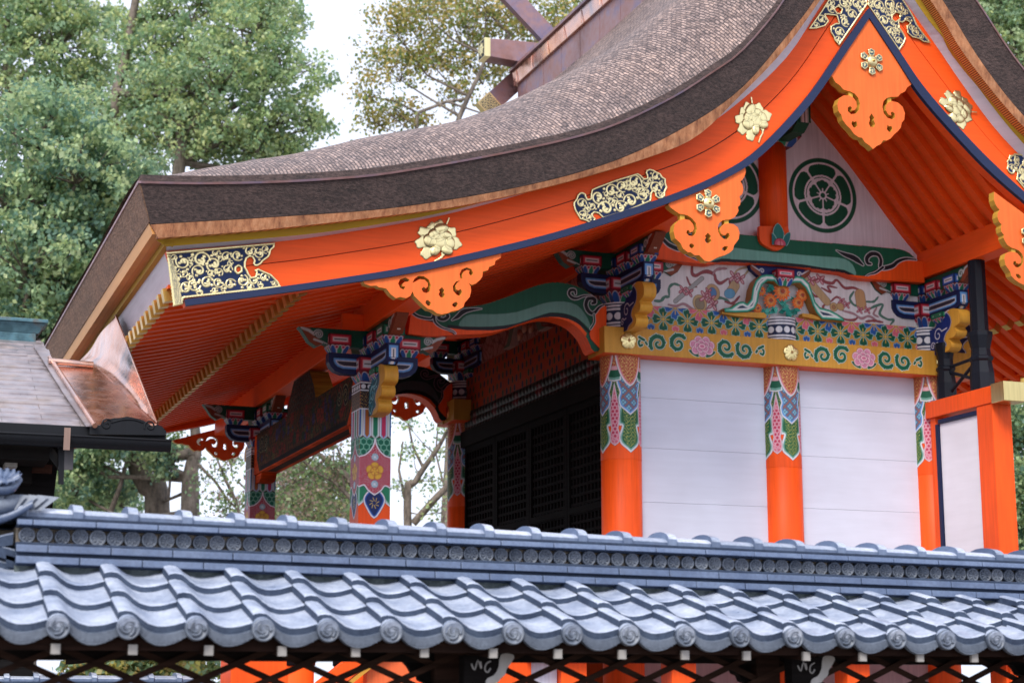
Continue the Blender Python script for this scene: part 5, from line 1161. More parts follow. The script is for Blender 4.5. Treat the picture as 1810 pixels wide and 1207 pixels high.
ce.poly(s6([(-620, 720), (-300, 735), (0, 668), (0, 800), (-620, 800)]), ORANGE)
ce.poly(s6([(-640, 700), (-500, 712), (-320, 712), (-150, 690), (0, 640), (90, 612), (200, 622), (290, 655), (350, 720), (372, 745), (372, 765), (320, 715), (240, 662), (150, 645), (80, 645), (0, 672), (-150, 722), (-320, 740), (-500, 738), (-640, 722)]), BLACK)
ce.poly(smooth(s6([(-560, 705), (-530, 655), (-470, 625), (-300, 625), (-150, 610), (0, 562), (80, 540), (190, 535), (280, 560), (335, 620), (368, 680), (378, 735), (330, 690), (270, 645), (190, 618), (90, 612), (0, 640), (-150, 690), (-320, 712), (-500, 712)]), 2, True), (.12, .25, .21, 0))
ce.poly(smooth(s6([(380, 735), (395, 690), (400, 640), (440, 590), (480, 560), (520, 550), (520, 900), (380, 800)]), 2, True), bands=[(.009, dk), (0, ORANGE)])
ce.poly(smooth(sp_([(330, 375), (420, 420), (500, 440), (560, 475), (620, 510), (650, 530), (600, 560), (320, 530)]), 2, True), bands=[(.012, dk), (0, ORANGE)])
ce.stroke(smooth(s6([(485, 552), (440, 575), (400, 618), (365, 605), (345, 560), (360, 515), (400, 515), (408, 540), (390, 548)]), 5), .020, bands=[(.007, we), (0, dk)], prof=[.2, .7, 1, .9, 1, .6])
ce.stroke(smooth(s6([(385, 492), (330, 495), (280, 512), (245, 505), (225, 480), (235, 455), (265, 455), (270, 480)]), 5), .015, bands=[(.007, we), (0, dk)], prof=[.2, .6, 1, .9, 1, .6])
ce.stroke(smooth(s6([(402, 625), (405, 680), (378, 728)]), 4), .008, bands=[(.006, we), (0, (.01, .10, .06, 0))])
ce.stroke(smooth(sp_([(345, 360), (400, 400), (490, 415), (510, 385), (520, 440), (570, 480), (640, 500), (665, 520)]), 4), .012, bands=[(.007, we), (0, dk)], prof=[1, .8, 1, .5, .3])
ce.stroke(smooth(sp_([(850, 345), (780, 350), (720, 365), (680, 400), (640, 425)]), 4), .022, bands=[(.006, we), (0, dk)], prof=[.1, .6, 1, .8, .2])
ce.stroke(smooth(sp_([(560, 380), (545, 410), (580, 420), (610, 400), (600, 375)]), 4), .016, bands=[(.006, we), (0, dk)])
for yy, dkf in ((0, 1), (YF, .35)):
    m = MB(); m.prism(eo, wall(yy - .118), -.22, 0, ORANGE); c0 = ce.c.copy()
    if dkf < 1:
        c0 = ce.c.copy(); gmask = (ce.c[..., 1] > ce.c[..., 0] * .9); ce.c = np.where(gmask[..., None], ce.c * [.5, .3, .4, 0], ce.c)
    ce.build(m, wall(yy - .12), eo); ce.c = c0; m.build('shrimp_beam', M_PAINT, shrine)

# ---- porch beam (along the front), with peonies and scrolls crowded over a dark ground, colours deepened for the eave's shade
cpb = Cv(.14, YF - .14, 3.94, 4.50, .006, (.02, .018, .01, 0))
scribble(cpb, 26, (.16, .025, .012, 0), .5, None, .9); scribble(cpb, 48, (.07, .06, .02, 0), .30, None, .8)
for _ in range(90):
    c = (rnd.uniform(.3, YF - .3), rnd.uniform(4.10, 4.45)); cc = rnd.choice([(.20, .02, .015, 0), (.05, .035, .11, 0), (.10, .08, .02, 0), (.015, .05, .03, 0), (.24, .03, .015, 0)]); r = rnd.uniform(.02, .05)
    for k in range(5): cpb.circ((c[0] + r * math.cos(k * 1.26), c[1] + r * math.sin(k * 1.26)), r * .7, bands=[(.005, (.02, .015, .02, 0)), (0, cc)])
cpb.rect(.14, YF - .14, 3.94, 4.045, ORANGE); cpb.rect(.5, YF - .5, 4.05, 4.10, (.008, .008, .012, 0))
for s, c0 in ((1, .14), (-1, YF - .14)):
    cpb.poly([(c0, 3.9), (c0 + s * .42, 3.9), (c0 + s * .30, 4.05), (c0 + s * .16, 4.2), (c0 + s * .10, 4.55), (c0, 4.55)], bands=[(.012, (.02, .02, .02, 0)), (0, ORANGE)])
    cpb.stroke(xf(spiral(1.2, 1, .2, 18), (c0 + s * .38, 4.33), .11, .5, s), .018, bands=[(.008, (.30, .28, .15, 0)), (0, dk)]); cpb.stroke(xf(spiral(1.1, 1, .2, 18), (c0 + s * .62, 4.36), .09, 2, s), .016, bands=[(.008, (.30, .28, .15, 0)), (0, dk)])
m = MB(); h = .11; m.box(XP - h, XP + h, .14, YF - .14, 4.035, 4.5, ORANGE); m.box(XP - .05, XP + .05, .6, YF - .6, 4.0325, 4.0345, (.06, .02, .01, 0))
for s in (0, 1):
    y0 = .14 if not s else YF - .14; sg = 1 if not s else -1
    m.prism([(y0, 3.94), (y0 + sg * .22, 3.94), (y0 + sg * .30, 3.97), (y0 + sg * .33, 4.034), (y0, 4.034)], Frame((XP - .09, 0, 0), (0, 1, 0), (0, 0, 1), (-1, 0, 0)), -.18, 0, ORANGE)
cut = [(.14, 4.036), (YF - .14, 4.036), (YF - .14, 4.5), (.14, 4.5)]
cpb.build(m, Frame((XP - h, 0, 0), (0, 1, 0), (0, 0, 1), (-1, 0, 0)), cut, off=.002); m.build('porch_beam', M_DARK, shrine)
# carved frog-leg over the porch beam
fo = [(1.75, 4.5), (1.85, 4.66), (2.05, 4.84), (2.75, 4.84), (2.95, 4.66), (3.05, 4.5)]
m = MB(); cv = Cv(1.75, 3.05, 4.5, 4.84, .007, (.02, .02, .02, 0)); scribble(cv, 34, (.06, .09, .07, 0), .35); scribble(cv, 50, (.22, .03, .015, 0), .2)
m.prism(fo, Frame((XP - .10, 0, 0), (0, 1, 0), (0, 0, 1), (-1, 0, 0)), -.2, 0, (.5, .28, .04, 0)); cv.build(m, Frame((XP - .102, 0, 0), (0, 1, 0), (0, 0, 1), (-1, 0, 0)), fo); m.build('frog_leg_strut', M_DARK, shrine)

# ---- front of the body (x = 0): painted frieze, carved band, lattice doors
y0, y1 = .18, YF - .18
m = MB(); cv = Cv(y0, y1, 4.90, 5.42, .007, (.36, .045, .012, 0)); X = cv.A; 
for k in range(int((y1 - y0) / .13) + 1):
    for j in range(5):
        c = (y0 + k * .13 + (j % 2) * .065, 4.95 + j * .105)
        if (k + j * 2) % 5 != 0: cv.ell(c, .030, .042, 0, bands=[(.005, (.25, .14, .02, 0)), (0, [(.01, .05, .03, 0), (.015, .02, .06, 0)][(k + j) % 2])])
m.box(-.03, .03, y0, y1, 4.90, 5.42, REDS); cv.build(m, side(-.032)); m.build('flower_frieze', M_PAINT, shrine)
m = MB(); cv = Cv(y0, y1, 5.42, 5.86, .008, (.42, .20, .17, 0)); scribble(cv, 14, (.20, .03, .03, 0), .22); scribble(cv, 9, (.14, .05, .04, 0), .10); m.box(-.015, .03, y0, y1, 5.42, 5.86, REDS); cv.build(m, side(-.017)); m.build('painted_treasure_board', M_PAINT, shrine)
m = MB(); fo = [(1.7, 5.42), (1.85, 5.46), (1.95, 5.62), (2.1, 5.78), (2.7, 5.78), (2.85, 5.62), (2.95, 5.46), (3.1, 5.42), (2.85, 5.42), (2.7, 5.62), (2.1, 5.62), (1.95, 5.42)]; m.prism(fo, side(-.05), -.04, .06, (.10, .16, .12, 0), (.42, .30, .26, 0))
for c in ((2.25, 5.52), (2.45, 5.56), (2.6, 5.50)): m.lathe([(.07, 0), (.05, .03), (.01, .04)], (-.09, c[0], c[1]), 10, (.5, .22, .14, 0), axis='x')
m.build('frog_leg_strut', M_PAINT, shrine)
m = MB(); cv = Cv(y0, y1, 4.66, 4.90, .008, (.012, .012, .012, 0)); scribble(cv, 30, (.035, .055, .05, 0), .5)
for k in range(6): c = (y0 + .45 + k * .72, 4.79); [cv.circ((c[0] + .05 * math.cos(a), c[1] + .04 * math.sin(a)), .035, bands=[(.005, (.03, .02, .02, 0)), (0, (.12, .03, .035, 0))]) for a in np.linspace(0, 6.28, 7)]
cv.h = .02 * np.abs(np.sin(cv.A * 30) * np.sin(cv.B * 34)); m.box(-.05, .05, y0, y1, 4.66, 4.90, BLACK); cv.build(m, side(-.052)); m.build('carved_transom', M_PAINT, shrine)
m = MB(); DK = (.005, .004, .004, 0); m.box(-.10, .10, y0 - .02, y1 + .02, 4.47, 4.66, DK); m.box(-.10, .10, y0 - .02, y1 + .02, 2.2, 2.35, DK); m.build('door_lintel', M_DARK, shrine)
nd = 4; wdd = (y1 - y0) / nd
for k in range(nd):
    a, b = y0 + k * wdd, y0 + (k + 1) * wdd; m = MB(); m.box(-.01, .02, a + .01, b - .01, 2.35, 4.47, (.006, .005, .005, 0))
    for q in (a + .005, b - .065): m.box(-.05, .03, q, q + .06, 2.35, 4.47, DK)
    for z in (2.35, 3.35, 4.40): m.box(-.05, .03, a + .066, b - .066, z, z + .068, DK)
    for q in np.arange(a + .12, b - .1, .095): m.box(-.03, -.0102, q, q + .028, 2.42, 4.40, (.007, .005, .005, 0))
    for z in np.arange(2.48, 4.38, .095): m.box(-.034, -.0101, a + .066, b - .066, z, z + .028, (.007, .005, .005, 0))
    m.build('lattice_door', M_DARK, shrine)

# ---- side screen on the veranda (x = S2) and the black iron posts on it
sc = empty('side_screen', (S2 - .04, -.2, 2.1), shrine)
def scb(name, *b, col=ORANGE, mat=None, bev=.006):
    m = MB(); x0, x1, a, b_, z0, z1 = b; m.box(x0, x1, a, b_, z0, z1, col); return m.build(name, mat or M_PAINT, sc, bevel=bev, loc=(S2 - .04, -.2, 2.1))
xa, xb = S2 - .16, S2 + .08
tb = scb('screen_top_rail', xa, xb, -1.50, -.165, 4.33, 4.50)
cap = scb('gilt_rail_cap', xa - .012, xb + .012, -1.53, -1.32, 4.318, 4.512, col=(.80, .64, .28, 1))
cap.parent = tb; cap.location = (0, 0, 0)
scb('screen_post', xa + .01, xb - .01, -1.30, -1.04, .6, 4.328)
scb('screen_stile', xa + .03, xb - .03, -.29, -.20, 2.1, 4.328)
scb('screen_frame', xa + .022, xa + .07, -.345, -.292, 2.1, 4.255, col=NAVY); scb('screen_frame', xa + .022, xa + .07, -1.04, -.345, 4.255, 4.30, col=NAVY)
scb('screen_panel', xa + .045, xa + .08, -1.04, -.345, 2.1, 4.255, col=(.73, .71, .78, 0), mat=M_WALL)
def iron(name, cx, cy, z0, z1, r, cap=True):
    m = MB(); a = math.pi / 8; pr = [(r * 1.35, z0), (r * 1.35, z0 + .18), (r * 1.15, z0 + .30), (r * 1.35, z0 + .32), (r * 1.35, z0 + .345), (r * 1.1, z0 + .36), (r * 1.05, z0 + .43), (r * 1.4, z0 + .56), (r * 1.4, z0 + .60)]
    if z1 > z0 + .65: pr += [(r * 1.0, z0 + .61), (r * .95, z1)]
    m.lathe(pr, (cx, cy, 0), 8, (.006, .008, .015, 0), sm=False); return m.build(name, M_PAINT, shrine, bevel=.004)
ip = iron('iron_post', S2 - .02, -.98, 4.50, 5.84, .090); ip2 = iron('iron_post', S2 - .02, -.36, 4.50, 5.10, .075)
m = MB()
m.tube([(S2 - .02, -.40, 4.84), (S2 - .02, -.93, 4.86)], .018, 8, (.006, .008, .015, 0)); m.tube([(S2 - .02, -.40, 4.80), (S2 - .02, -.93, 4.62)], .018, 8, (.006, .008, .015, 0)); m.tube([(S2 - .02, -.40, 4.56), (S2 - .02, -.93, 4.84)], .018, 8, (.006, .008, .015, 0)); m.tube([(S2 - .02, -.40, 4.53), (S2 - .02, -1.0, 4.53)], .014, 8, (.006, .008, .015, 0))
m.build('iron_brace', M_PAINT, shrine)

# ---- below: veranda, its posts, stair rails, seen through the fence lattice
m = MB(); m.box(-1.45, S2 + .4, -1.40, -.2, 2.02, 2.10, (.16, .09, .05, 0)); m.box(-1.45, -.2, -.2, YF + 1.4, 2.02, 2.10, (.16, .09, .05, 0)); m.build('veranda_floor', M_PAINTH, shrine)
m = MB(); m.box(-1.50, S2 + .4, -1.42, -1.30, 1.84, 2.0, ORANGE); m.build('veranda_beam', M_PAINTH, shrine)
for x in (-1.05, 0, S1, S2):
    m = MB(); m.box(x - .12, x + .12, -1.32, -1.08, .3, 1.84, ORANGE); m.build('veranda_post', M_PAINT, shrine, bevel=.01)
m = MB(); m.box(-1.75, -1.44, -1.30, -1.10, .5, 2.35, ORANGE); m.box(-1.77, -1.752, -1.31, -1.09, .5, 2.35, (.66, .40, .06, 0)); m.build('stair_newel', M_PAINT, shrine)
m = MB(); m.box(-1.43, -1.18, -1.24, -1.20, .5, 1.86, WALLC); m.build('veranda_board', M_PAINT, shrine)
m = MB(); m.box(.0, S2, -.05, .05, .4, 2.0, (.50, .34, .38, 0)); m.build('foundation_wall', M_PAINT, shrine)  # a white wall; the veranda's shade is put into its mauve colour
m = MB(); m.box(3.62, 3.95, -1.10, -1.02, 1.55, 1.88, (.03, .03, .04, 0)); cv = Cv(3.62, 3.95, 1.55, 1.88, .006, (.02, .02, .03, 0)); scribble(cv, 22, (.6, .6, .62, 0), .4); cv.build(m, wall(-1.105)); m.build('painted_bracket_board', M_PAINT, shrine)
m = MB(); m.box(-3.98, -3.50, -1.05, -.6, .3, 2.02, ORANGE); m.build('stair_post', M_PAINT, shrine, bevel=.01)
for x in (-3.42, -2.9): 
    m = MB(); m.lathe([(.17, .3), (.17, 1.78)], (x, -.9, 0), 24, ORANGE); m.lathe([(.18, 1.78), (.18, 2.0)], (x, -.9, 0), 24, BLACK); m.build('stair_newel', M_PAINT, shrine)
for dx in (0, .9):
    m = MB(); m.beam((-3.5 + dx, -1.35, 1.45), (-2.2 + dx, -1.35, 2.45), .12, .10, ORANGE); m.beam((-3.5 + dx, -1.35, 1.30), (-2.2 + dx, -1.35, 2.30), .08, .03, OCHRE); hr_ = m.build('stair_handrail', M_PAINT, shrine)
    m = MB(); m.beam((-3.62 + dx, -1.35, 1.36), (-3.48 + dx, -1.35, 1.465), .14, .12, GOLD); m.build('gilt_rail_cap', M_PAINT, hr_)
m = MB(); m.box(-2.9, -1.8, -1.32, -1.2, .5, 1.95, (.84, .16, .05, 0)); m.build('stair_side_board', M_PAINT, shrine)
# ================================================================== TILE-ROOFED FENCES
YE = -8.59; PT = .265; XE0 = -6.1616
def tile_h(t):      # cross-section of a pantile column, t in 0..1 from the roll's left side
    return np.interp(t, [0, .02, .10, .20, .26, .34, .44, .56, .68, .82, .97, 1.0], [.050, .055, .059, .056, .046, .028, .011, .001, .000, .006, .018, .020])
def tiled_fence(x0, x1, ye, dz, root_loc, label, rows=3, zs=(0.0, 0.0), nose_at=(), posts=(), lattice=True, back=True, discs=True, group='roofed fences'):
    root = tag(empty('tiled_fence', root_loc), label, 'fence', group); ox = np.array(root_loc)
    er, rr_ = zs                                   # fall of eaves and of ridge per metre
    ze = lambda x: 1.805 + er * (x - XE0) + dz; sh = lambda x: rr_ * (x - XE0) + dz
    m = MB(); e = .235; pitch_ = .385; n0 = int(math.floor((x0 - XE0) / PT)); n1 = int(math.ceil((x1 - XE0) / PT))
    T = np.array([0, .02, .06, .10, .15, .20, .23, .26, .30, .34, .39, .44, .50, .57, .64, .72, .82, .90, 1.0]); H = tile_h(T)
    def course(c, r, sgn=1):
        xs_ = XE0 + (c - .14) * PT + T * PT; jz = rnd.uniform(-.002, .002); jy = rnd.uniform(-.003, .003)
        fa, fb_ = r * e, (r + 1) * e + .05; V = []
        for f, lift in ((fa + jy, .030), (fa + jy + .008, .033), (fb_, .002)):
            for x, h in zip(xs_, H):
                zz = ze(x) + (1 + (rr_ - er) * (x - XE0) / .27 * 0) * pitch_ * f + h + lift + jz + (rr_ - er) * (x - XE0) * f / .7
                V.append((x - .0008, ye + f if sgn > 0 else 2 * (ye + .86) - (ye + f), zz))
        n = len(T); V = np.array(V); under = V[:n] - [0, -.003 * sgn, .028]; mid = None
        A = np.vstack([V, under]); F = [(i, i + 1, n + i + 1, n + i) for i in range(n - 1)] + [(n + i, n + i + 1, 2 * n + i + 1, 2 * n + i) for i in range(n - 1)] + [(3 * n + i, 3 * n + i + 1, i + 1, i) for i in range(n - 1)]
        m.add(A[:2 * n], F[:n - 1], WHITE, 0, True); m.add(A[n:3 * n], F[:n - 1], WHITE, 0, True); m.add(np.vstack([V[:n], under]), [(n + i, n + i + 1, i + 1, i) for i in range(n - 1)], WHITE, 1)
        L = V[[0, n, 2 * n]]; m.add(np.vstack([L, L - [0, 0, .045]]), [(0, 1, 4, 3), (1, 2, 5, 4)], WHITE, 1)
    for c in range(n0, n1 + 1):
        for r in range(rows + 1): course(c, r)
        if back:
            for r in range(rows + 1): course(c, r, -1)
    xa, xb = XE0 + n0 * PT - .1, XE0 + (n1 + 1) * PT - .1
    o = m.build('pantile_roof', [M_TILE, M_TILE_SHADED], root, loc=tuple(ox))
    # eave pendants between the discs
    m = MB()
    for c in range(n0, n1 + 1):
        t_ = np.linspace(.16, 1.10, 15); xs_ = XE0 + (c - .14) * PT + t_ * PT; h = np.array([tile_h(t % 1.0) if t < 1 else .020 for t in t_]); zt_ = np.array([ze(x) for x in xs_]) + h + .004
        A = []; 
        for k, (x, z) in enumerate(zip(xs_, zt_)): q = math.sin(math.pi * k / 14) ** .5; A += [(x, ye + .002, z), (x, ye - .010, z - .006), (x, ye - .010, z - .012 - .036 * q), (x, ye + .012, z - .014 - .036 * q)]
        m.add(A, [(4 * k + j, 4 * k + 4 + j, 4 * k + 5 + j, 4 * k + 1 + j) for k in range(14) for j in range(3)], WHITE, 0, False)
        for k in range(3, 12): # raised arabesque on the pendant
            x = xs_[k]; z = zt_[k] - .030; m.add([(x - .008, ye - .0125, z - .006), (x + .006, ye - .0125, z - .010), (x + .010, ye - .0125, z + .004), (x - .002, ye - .0125, z + .009)], [(0, 1, 2, 3)], WHITE, 0)
    m.build('eave_pendant_tiles', [M_TILED], root, loc=tuple(ox))
    def disc_mesh(r, kind):
        m = MB(); m.lathe([(r, -.03), (r, .0), (r * .95, .006), (r * .84, .006), (r * .80, .001), (0.001, .001)], (0, 0, 0), 24, axis='y')
        if kind == 'comma':
            for k in range(3): m.tube([(a, -.003, b) for a, b in xf(spiral(.55, .62 * r, .2 * r, 8, k * 2.09), (0, 0))], [.16 * r, .15 * r, .13 * r, .12 * r, .10 * r, .08 * r, .07 * r, .05 * r, .04 * r], 6)
        else:
            for k in range(8): a = k * .785; m.tube([(r * .14 * math.cos(a), -.002, r * .14 * math.sin(a)), (r * .42 * math.cos(a), -.003, r * .42 * math.sin(a)), (r * .66 * math.cos(a), -.002, r * .66 * math.sin(a))], [.05 * r, .15 * r, .10 * r], 6)
        return m
    pr = None
    for c in range(n0, n1 + 1):
        x = XE0 + c * PT
        if pr is None: pr = disc_mesh(.046, 'comma').build('eave_end_disc', M_TILED, root); q = pr
        else: q = dup(pr, root)
        q.location = np.array((x - .0, ye - .030, ze(x) + .022)) - ox; q.rotation_euler = (rnd.uniform(-.03, .03), rnd.uniform(0, 6), 0)
    pr4 = None    # short round rolls behind the discs
    for c in range(n0, n1 + 1):
        if pr4 is None: m = MB(); m.tube([(0, -.03, .020), (0, .20, .093)], [.044, .040], 16); pr4 = m.build('eave_roll_tile', M_TILE, root); q = pr4
        else: q = dup(pr4, root)
        x = XE0 + c * PT; q.location = np.array((x, ye, ze(x))) - ox
    # ridge
    yc = ye + .86; L0 = x0 - .02 if x0 > -6.5 else x0
    def strip(name, yf, za, zb_, seam, mat, off=0):
        m = MB(); x = L0 + off * seam - seam
        while x < x1:
            a, b = max(x, L0), min(x + seam - .0035, x1); x += seam
            if b - a < .03: continue
            j = rnd.uniform(-.0025, .0025); A = []
            for X in (a, b):
                s_ = sh(X); A += [(X, ye + yf + j, za + s_), (X, 2 * yc - ye - yf, za + s_), (X, 2 * yc - ye - yf, zb_ + s_), (X, ye + yf + j + .004, zb_ + s_)]
            m.add(A, [(0, 1, 2, 3), (7, 6, 5, 4), (0, 4, 5, 1), (1, 5, 6, 2), (2, 6, 7, 3), (3, 7, 4, 0)], WHITE)
        return m.build(name, mat, root, bevel=.003, loc=tuple(ox))
    strip('ridge_mortar', .66, 1.98, 2.11, 30, M_MOSS); strip('ridge_course', .615, 2.108, 2.138, .262, M_TILER, .0); strip('ridge_gap_shade', .66, 2.10, 2.20, 30, M_TILE_SHADED); strip('ridge_course', .635, 2.156, 2.187, .262, M_TILER, .5)  # recessed strips between the courses are coloured dark as shadow gaps
    strip('disc_band_mortar', .712, 2.193, 2.27, 30, M_MORTAR); strip('ridge_course', .640, 2.270, 2.293, .262, M_TILER, .25); strip('ridge_gap_shade', .68, 2.262, 2.31, 30, M_TILE_SHADED)
    if discs:
        pr2 = None; x = L0 + .045; k = 0
        while x < x1 and k < 99:
            r = .034 + rnd.uniform(-.001, .002)
            if pr2 is None: pr2 = disc_mesh(.0355, 'flower').build('ridge_disc', M_TILED, root); q = pr2
            else: q = dup(pr2, root)
            q.location = np.array((x, ye + .692 + rnd.uniform(-.004, .004), 2.2305 + sh(x) + rnd.uniform(-.002, .002))) - ox; q.rotation_euler = (rnd.uniform(-.08, .08), rnd.uniform(0, 6), rnd.uniform(-.08, .08)); s_ = rnd.uniform(.93, 1.04); q.scale = (s_, 1, s_)
            x += .0735; k += 1
    # long cap tiles, each with a collar
    def cap_mesh(L):
        m = MB(); sec = lambda w_, h: [(w_, 0), (w_, h * .5)] + [(w_ * math.cos(a), h * .5 + h * .5 * math.sin(a)) for a in np.linspace(.25, math.pi - .25, 9)] + [(-w_, h * .5), (-w_, 0)]
        def seg(a, b, w1, h1, w2, h2):
            A = [(a, y, z) for y, z in sec(w1, h1)] + [(b, y, z) for y, z in sec(w2, h2)]; n = 13
            m.add(A, [(i, i + 1, n + i + 1, n + i) for i in range(1, n - 2)], WHITE, 0, False); m.add(A, [(i, i + 1, n + i + 1, n + i) for i in (0, n - 2)], WHITE, 1, False); m.add(A[:n], [tuple(range(n))], WHITE, 1); m.add(A[n:], [tuple(range(n))[::-1]], WHITE, 1)  # upright cap sides take a darker clay: their shade is in the colour
        seg(.035, L + .01, .125, .060, .122, .056); seg(0, .042, .135, .084, .140, .080); seg(.042, .052, .134, .076, .126, .064)
        return m
    pc_ = None; x = L0; k = 0
    while x < x1 - .1:
        if pc_ is None: pc_ = cap_mesh(.2345).build('ridge_cap_tile', [M_TILE, M_TILER], root, bevel=.003); q = pc_
        else: q = dup(pc_, root)
        q.location = np.array((x, yc, 2.301 + sh(x) + rnd.uniform(-.002, .002))) - ox; q.rotation_euler = (0, math.atan(-rr_), rnd.uniform(-.008, .008)); x += .2345; k += 1
    # timber below
    DT = (.035, .017, .012, 0); WH = (.34, .32, .30, 0)
    m = MB(); m.box(x0 - .2, x1, ye + .045, ye + .07, 1.742 + dz, 1.798 + dz, DT); m.build('eave_board', M_DARK, root, loc=tuple(ox))
    m = MB(); m.box(x0 - .2, x1, ye + .03, 2 * yc - ye - .03, 1.80 + dz, 1.815 + dz, DT); m.hexa([(x0 - .2, ye + .05, 1.795 + dz), (x1, ye + .05, 1.795 + dz), (x1, yc, 1.98 + dz), (x0 - .2, yc, 1.98 + dz), (x0 - .2, ye + .05, 1.808 + dz), (x1, ye + .05, 1.808 + dz), (x1, yc, 2.0 + dz), (x0 - .2, yc, 2.0 + dz)], DT); m.build('eave_soffit', M_DARK, root, loc=tuple(ox))
    if lattice:
        x = -6.166; pr3 = None
        while x < x1 - .05:
            if x > x0 - .3:
                if pr3 is None:
                    m = MB(); m.hexa([(-.017, 0, -.022), (.017, 0, -.022), (.017, .8, .04), (-.017, .8, .04), (-.017, 0, .016), (.017, 0, .016), (.017, .8, .078), (-.017, .8, .078)], DT)
                    pr3 = m.build('fence_rafter', M_DARK, root); q = pr3; m = MB(); m.box(-.0175, .0175, -.004, .012, -.0225, .0165, WH); we_ = m.build('white_rafter_end', M_PAINT, pr3)
                else: q = dup(pr3, root); dup(we_, q)
                q.location = np.array((x + rnd.uniform(-.006, .006), ye + .012, 1.748 + dz - .0025 * (x + 6.1))) - ox
            x += .2965
        yl = ye + .50
        m = MB(); m.box(x0 - .2, x1, yl - .05, yl + .05, 1.71 + dz, 1.84 + dz, (.010, .007, .006, 0)); m.build('fence_head_beam', M_DARK, root, loc=tuple(ox))
        m = MB(); m.box(x0 - .2, x1, yl - .05, yl + .05, .72 + dz, .80 + dz, DT); m.build('fence_sill_beam', M_DARK, root, loc=tuple(ox))
        m = MB(); m.box(x0 - .2, x1, yl - .08, yl + .10, -.02, .715 + dz, (.40, .38, .35, 0)); m.build('fence_stone_base', M_PAINT, root, loc=tuple(ox))
        m = MB(); k = x0 - 1.0; sl = .43
        while k < x1 + 2.0:
            for s_ in (-1, 1):
                za, zb_ = 1.76 + dz, .78 + dz; xa_ = k; xb_ = k + s_ * (za - zb_) / sl
                lo_, hi_ = (x0 - .15), x1
                pts = [(xa_, za), (xb_, zb_)]; pts.sort()
                (ax_, az_), (bx_, bz_) = pts
                if bx_ < lo_ or ax_ > hi_: continue
                if ax_ < lo_: az_ += (bz_ - az_) * (lo_ - ax_) / (bx_ - ax_); ax_ = lo_
                if bx_ > hi_: bz_ += (az_ - bz_) * (bx_ - hi_) / (bx_ - ax_) ; bx_ = hi_
                m.beam((ax_, yl - .052 + (s_ * .006), az_), (bx_, yl - .052 + (s_ * .006), bz_), .011, .026, (.050, .026, .018, 0), up=(0, 0, 1))
            k += .29
        m.build('diagonal_lattice', M_DARK, root, loc=tuple(ox))
        for x in posts:
            m = MB(); m.box(x - .062, x + .062, yl - .062, yl + .062, 0, 1.80 + dz, DT); m.build('fence_post', M_DARK, root, bevel=.006, loc=tuple(ox))
            # white-nosed bracket arm and its scalloped brace
            if x < -6.3: continue
            m = MB(); yb_ = ye + .22
            arm = [(0, 1.60), (.0, 1.735), (.20, 1.735), (.20, 1.68), (.17, 1.64), (.10, 1.61)]
            m.prism([(x + a, z + dz) for a, z in arm], wall(yb_), -.07, 0, (.010, .008, .008, 0)); 
            sc_ = [(-.19, 1.72), (-.16, 1.69), (-.145, 1.665), (-.12, 1.655), (-.11, 1.63), (-.085, 1.62), (-.07, 1.59), (-.05, 1.58), (-.045, 1.55), (0, 1.53), (0, 1.72)]
            ba = m.build('bracket_arm', M_DARK, root, loc=tuple(ox)); m = MB(); m.prism([(x + a, z + dz) for a, z in sc_], wall(yb_ + .28), -.05, 0, (.010, .008, .008, 0)); m.build('bracket_brace', M_DARK, root, loc=tuple(ox))
            m = MB(); wn = [(.165, 1.740), (.215, 1.742), (.225, 1.725), (.200, 1.690), (.190, 1.676), (.185, 1.655), (.165, 1.640), (.150, 1.622), (.120, 1.618), (.105, 1.612), (.095, 1.622), (.105, 1.640), (.125, 1.648), (.140, 1.660), (.155, 1.690)]
            m.prism(smooth([(x + a, z + dz) for a, z in wn], 2, True), wall(yb_ - .003), -.078, 0, (.46, .45, .44, 0))
            for pts in ([(.03, 1.70), (.045, 1.675), (.060, 1.715), (.075, 1.68), (.072, 1.71)], [(.118, 1.712), (.098, 1.700), (.092, 1.675), (.105, 1.665), (.118, 1.682)]):
                m.tube([(x + a, yb_ - .003, z + dz) for a, z in smooth(pts, 3)], .0035, 5, (.42, .41, .41, 0))
            wno = m.build('white_carved_nosing', M_PAINT, root, loc=tuple(ox))
    else:
        m = MB(); m.box(x0, x1, yc - .08, yc + .08, -.02, 1.9 + dz, (.62, .60, .56, 0)); m.build('fence_wall', M_PAINT, root, loc=tuple(ox))
    return root
tiled_fence(-6.26, 1.6, YE, 0, (-3.4, YE + .86, 0), 'long dark timber lattice fence with blue-grey tiled roof across the foreground', zs=(-.003, -.0135), posts=(-6.44, -4.44, -2.86, -1.27, .33))
fz = tiled_fence(-6.9, -4.05, YE + 7.4, -.66, (-5.5, YE + 8.26, 0), 'low tiled fence behind the lattice, left of the orange stairs', lattice=False, discs=False)
# the side wing of the fence: runs away from the near corner; built along x, then turned
wg = tiled_fence(-6.26, -2.6, YE, 0, (-6.26, YE + .86, 0), 'tiled fence wing receding from the left corner under the copper-roofed hall', lattice=False, discs=True)
wg.rotation_euler = (0, 0, math.pi / 2); wg.location = (-6.42, YE + .90, 0.0)

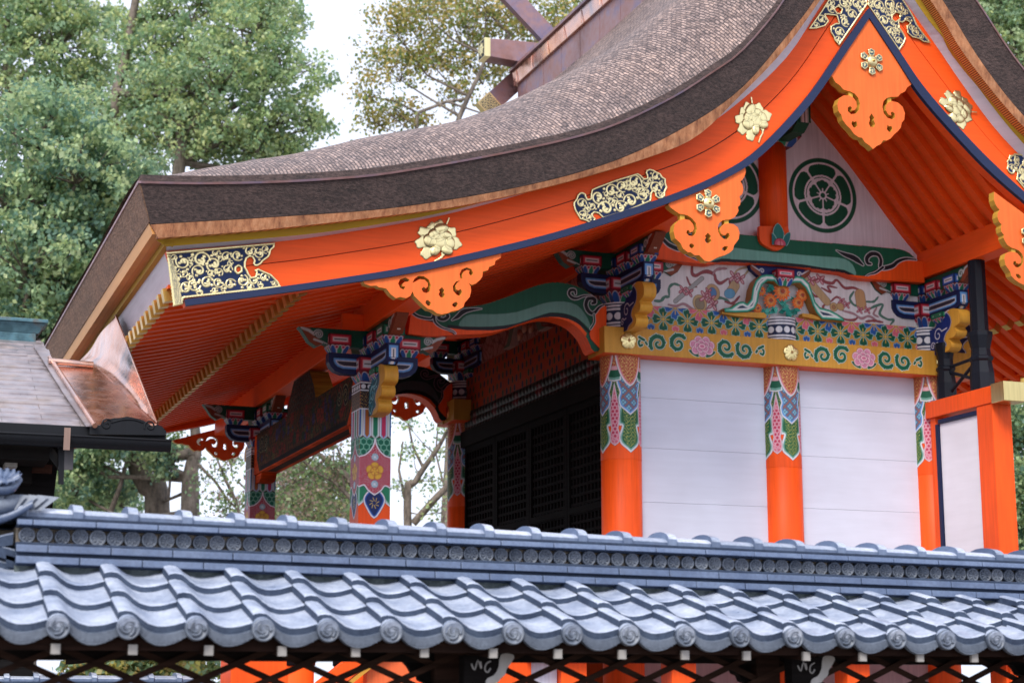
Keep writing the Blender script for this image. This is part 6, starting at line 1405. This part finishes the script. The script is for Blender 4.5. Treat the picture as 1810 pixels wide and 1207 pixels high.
# corner finial: chrysanthemum dish on leaves and a curled base tile
fin = tag(empty('chrysanthemum_finial', (-6.36, YE + .86, 2.33)), 'grey clay chrysanthemum finial on curled tiles at the left corner of the fence', 'roof finial')
m = MB(); n = 16
V = []; R = [0.0, .02, .045, .065]; 
for k in range(n):
    for q in (-.5, -.25, 0, .25, .5):
        a = (k + q) * 2 * math.pi / n
        for r, h in ((.022, .004), (.05, .010), (.078, .022), (.086 - .012 * abs(q) * 2, .030)): V.append((r * math.cos(a), r * math.sin(a), h + .007 * math.cos(q * math.pi)))
V = np.array(V).reshape(n, 5, 4, 3)
for k in range(n):
    for q in range(4):
        for j in range(3): m.add([V[k, q, j], V[k, q + 1, j], V[k, q + 1, j + 1], V[k, q, j + 1]], [(0, 1, 2, 3)], WHITE, 0, True)
m.lathe([(.001, .020), (.022, .014), (.026, .004), (.086, .012), (.060, -.03), (.02, -.05), (.001, -.05)], (0, 0, 0), 24)
o_ = m.build('flower_dish', M_TILER, fin); o_.location = (.015, -.10, .125); o_.rotation_euler = (math.radians(28), math.radians(-6), 0)
m = MB()
for k in range(7):
    a = -.3 + k * .28; c = np.array((-.05 + .035 * k, -.12, .035)); m.add([c + [-.02, 0, -.02], c + [.02, -.02, -.025], c + [.035 + .01 * k, -.01, .035], c + [.005, .015, .045]], [(0, 1, 2, 3)], WHITE)
m.tube([(-.08, -.10, .05), (0, -.12, .02), (.06, -.11, .03), (.10, -.10, .07)], [.03, .04, .035, .012], 8); m.build('carved_leaves', M_TILED, fin)
m = MB(); V = []
for k in range(15):
    t = k / 14; x = -.22 + .36 * t; z = .02 - .055 * math.sin(t * math.pi * .85) + .055 * t ** 3
    for y in (-.20, .14): V += [(x, y, z + (.0 if y < 0 else .02)), (x, y, z - .03)]
m.add(V, [(4 * k + a, 4 * k + 4 + a, 4 * k + 4 + b, 4 * k + b) for k in range(14) for a, b in ((0, 2), (2, 3), (3, 1), (1, 0))], WHITE, 0, True); m.build('curled_base_tile', M_TILER, fin)

# ================================================================== COPPER-ROOFED HALL at the left
hall = tag(empty('copper_roof_hall', (-6.2, 0.2, 0)), 'small dark timber hall with grey copper shingle roof and black gutter under the eave', 'hall'); HL_ = (-6.2, .2, 0)
ye_, yr_ = -1.10, 1.45
ez = P(100, 752, 1, ye_)[2]; rz = P(40, 597, 1, yr_)[2]; kk = (rz - ez) / (yr_ - ye_)
def RP(u, v, lift=0.0):
    d = FWD * FPX + rt * (u - 905) - UPV * (v - 603.5); n = np.array([0, -kk, 1.0]); p0 = np.array([0, ye_, ez + lift]); t = ((p0 - CAM) @ n) / (d @ n); return CAM + d * t
m = MB(); rows = 20; xr0 = RP(75, 600)[0]; xr1 = RP(160, 752)[0]
for r in range(rows):
    f0, f1 = r / rows, (r + 1) / rows; ya, yb_ = ye_ + (yr_ - ye_) * f0, ye_ + (yr_ - ye_) * f1 + .03; za, zb_ = ez + kk * (ya - ye_) + .016, ez + kk * (yb_ - ye_) + .002
    x = -9.0 - (r % 2) * .3; xe = xr1 + (xr0 - xr1) * f0 - rnd.uniform(0, .03); 
    while x < xe:
        a, b = x, min(x + .62, xe); j = rnd.uniform(-.003, .003); x += .62; w_ = rnd.uniform(-.006, .006)
        m.hexa([(a, ya, za - .015 + j), (b - .003, ya, za - .015 + j + w_), (b - .003, yb_, zb_ - .01), (a, yb_, zb_ - .01), (a, ya, za + j), (b - .003, ya, za + j + w_), (b - .003, yb_, zb_), (a, yb_, zb_)])
m.build('copper_shingle_roof', M_COPTILE, hall, loc=HL_, bevel=.002)
def sheet(px, name, mat, lift, th=.012):
    A = np.array([RP(u, v, lift) for u, v in px]); m = MB(); n = len(A); tri = tessellate_polygon([[Vector((p[0], p[1], 0)) for p in A]])
    m.add(A, [tuple(t) for t in tri]); m.add(A - [0, 0, th], [tuple(t)[::-1] for t in tri]); m.add(np.vstack([A, A - [0, 0, th]]), [(i, (i + 1) % n, n + (i + 1) % n, n + i) for i in range(n)]); return m.build(name, mat, hall, loc=HL_)
sheet([(70, 612), (92, 640), (165, 645), (277, 749), (162, 750), (120, 690)], 'new_copper_flashing', M_COPNEW, .035)
sheet([(58, 608), (82, 616), (170, 751), (152, 751), (110, 690)], 'copper_seam_strip', M_COPTILE, .048)
m = MB(); m.tube([RP(88, 632, .07), RP(168, 752, .07)], .022, 8); m.tube([RP(86, 638, .075), RP(165, 645, .07)], .03, 8); m.build('copper_standing_seam', M_COPNEW, hall, loc=HL_)
A = P(205, 560, 0, -4.80); B = RP(278, 748, .03); Cc = RP(165, 646, .03); D_ = P(138, 640, 0, -4.95)
m = MB(); q = [A, B, Cc, D_]; 
nn = np.cross(B - A, Cc - A); nn /= np.linalg.norm(nn); nn = nn if nn[0] < 0 else -nn
def interp_quad(A, B, C_, D, nu=14, nv=14):
    V = []
    for i in range(nu + 1):
        for j in range(nv + 1):
            s, t = i / nu, j / nv; p = (A * (1 - s) + B * s) * (1 - t) + (D * (1 - s) + C_ * s) * t
            V.append(p + nn * (.02 * math.sin(s * 5 + t * 3) * math.sin(t * 6) + .008 * math.sin(s * 17) * math.sin(t * 13)))
    return V, [(i * (nv + 1) + j, (i + 1) * (nv + 1) + j, (i + 1) * (nv + 1) + j + 1, i * (nv + 1) + j + 1) for i in range(nu) for j in range(nv)]
V, F_ = interp_quad(A, B, Cc, D_); m.add(V, F_, WHITE, 0, True); m.tube([A + [0, 0, .01], (A + B) / 2, B], .012, 6); m.build('copper_splash_plate', M_COPNEW, hall, loc=HL_)
# ridge of the small hall
rx = P(72, 590, 1, yr_)[0]; z0 = P(40, 597, 1, yr_ - .15)[2]; z1 = P(40, 566, 1, yr_ - .15)[2]
m = MB(); m.box(-9, rx - .05, yr_ - .13, yr_ + .13, z0 - .05, z0 + .055); m.build('ridge_base', M_COPGRN, hall, loc=HL_, bevel=.01)
m = MB(); m.hexa([(-9, yr_ - .13, z0 + .05), (rx - .03, yr_ - .13, z0 + .05), (rx - .03, yr_ + .13, z0 + .05), (-9, yr_ + .13, z0 + .05), (-9, yr_ - .17, z1 - .02), (rx + .03, yr_ - .17, z1 - .02), (rx + .03, yr_ + .17, z1 - .02), (-9, yr_ + .17, z1 - .02)])
m.box(-9, rx + .05, yr_ - .19, yr_ + .19, z1 - .02, z1 + .015); m.build('ridge_cover', M_COPGRN, hall, loc=HL_, bevel=.006)
BK = (.008, .009, .012, 0)
xe = P(160, 760, 1, ye_ - .02)[0]; m = MB(); zf0 = P(80, 768, 1, ye_ - .02)[2]; m.box(-9, P(294, 760, 1, ye_ - .02)[0], ye_ - .02, ye_ + .05, zf0, ez + .003, BK); m.build('eave_fascia', M_PAINT, hall, loc=HL_, bevel=.006)
m = MB(); g0 = P(0, 779, 1, ye_ - .10); g1 = P(301, 779, 1, ye_ - .10); rg = .068; V = []; seg = 12
for x in (-9, g1[0]):
    for k in range(seg + 1): a = math.pi + math.pi * k / seg; V.append((x, ye_ - .10 + rg * math.cos(a), g0[2] + .055 + rg * 1.25 * math.sin(a)))
m.add(V, [(k, k + 1, seg + 2 + k, seg + 1 + k) for k in range(seg)], BK, 0, True); m.add(V[seg + 1:], [tuple(range(seg + 1))], BK)
m.tube([(-9, ye_ - .10 - rg, g0[2] + .058), (g1[0], ye_ - .10 - rg, g0[2] + .058)], .010, 6, BK); m.build('rain_gutter', M_PAINT, hall, loc=HL_)
cr_px = [(158, 767), (160, 752), (168, 748), (175, 752), (180, 748), (190, 742), (200, 739), (215, 738), (224, 736), (235, 738), (252, 742), (262, 748), (270, 754), (278, 750), (287, 754), (293, 762), (294, 769)]
cpx = PW(cr_px, ye_ - .09); m = MB(); m.prism(cpx, wall(ye_ - .09), -.06, 0, BK)
for c, f in ((PW([(186, 753)], ye_)[0], 1), (PW([(262, 756)], ye_)[0], -1)): m.tube([(a, ye_ - .092, b) for a, b in xf(spiral(1.3, 1, .2, 14), c, .05, .5, f)], .008, 6, BK)
m.tube([(a, ye_ - .092, b) for a, b in smooth(PW([(195, 748), (215, 743), (235, 743), (252, 748)], ye_ - .05), 4)], .008, 6, BK); m.build('eave_crest', M_PAINT, hall, loc=HL_, bevel=.006)
m = MB(); a = P(118, 778, 1, ye_ - .17); m.box(a[0] - .025, a[0] + .025, ye_ - .185, ye_ - .175, a[2] - .08, a[2] + .10, (.30, .20, .16, .5)); m.build('gutter_strap', M_PAINT, hall, loc=HL_)
m = MB(); a = P(66, 795, 1, ye_ + .3); m.box(-9, P(88, 800, 1, ye_)[0], ye_ + .02, yr_ + .6, a[2] - .12, a[2] + .06, (.012, .010, .009, 0)); a2 = P(50, 830, 1, ye_ + .5)
m.box(-9, P(56, 830, 1, ye_ + .5)[0], ye_ + .45, ye_ + .6, a2[2] - .12, a2[2] + .35, (.012, .010, .009, 0)); m.box(P(56, 830, 1, ye_ + .5)[0], P(92, 830, 1, ye_ + .5)[0], ye_ + .5, ye_ + .56, a2[2] - .02, a2[2] + .05, (.10, .045, .03, 0)); m.build('eave_timber', M_DARK, hall, loc=HL_)
m = MB(); a = P(38, 850, 1, ye_ + .7); m.hexa([(-9, ye_ + .7, .0), (a[0] + .05, ye_ + .7, .0), (a[0] + .05, yr_ + 1.2, .0), (-9, yr_ + 1.2, .0), (-9, ye_ + .7, a[2] + .3), (a[0] + .30, ye_ + .7, a[2] + .3), (a[0] + .30, yr_ + 1.2, a[2] + .3), (-9, yr_ + 1.2, a[2] + .3)], (.010, .009, .009, 0)); m.build('timber_wall', M_DARK, hall, loc=HL_)
m = MB(); a = P(20, 814, 1, ye_ + .25); m.box(a[0] - .05, a[0] + .05, ye_ + .25, ye_ + .7, a[2] - .05, a[2] + .05, (.40, .38, .35, 0)); m.build('white_rafter_end', M_PAINT, hall, loc=HL_)
m = MB(); a = P(118, 792, 1, ye_ + .02); b = P(118, 830, 1, ye_ + .02); m.box(a[0] - .06, a[0] + .055, ye_, ye_ + .04, b[2], a[2] + .05, (.10, .095, .10, 0)); m.hexa([(b[0] - .06, ye_, b[2] - .12), (b[0] - .02, ye_, b[2] - .12), (b[0] - .02, ye_ + .03, b[2] - .12), (b[0] - .06, ye_ + .03, b[2] - .12), (b[0] - .08, ye_ - .002, a[2] + .04), (b[0] - .03, ye_ - .002, a[2] + .04), (b[0] - .03, ye_ + .03, a[2] + .04), (b[0] - .08, ye_ + .03, a[2] + .04)], BK)
c0 = P(85, 795, 1, ye_ + .1); c1 = P(112, 830, 1, ye_ + .1); m.beam((c0[0], ye_ + .1, c0[2]), (c1[0], ye_ + .1, c1[2]), .06, .07, (.012, .010, .009, 0)); m.build('drip_board', M_PAINT, hall, loc=HL_)

# ================================================================== GROUND
m = MB(); m.add([(-400, -60, 0), (400, -60, 0), (400, 500, 0), (-400, 500, 0)], [(0, 1, 2, 3)]); 
mg = cut_mat('gravel_ground', (.12, .11, .10), (.24, .22, .20), (.34, .32, .29), (3, 3, 3), .6); tag(m.build('ground', mg), kind='structure')
m = MB(); m.box(-1.9, S2 + 1.6, -1.6, YF + 1.6, -.02, .35, (.40, .38, .36, 0)); m.build('stone_podium', M_PAINT, shrine)
# ================================================================== TREES
def leaf_cloud(m, centres, n_leaf, size, spread, cols, droop=.5, seed=0):
    """many small leaf blades around twig centres"""
    r = np.random.default_rng(seed); c = np.repeat(centres, n_leaf, 0); N = len(c)
    p = c + r.normal(0, 1, (N, 3)) * spread * [1, 1, .75]
    d = r.normal(0, 1, (N, 3)); d[:, 2] -= droop; d /= np.linalg.norm(d, axis=1)[:, None]
    q = np.cross(d, r.normal(0, 1, (N, 3))); q /= np.linalg.norm(q, axis=1)[:, None]
    L = size * r.uniform(.6, 1.25, (N, 1)); W_ = L * .36
    V = np.stack([p, p + d * L * .45 + q * W_, p + d * L, p + d * L * .45 - q * W_], 1).reshape(-1, 3)
    F = np.arange(4 * N).reshape(N, 4)
    cc = np.array(cols); tw = np.repeat(r.integers(0, len(cc), len(centres)), n_leaf); k = np.where(r.random(N) < .65, tw, r.integers(0, len(cc), N))
    C = np.repeat(np.hstack([cc[k] * r.uniform(.7, 1.25, (N, 1)), np.zeros((N, 1))]), 4, 0)
    m.add(V, F, C)
G1 = [(0.2, 0.324, 0.188), (0.3, 0.432, 0.235), (0.424, 0.54, 0.282), (0.162, 0.288, 0.212), (0.499, 0.588, 0.294)]
G2 = [(0.237, 0.372, 0.2), (0.362, 0.48, 0.212), (0.524, 0.588, 0.259), (0.275, 0.408, 0.247), (0.437, 0.54, 0.294)]
G3 = [(0.285, 0.33, 0.091), (0.455, 0.405, 0.105), (0.199, 0.278, 0.091), (0.57, 0.43, 0.156), (0.341, 0.304, 0.105)]
G4 = [(.36,.28,.20),(.24,.30,.13),(.18,.27,.11),(.38,.27,.23),(.16,.24,.11)]
def P_d(u, v, D):     # a point D metres in front of the camera (horizontal depth)
    d = FWD * FPX + rt * (u - 905) - UPV * (v - 603.5); return CAM + d * (D / (d @ fw_h))
def tree(name, label, D, base, trunk, clumps, cols, leaf=.11, per=34, tw=60, spread=.115, limbs=(), rt_=.25, group='trees behind the shrine', cat='tree', fill=.75, seed=1):
    r = np.random.default_rng(seed); b = np.array(base, float); t = tag(empty(name, tuple(b)), label, cat, group)
    m = MB(); pts = [b] + [P_d(u, v, D + dd) for u, v, dd in trunk]; pts = [np.array(p) for p in pts]
    sp = []; P3 = [2 * pts[0] - pts[1]] + pts + [2 * pts[-1] - pts[-2]]
    for i in range(1, len(P3) - 2):
        for k in range(5):
            s = k / 5; a_, b_, c_, d_ = P3[i - 1:i + 3]; sp.append(.5 * ((2 * b_) + (c_ - a_) * s + (2 * a_ - 5 * b_ + 4 * c_ - d_) * s * s + (3 * b_ - a_ - 3 * c_ + d_) * s ** 3))
    sp.append(pts[-1]); m.tube(sp, list(np.linspace(rt_, rt_ * .25, len(sp))), 12)
    cents = []; cl = []
    for u, v, dd, rad in clumps:
        c = P_d(u, v, D + dd); cl.append((c, rad))
        n = int(tw * rad ** 2 * 1.1) + 4
        k = 0
        while k < n:
            q = r.normal(0, 1, 3); q /= np.linalg.norm(q); rr = rad * (1 - (1 - fill) * r.random() ** 1.3 * 1.2) if r.random() < .8 else rad * r.random()
            if q[2] < -.55 and r.random() < .7: continue
            lump = 1 + .16 * math.sin(q[0] * 5 + q[2] * 7 + rad * 9) + .10 * math.sin(q[1] * 9 + q[0] * 4)
            cents.append(c + q * rr * lump * [1, 1, .82]); k += 1
    # limbs from the trunk towards the clumps
    for c, rad in cl:
        i = int(np.argmin([np.linalg.norm(p - (c - [0, 0, rad * .9])) for p in sp])); s = sp[i]; e = c
        mid = (s + e) / 2 + [0, 0, -.12 * np.linalg.norm(e - s)] + r.normal(0, .08, 3) * rad
        rr = rt_ * (.12 + .16 * min(rad, 1.5)); m.tube([s, s * .6 + mid * .4, mid, mid * .45 + e * .55, e], [rr, rr * .85, rr * .65, rr * .45, rr * .2], 7)
        for _ in range(int(7 + rad * 8)):
            q = r.normal(0, 1, 3); q /= np.linalg.norm(q); q[2] = abs(q[2]) * .6; s2 = mid * .3 + e * .7 if r.random() < .5 else e; e2 = c + q * rad * .85; md = (s2 + e2) / 2 + r.normal(0, .06, 3)
            m.tube([s2, md, e2], [rr * .30, rr * .18, .006], 5)
    for L in limbs:
        pp_ = [P_d(u, v, D + dd) for u, v, dd in L[0]]; m.tube(pp_, list(np.linspace(L[1], L[2], len(pp_))), 7)
    m.build('trunk', M_BARK, t, loc=tuple(b))
    m = MB(); leaf_cloud(m, np.array(cents), per, leaf, spread, cols, seed=seed); m.build('crown', M_LEAF, t, loc=tuple(b))
    return t
def gb(u, D, v=1250): p = P_d(u, v, D); return (p[0], p[1], 0)
tree('camphor_tree', 'dense green camphor tree filling the left edge above the small hall', 30, gb(40, 30), [(45, 700, 0), (50, 450, 0), (60, 250, 0)],
     [(70, 250, 0, 1.25), (150, 300, -.5, 1.1), (30, 380, 0, 1.3), (165, 400, .4, 1.0), (60, 480, -.6, 1.3), (150, 510, 0, 1.1), (30, 590, 0, 1.2), (190, 350, .5, .65), (10, 500, 1, 1.3), (100, 380, 1, 1.3), (205, 450, .6, .55), (100, 200, .4, .7), (90, 560, 1, 1.2), (20, 680, .8, 1.0), (120, 640, 1.2, 1.0)], G1, per=42, tw=62, rt_=.28, seed=3)
tree('camphor_tree', 'pale green camphor tree at the top left corner, behind the denser one', 40, gb(40, 40), [(30, 600, 0), (20, 250, 0), (10, 50, 0)],
     [(20, 70, 0, 1.4), (100, 90, 0, 1.3), (60, 10, 0, 1.3), (150, 40, .5, 1.0), (10, 170, 0, 1.3), (130, 170, .5, 1.1), (60, -60, 0, 1.3), (190, 130, 1, .75), (170, 230, 1, .9)], G2, per=34, tw=48, leaf=.12, rt_=.25, seed=4)
tree('camphor_tree', 'tall camphor with bare trunk rising left of the white sky gap', 37, gb(262, 37), [(278, 905, 0), (262, 860, 0), (240, 800, 0), (258, 640, 0), (318, 285, 0), (300, 200, .2), (205, 160, .3)],
     [(450, 60, 0, 1.15), (400, 140, -.5, 1.1), (500, 130, 0, 1.0), (300, 160, 0, 1.1), (260, 220, .4, 1.0), (330, 230, -.4, 1.05), (420, 230, 0, 1.05), (500, 215, .3, .85), (555, 225, .3, .4), (280, 90, .6, .85), (350, 90, .5, .9), (475, 20, .6, .9), (240, 290, .7, .7), (450, 270, .6, .85), (365, 270, .5, .7), (270, 170, 1, .9), (420, 0, 1, .8), (490, 270, .5, .6), (350, 10, .8, .9), (280, 30, .9, .7), (230, 60, 1, .6), (215, 250, 1, .7), (200, 320, 1, .6)], G2, per=34, tw=60, rt_=.30,
     limbs=[([(318, 285, 0), (300, 250, 0), (302, 200, 0), (345, 155, -.3), (352, 148, -.3)], .10, .06), ([(310, 160, -.4), (350, 150, -.5), (370, 152, -.5)], .05, .03), ([(240, 0, .5), (222, 100, .5), (205, 160, .4), (200, 260, .3)], .09, .10), ([(455, 270, 0), (460, 200, 0), (470, 150, 0)], .06, .04)], seed=5)
tree('camphor_tree', 'slim second trunk right of the leaning one, seen under the porch eave', 36, gb(338, 36), [(336, 905, 0), (338, 830, 0), (345, 760, 0), (300, 500, 0)],
     [(300, 810, 0, .50), (180, 790, .5, .7), (250, 780, 0, .7), (110, 860, .5, .8), (190, 880, 1.2, .50), (130, 800, 1, .8), (60, 760, 1, 1.0), (230, 860, 2, .35)], G1, per=40, tw=85, rt_=.24, limbs=[([(345, 800, 0), (318, 805, 0), (285, 790, 0)], .15, .08), ([(195, 905, .5), (212, 860, .5), (228, 800, .5)], .06, .04), ([(298, 880, 0), (302, 830, 0), (300, 800, 0)], .03, .02)], seed=6)
tree('broadleaf_tree', 'yellow-green thin-leaved tree behind the crossed ridge finials', 38, gb(760, 38), [(800, 700, 0), (790, 300, 0), (860, 100, 0)],
     [(700, 60, 0, .85), (740, 20, 0, .8), (820, 50, .5, .85), (690, 130, 0, .75), (760, 110, .4, .75), (700, 200, 0, .55), (860, 20, .5, .9), (930, 40, .7, .8), (990, 40, .5, .8), (830, 110, .8, .7), (655, 215, 0, .40), (740, 210, .5, .40), (800, 170, .5, .45), (650, 170, 0, .3), (860, 130, 1, .6), (780, 0, 1, .7), (1020, 20, 1, .7), (900, 100, 1, .6), (640, 290, 0, .3)], G3, per=24, tw=50, leaf=.10, spread=.14, rt_=.15,
     limbs=[([(735, 240, 0), (738, 200, 0), (790, 180, 0), (830, 175, 0)], .05, .03), ([(738, 200, 0), (700, 180, 0), (650, 170, 0)], .03, .015), ([(880, 90, .5), (900, 60, .5), (860, 20, .5)], .05, .03), ([(790, 180, 0), (850, 200, 0)], .03, .02)], seed=7)
tree('broadleaf_tree', 'bare-branched pinkish autumn tree left of the near porch pillar', 33, gb(600, 33), [(640, 1000, 0), (625, 860, 0), (560, 800, 0), (500, 740, 0)],
     [(590, 790, 0, .42), (560, 760, 0, .42), (540, 830, 0, .50), (500, 860, .5, .55), (580, 860, .5, .55), (610, 820, 0, .40), (520, 900, 0, .5), (600, 900, 0, .4), (470, 890, 1, .5), (560, 905, .5, .4)], G4, per=15, tw=80, leaf=.085, spread=.13, rt_=.10,
     limbs=[([(640, 900, 0), (590, 850, 0), (560, 835, 0), (520, 800, 0)], .05, .02), ([(610, 870, 0), (600, 800, 0), (580, 760, 0)], .03, .015), ([(420, 850, 0), (450, 880, 0), (470, 910, 0)], .02, .02)], seed=8)
tree('broadleaf_tree', 'sparse young tree seen in the gap between porch pillar and body', 31, gb(745, 31), [(720, 905, 0), (735, 850, 0), (775, 790, 0), (800, 740, 0)],
     [(730, 800, 0, .28), (760, 850, 0, .28), (780, 905, 0, .30), (720, 750, 0, .30), (790, 760, 0, .25), (700, 860, 0, .22), (770, 800, .4, .2)], G2, per=9, tw=110, leaf=.08, spread=.10, rt_=.09,
     limbs=[([(730, 925, 0), (770, 880, 0), (800, 850, 0), (812, 820, 0)], .07, .05), ([(750, 830, 0), (730, 790, 0), (720, 740, 0)], .03, .015), ([(715, 880, 0), (705, 830, 0), (712, 780, 0)], .03, .015), ([(785, 860, 0), (770, 800, 0), (775, 740, 0)], .02, .012)], seed=9)
tree('broadleaf_tree', 'small twiggy tree beside the far porch pillar, left side', 32, gb(400, 32), [(430, 1000, 0), (420, 900, 0), (395, 840, 0), (380, 800, 0)],
     [(400, 830, 0, .28), (420, 880, 0, .28), (380, 880, 0, .30), (360, 850, 0, .22), (420, 810, 0, .25), (400, 910, 0, .3)], G4[1:] + G2[:2], per=10, tw=110, leaf=.08, spread=.11, rt_=.06, limbs=[([(350, 820, 0), (380, 850, 0), (400, 880, 0), (420, 900, 0)], .03, .02), ([(405, 800, 0), (412, 850, 0)], .015, .01)], seed=10)
tree('evergreen_oak', 'dark glossy evergreen at the right edge beyond the side screen', 27, gb(1830, 27), [(1830, 900, 0), (1835, 700, 0)],
     [(1805, 770, 0, .50), (1815, 850, -.3, .55), (1808, 930, 0, .50), (1840, 740, 0, .7), (1860, 880, 0, .8), (1815, 1000, 0, .6), (1800, 850, .6, .35), (1790, 950, .8, .25), (1795, 760, .5, .3)], G1, per=42, tw=140, leaf=.085, spread=.12, rt_=.16, seed=11, cat='tree')
tree('camphor_tree', 'sunlit green treetop at the upper right behind the roof verge', 42, gb(1830, 42), [(1830, 700, 0), (1830, 200, 0)],
     [(1790, 30, 0, .9), (1820, 100, 0, 1.1), (1770, -20, 0, .8), (1850, 20, 0, 1.2), (1800, 170, .5, .9), (1840, 220, 0, 1.0), (1760, 30, 1, .5)], G2, per=36, tw=80, leaf=.12, rt_=.25, seed=12)
tree('garden_shrub', 'yellow-green shrub seen through the fence lattice at lower left', 24, gb(250, 24), [(250, 1215, 0), (250, 1190, 0)],
     [(190, 1190, 0, .30), (240, 1180, 0, .32), (300, 1190, 0, .3), (150, 1200, 0, .3), (350, 1185, 1, .25), (270, 1160, 1, .3)], G3 + G1[:2], per=40, tw=160, leaf=.10, spread=.10, rt_=.05, group='shrubs', cat='shrub', seed=13)
tree('camphor_tree', 'round green tree low behind the porch beam, between the two porch pillars', 42, gb(540, 42), [(540, 1000, 0), (545, 900, 0), (550, 860, 0)],
     [(520, 850, 0, .8), (575, 885, 0, .8), (480, 905, 0, .7), (600, 850, .5, .6), (540, 915, -.4, .7), (620, 905, 0, .5), (500, 880, -.5, .5)], G2 + G3[:2], per=32, tw=70, leaf=.11, rt_=.2, seed=21)
tree('camphor_tree', 'green tree low behind the leaning trunk at left, under the gutter', 44, gb(150, 44), [(150, 1000, 0), (150, 900, 0), (150, 860, 0)],
     [(130, 850, 0, .9), (200, 870, 0, .7), (90, 900, 0, .8), (230, 900, .5, .5), (60, 830, 0, .8), (160, 900, 0, .8)], G1, per=32, tw=60, leaf=.11, rt_=.2, seed=22)
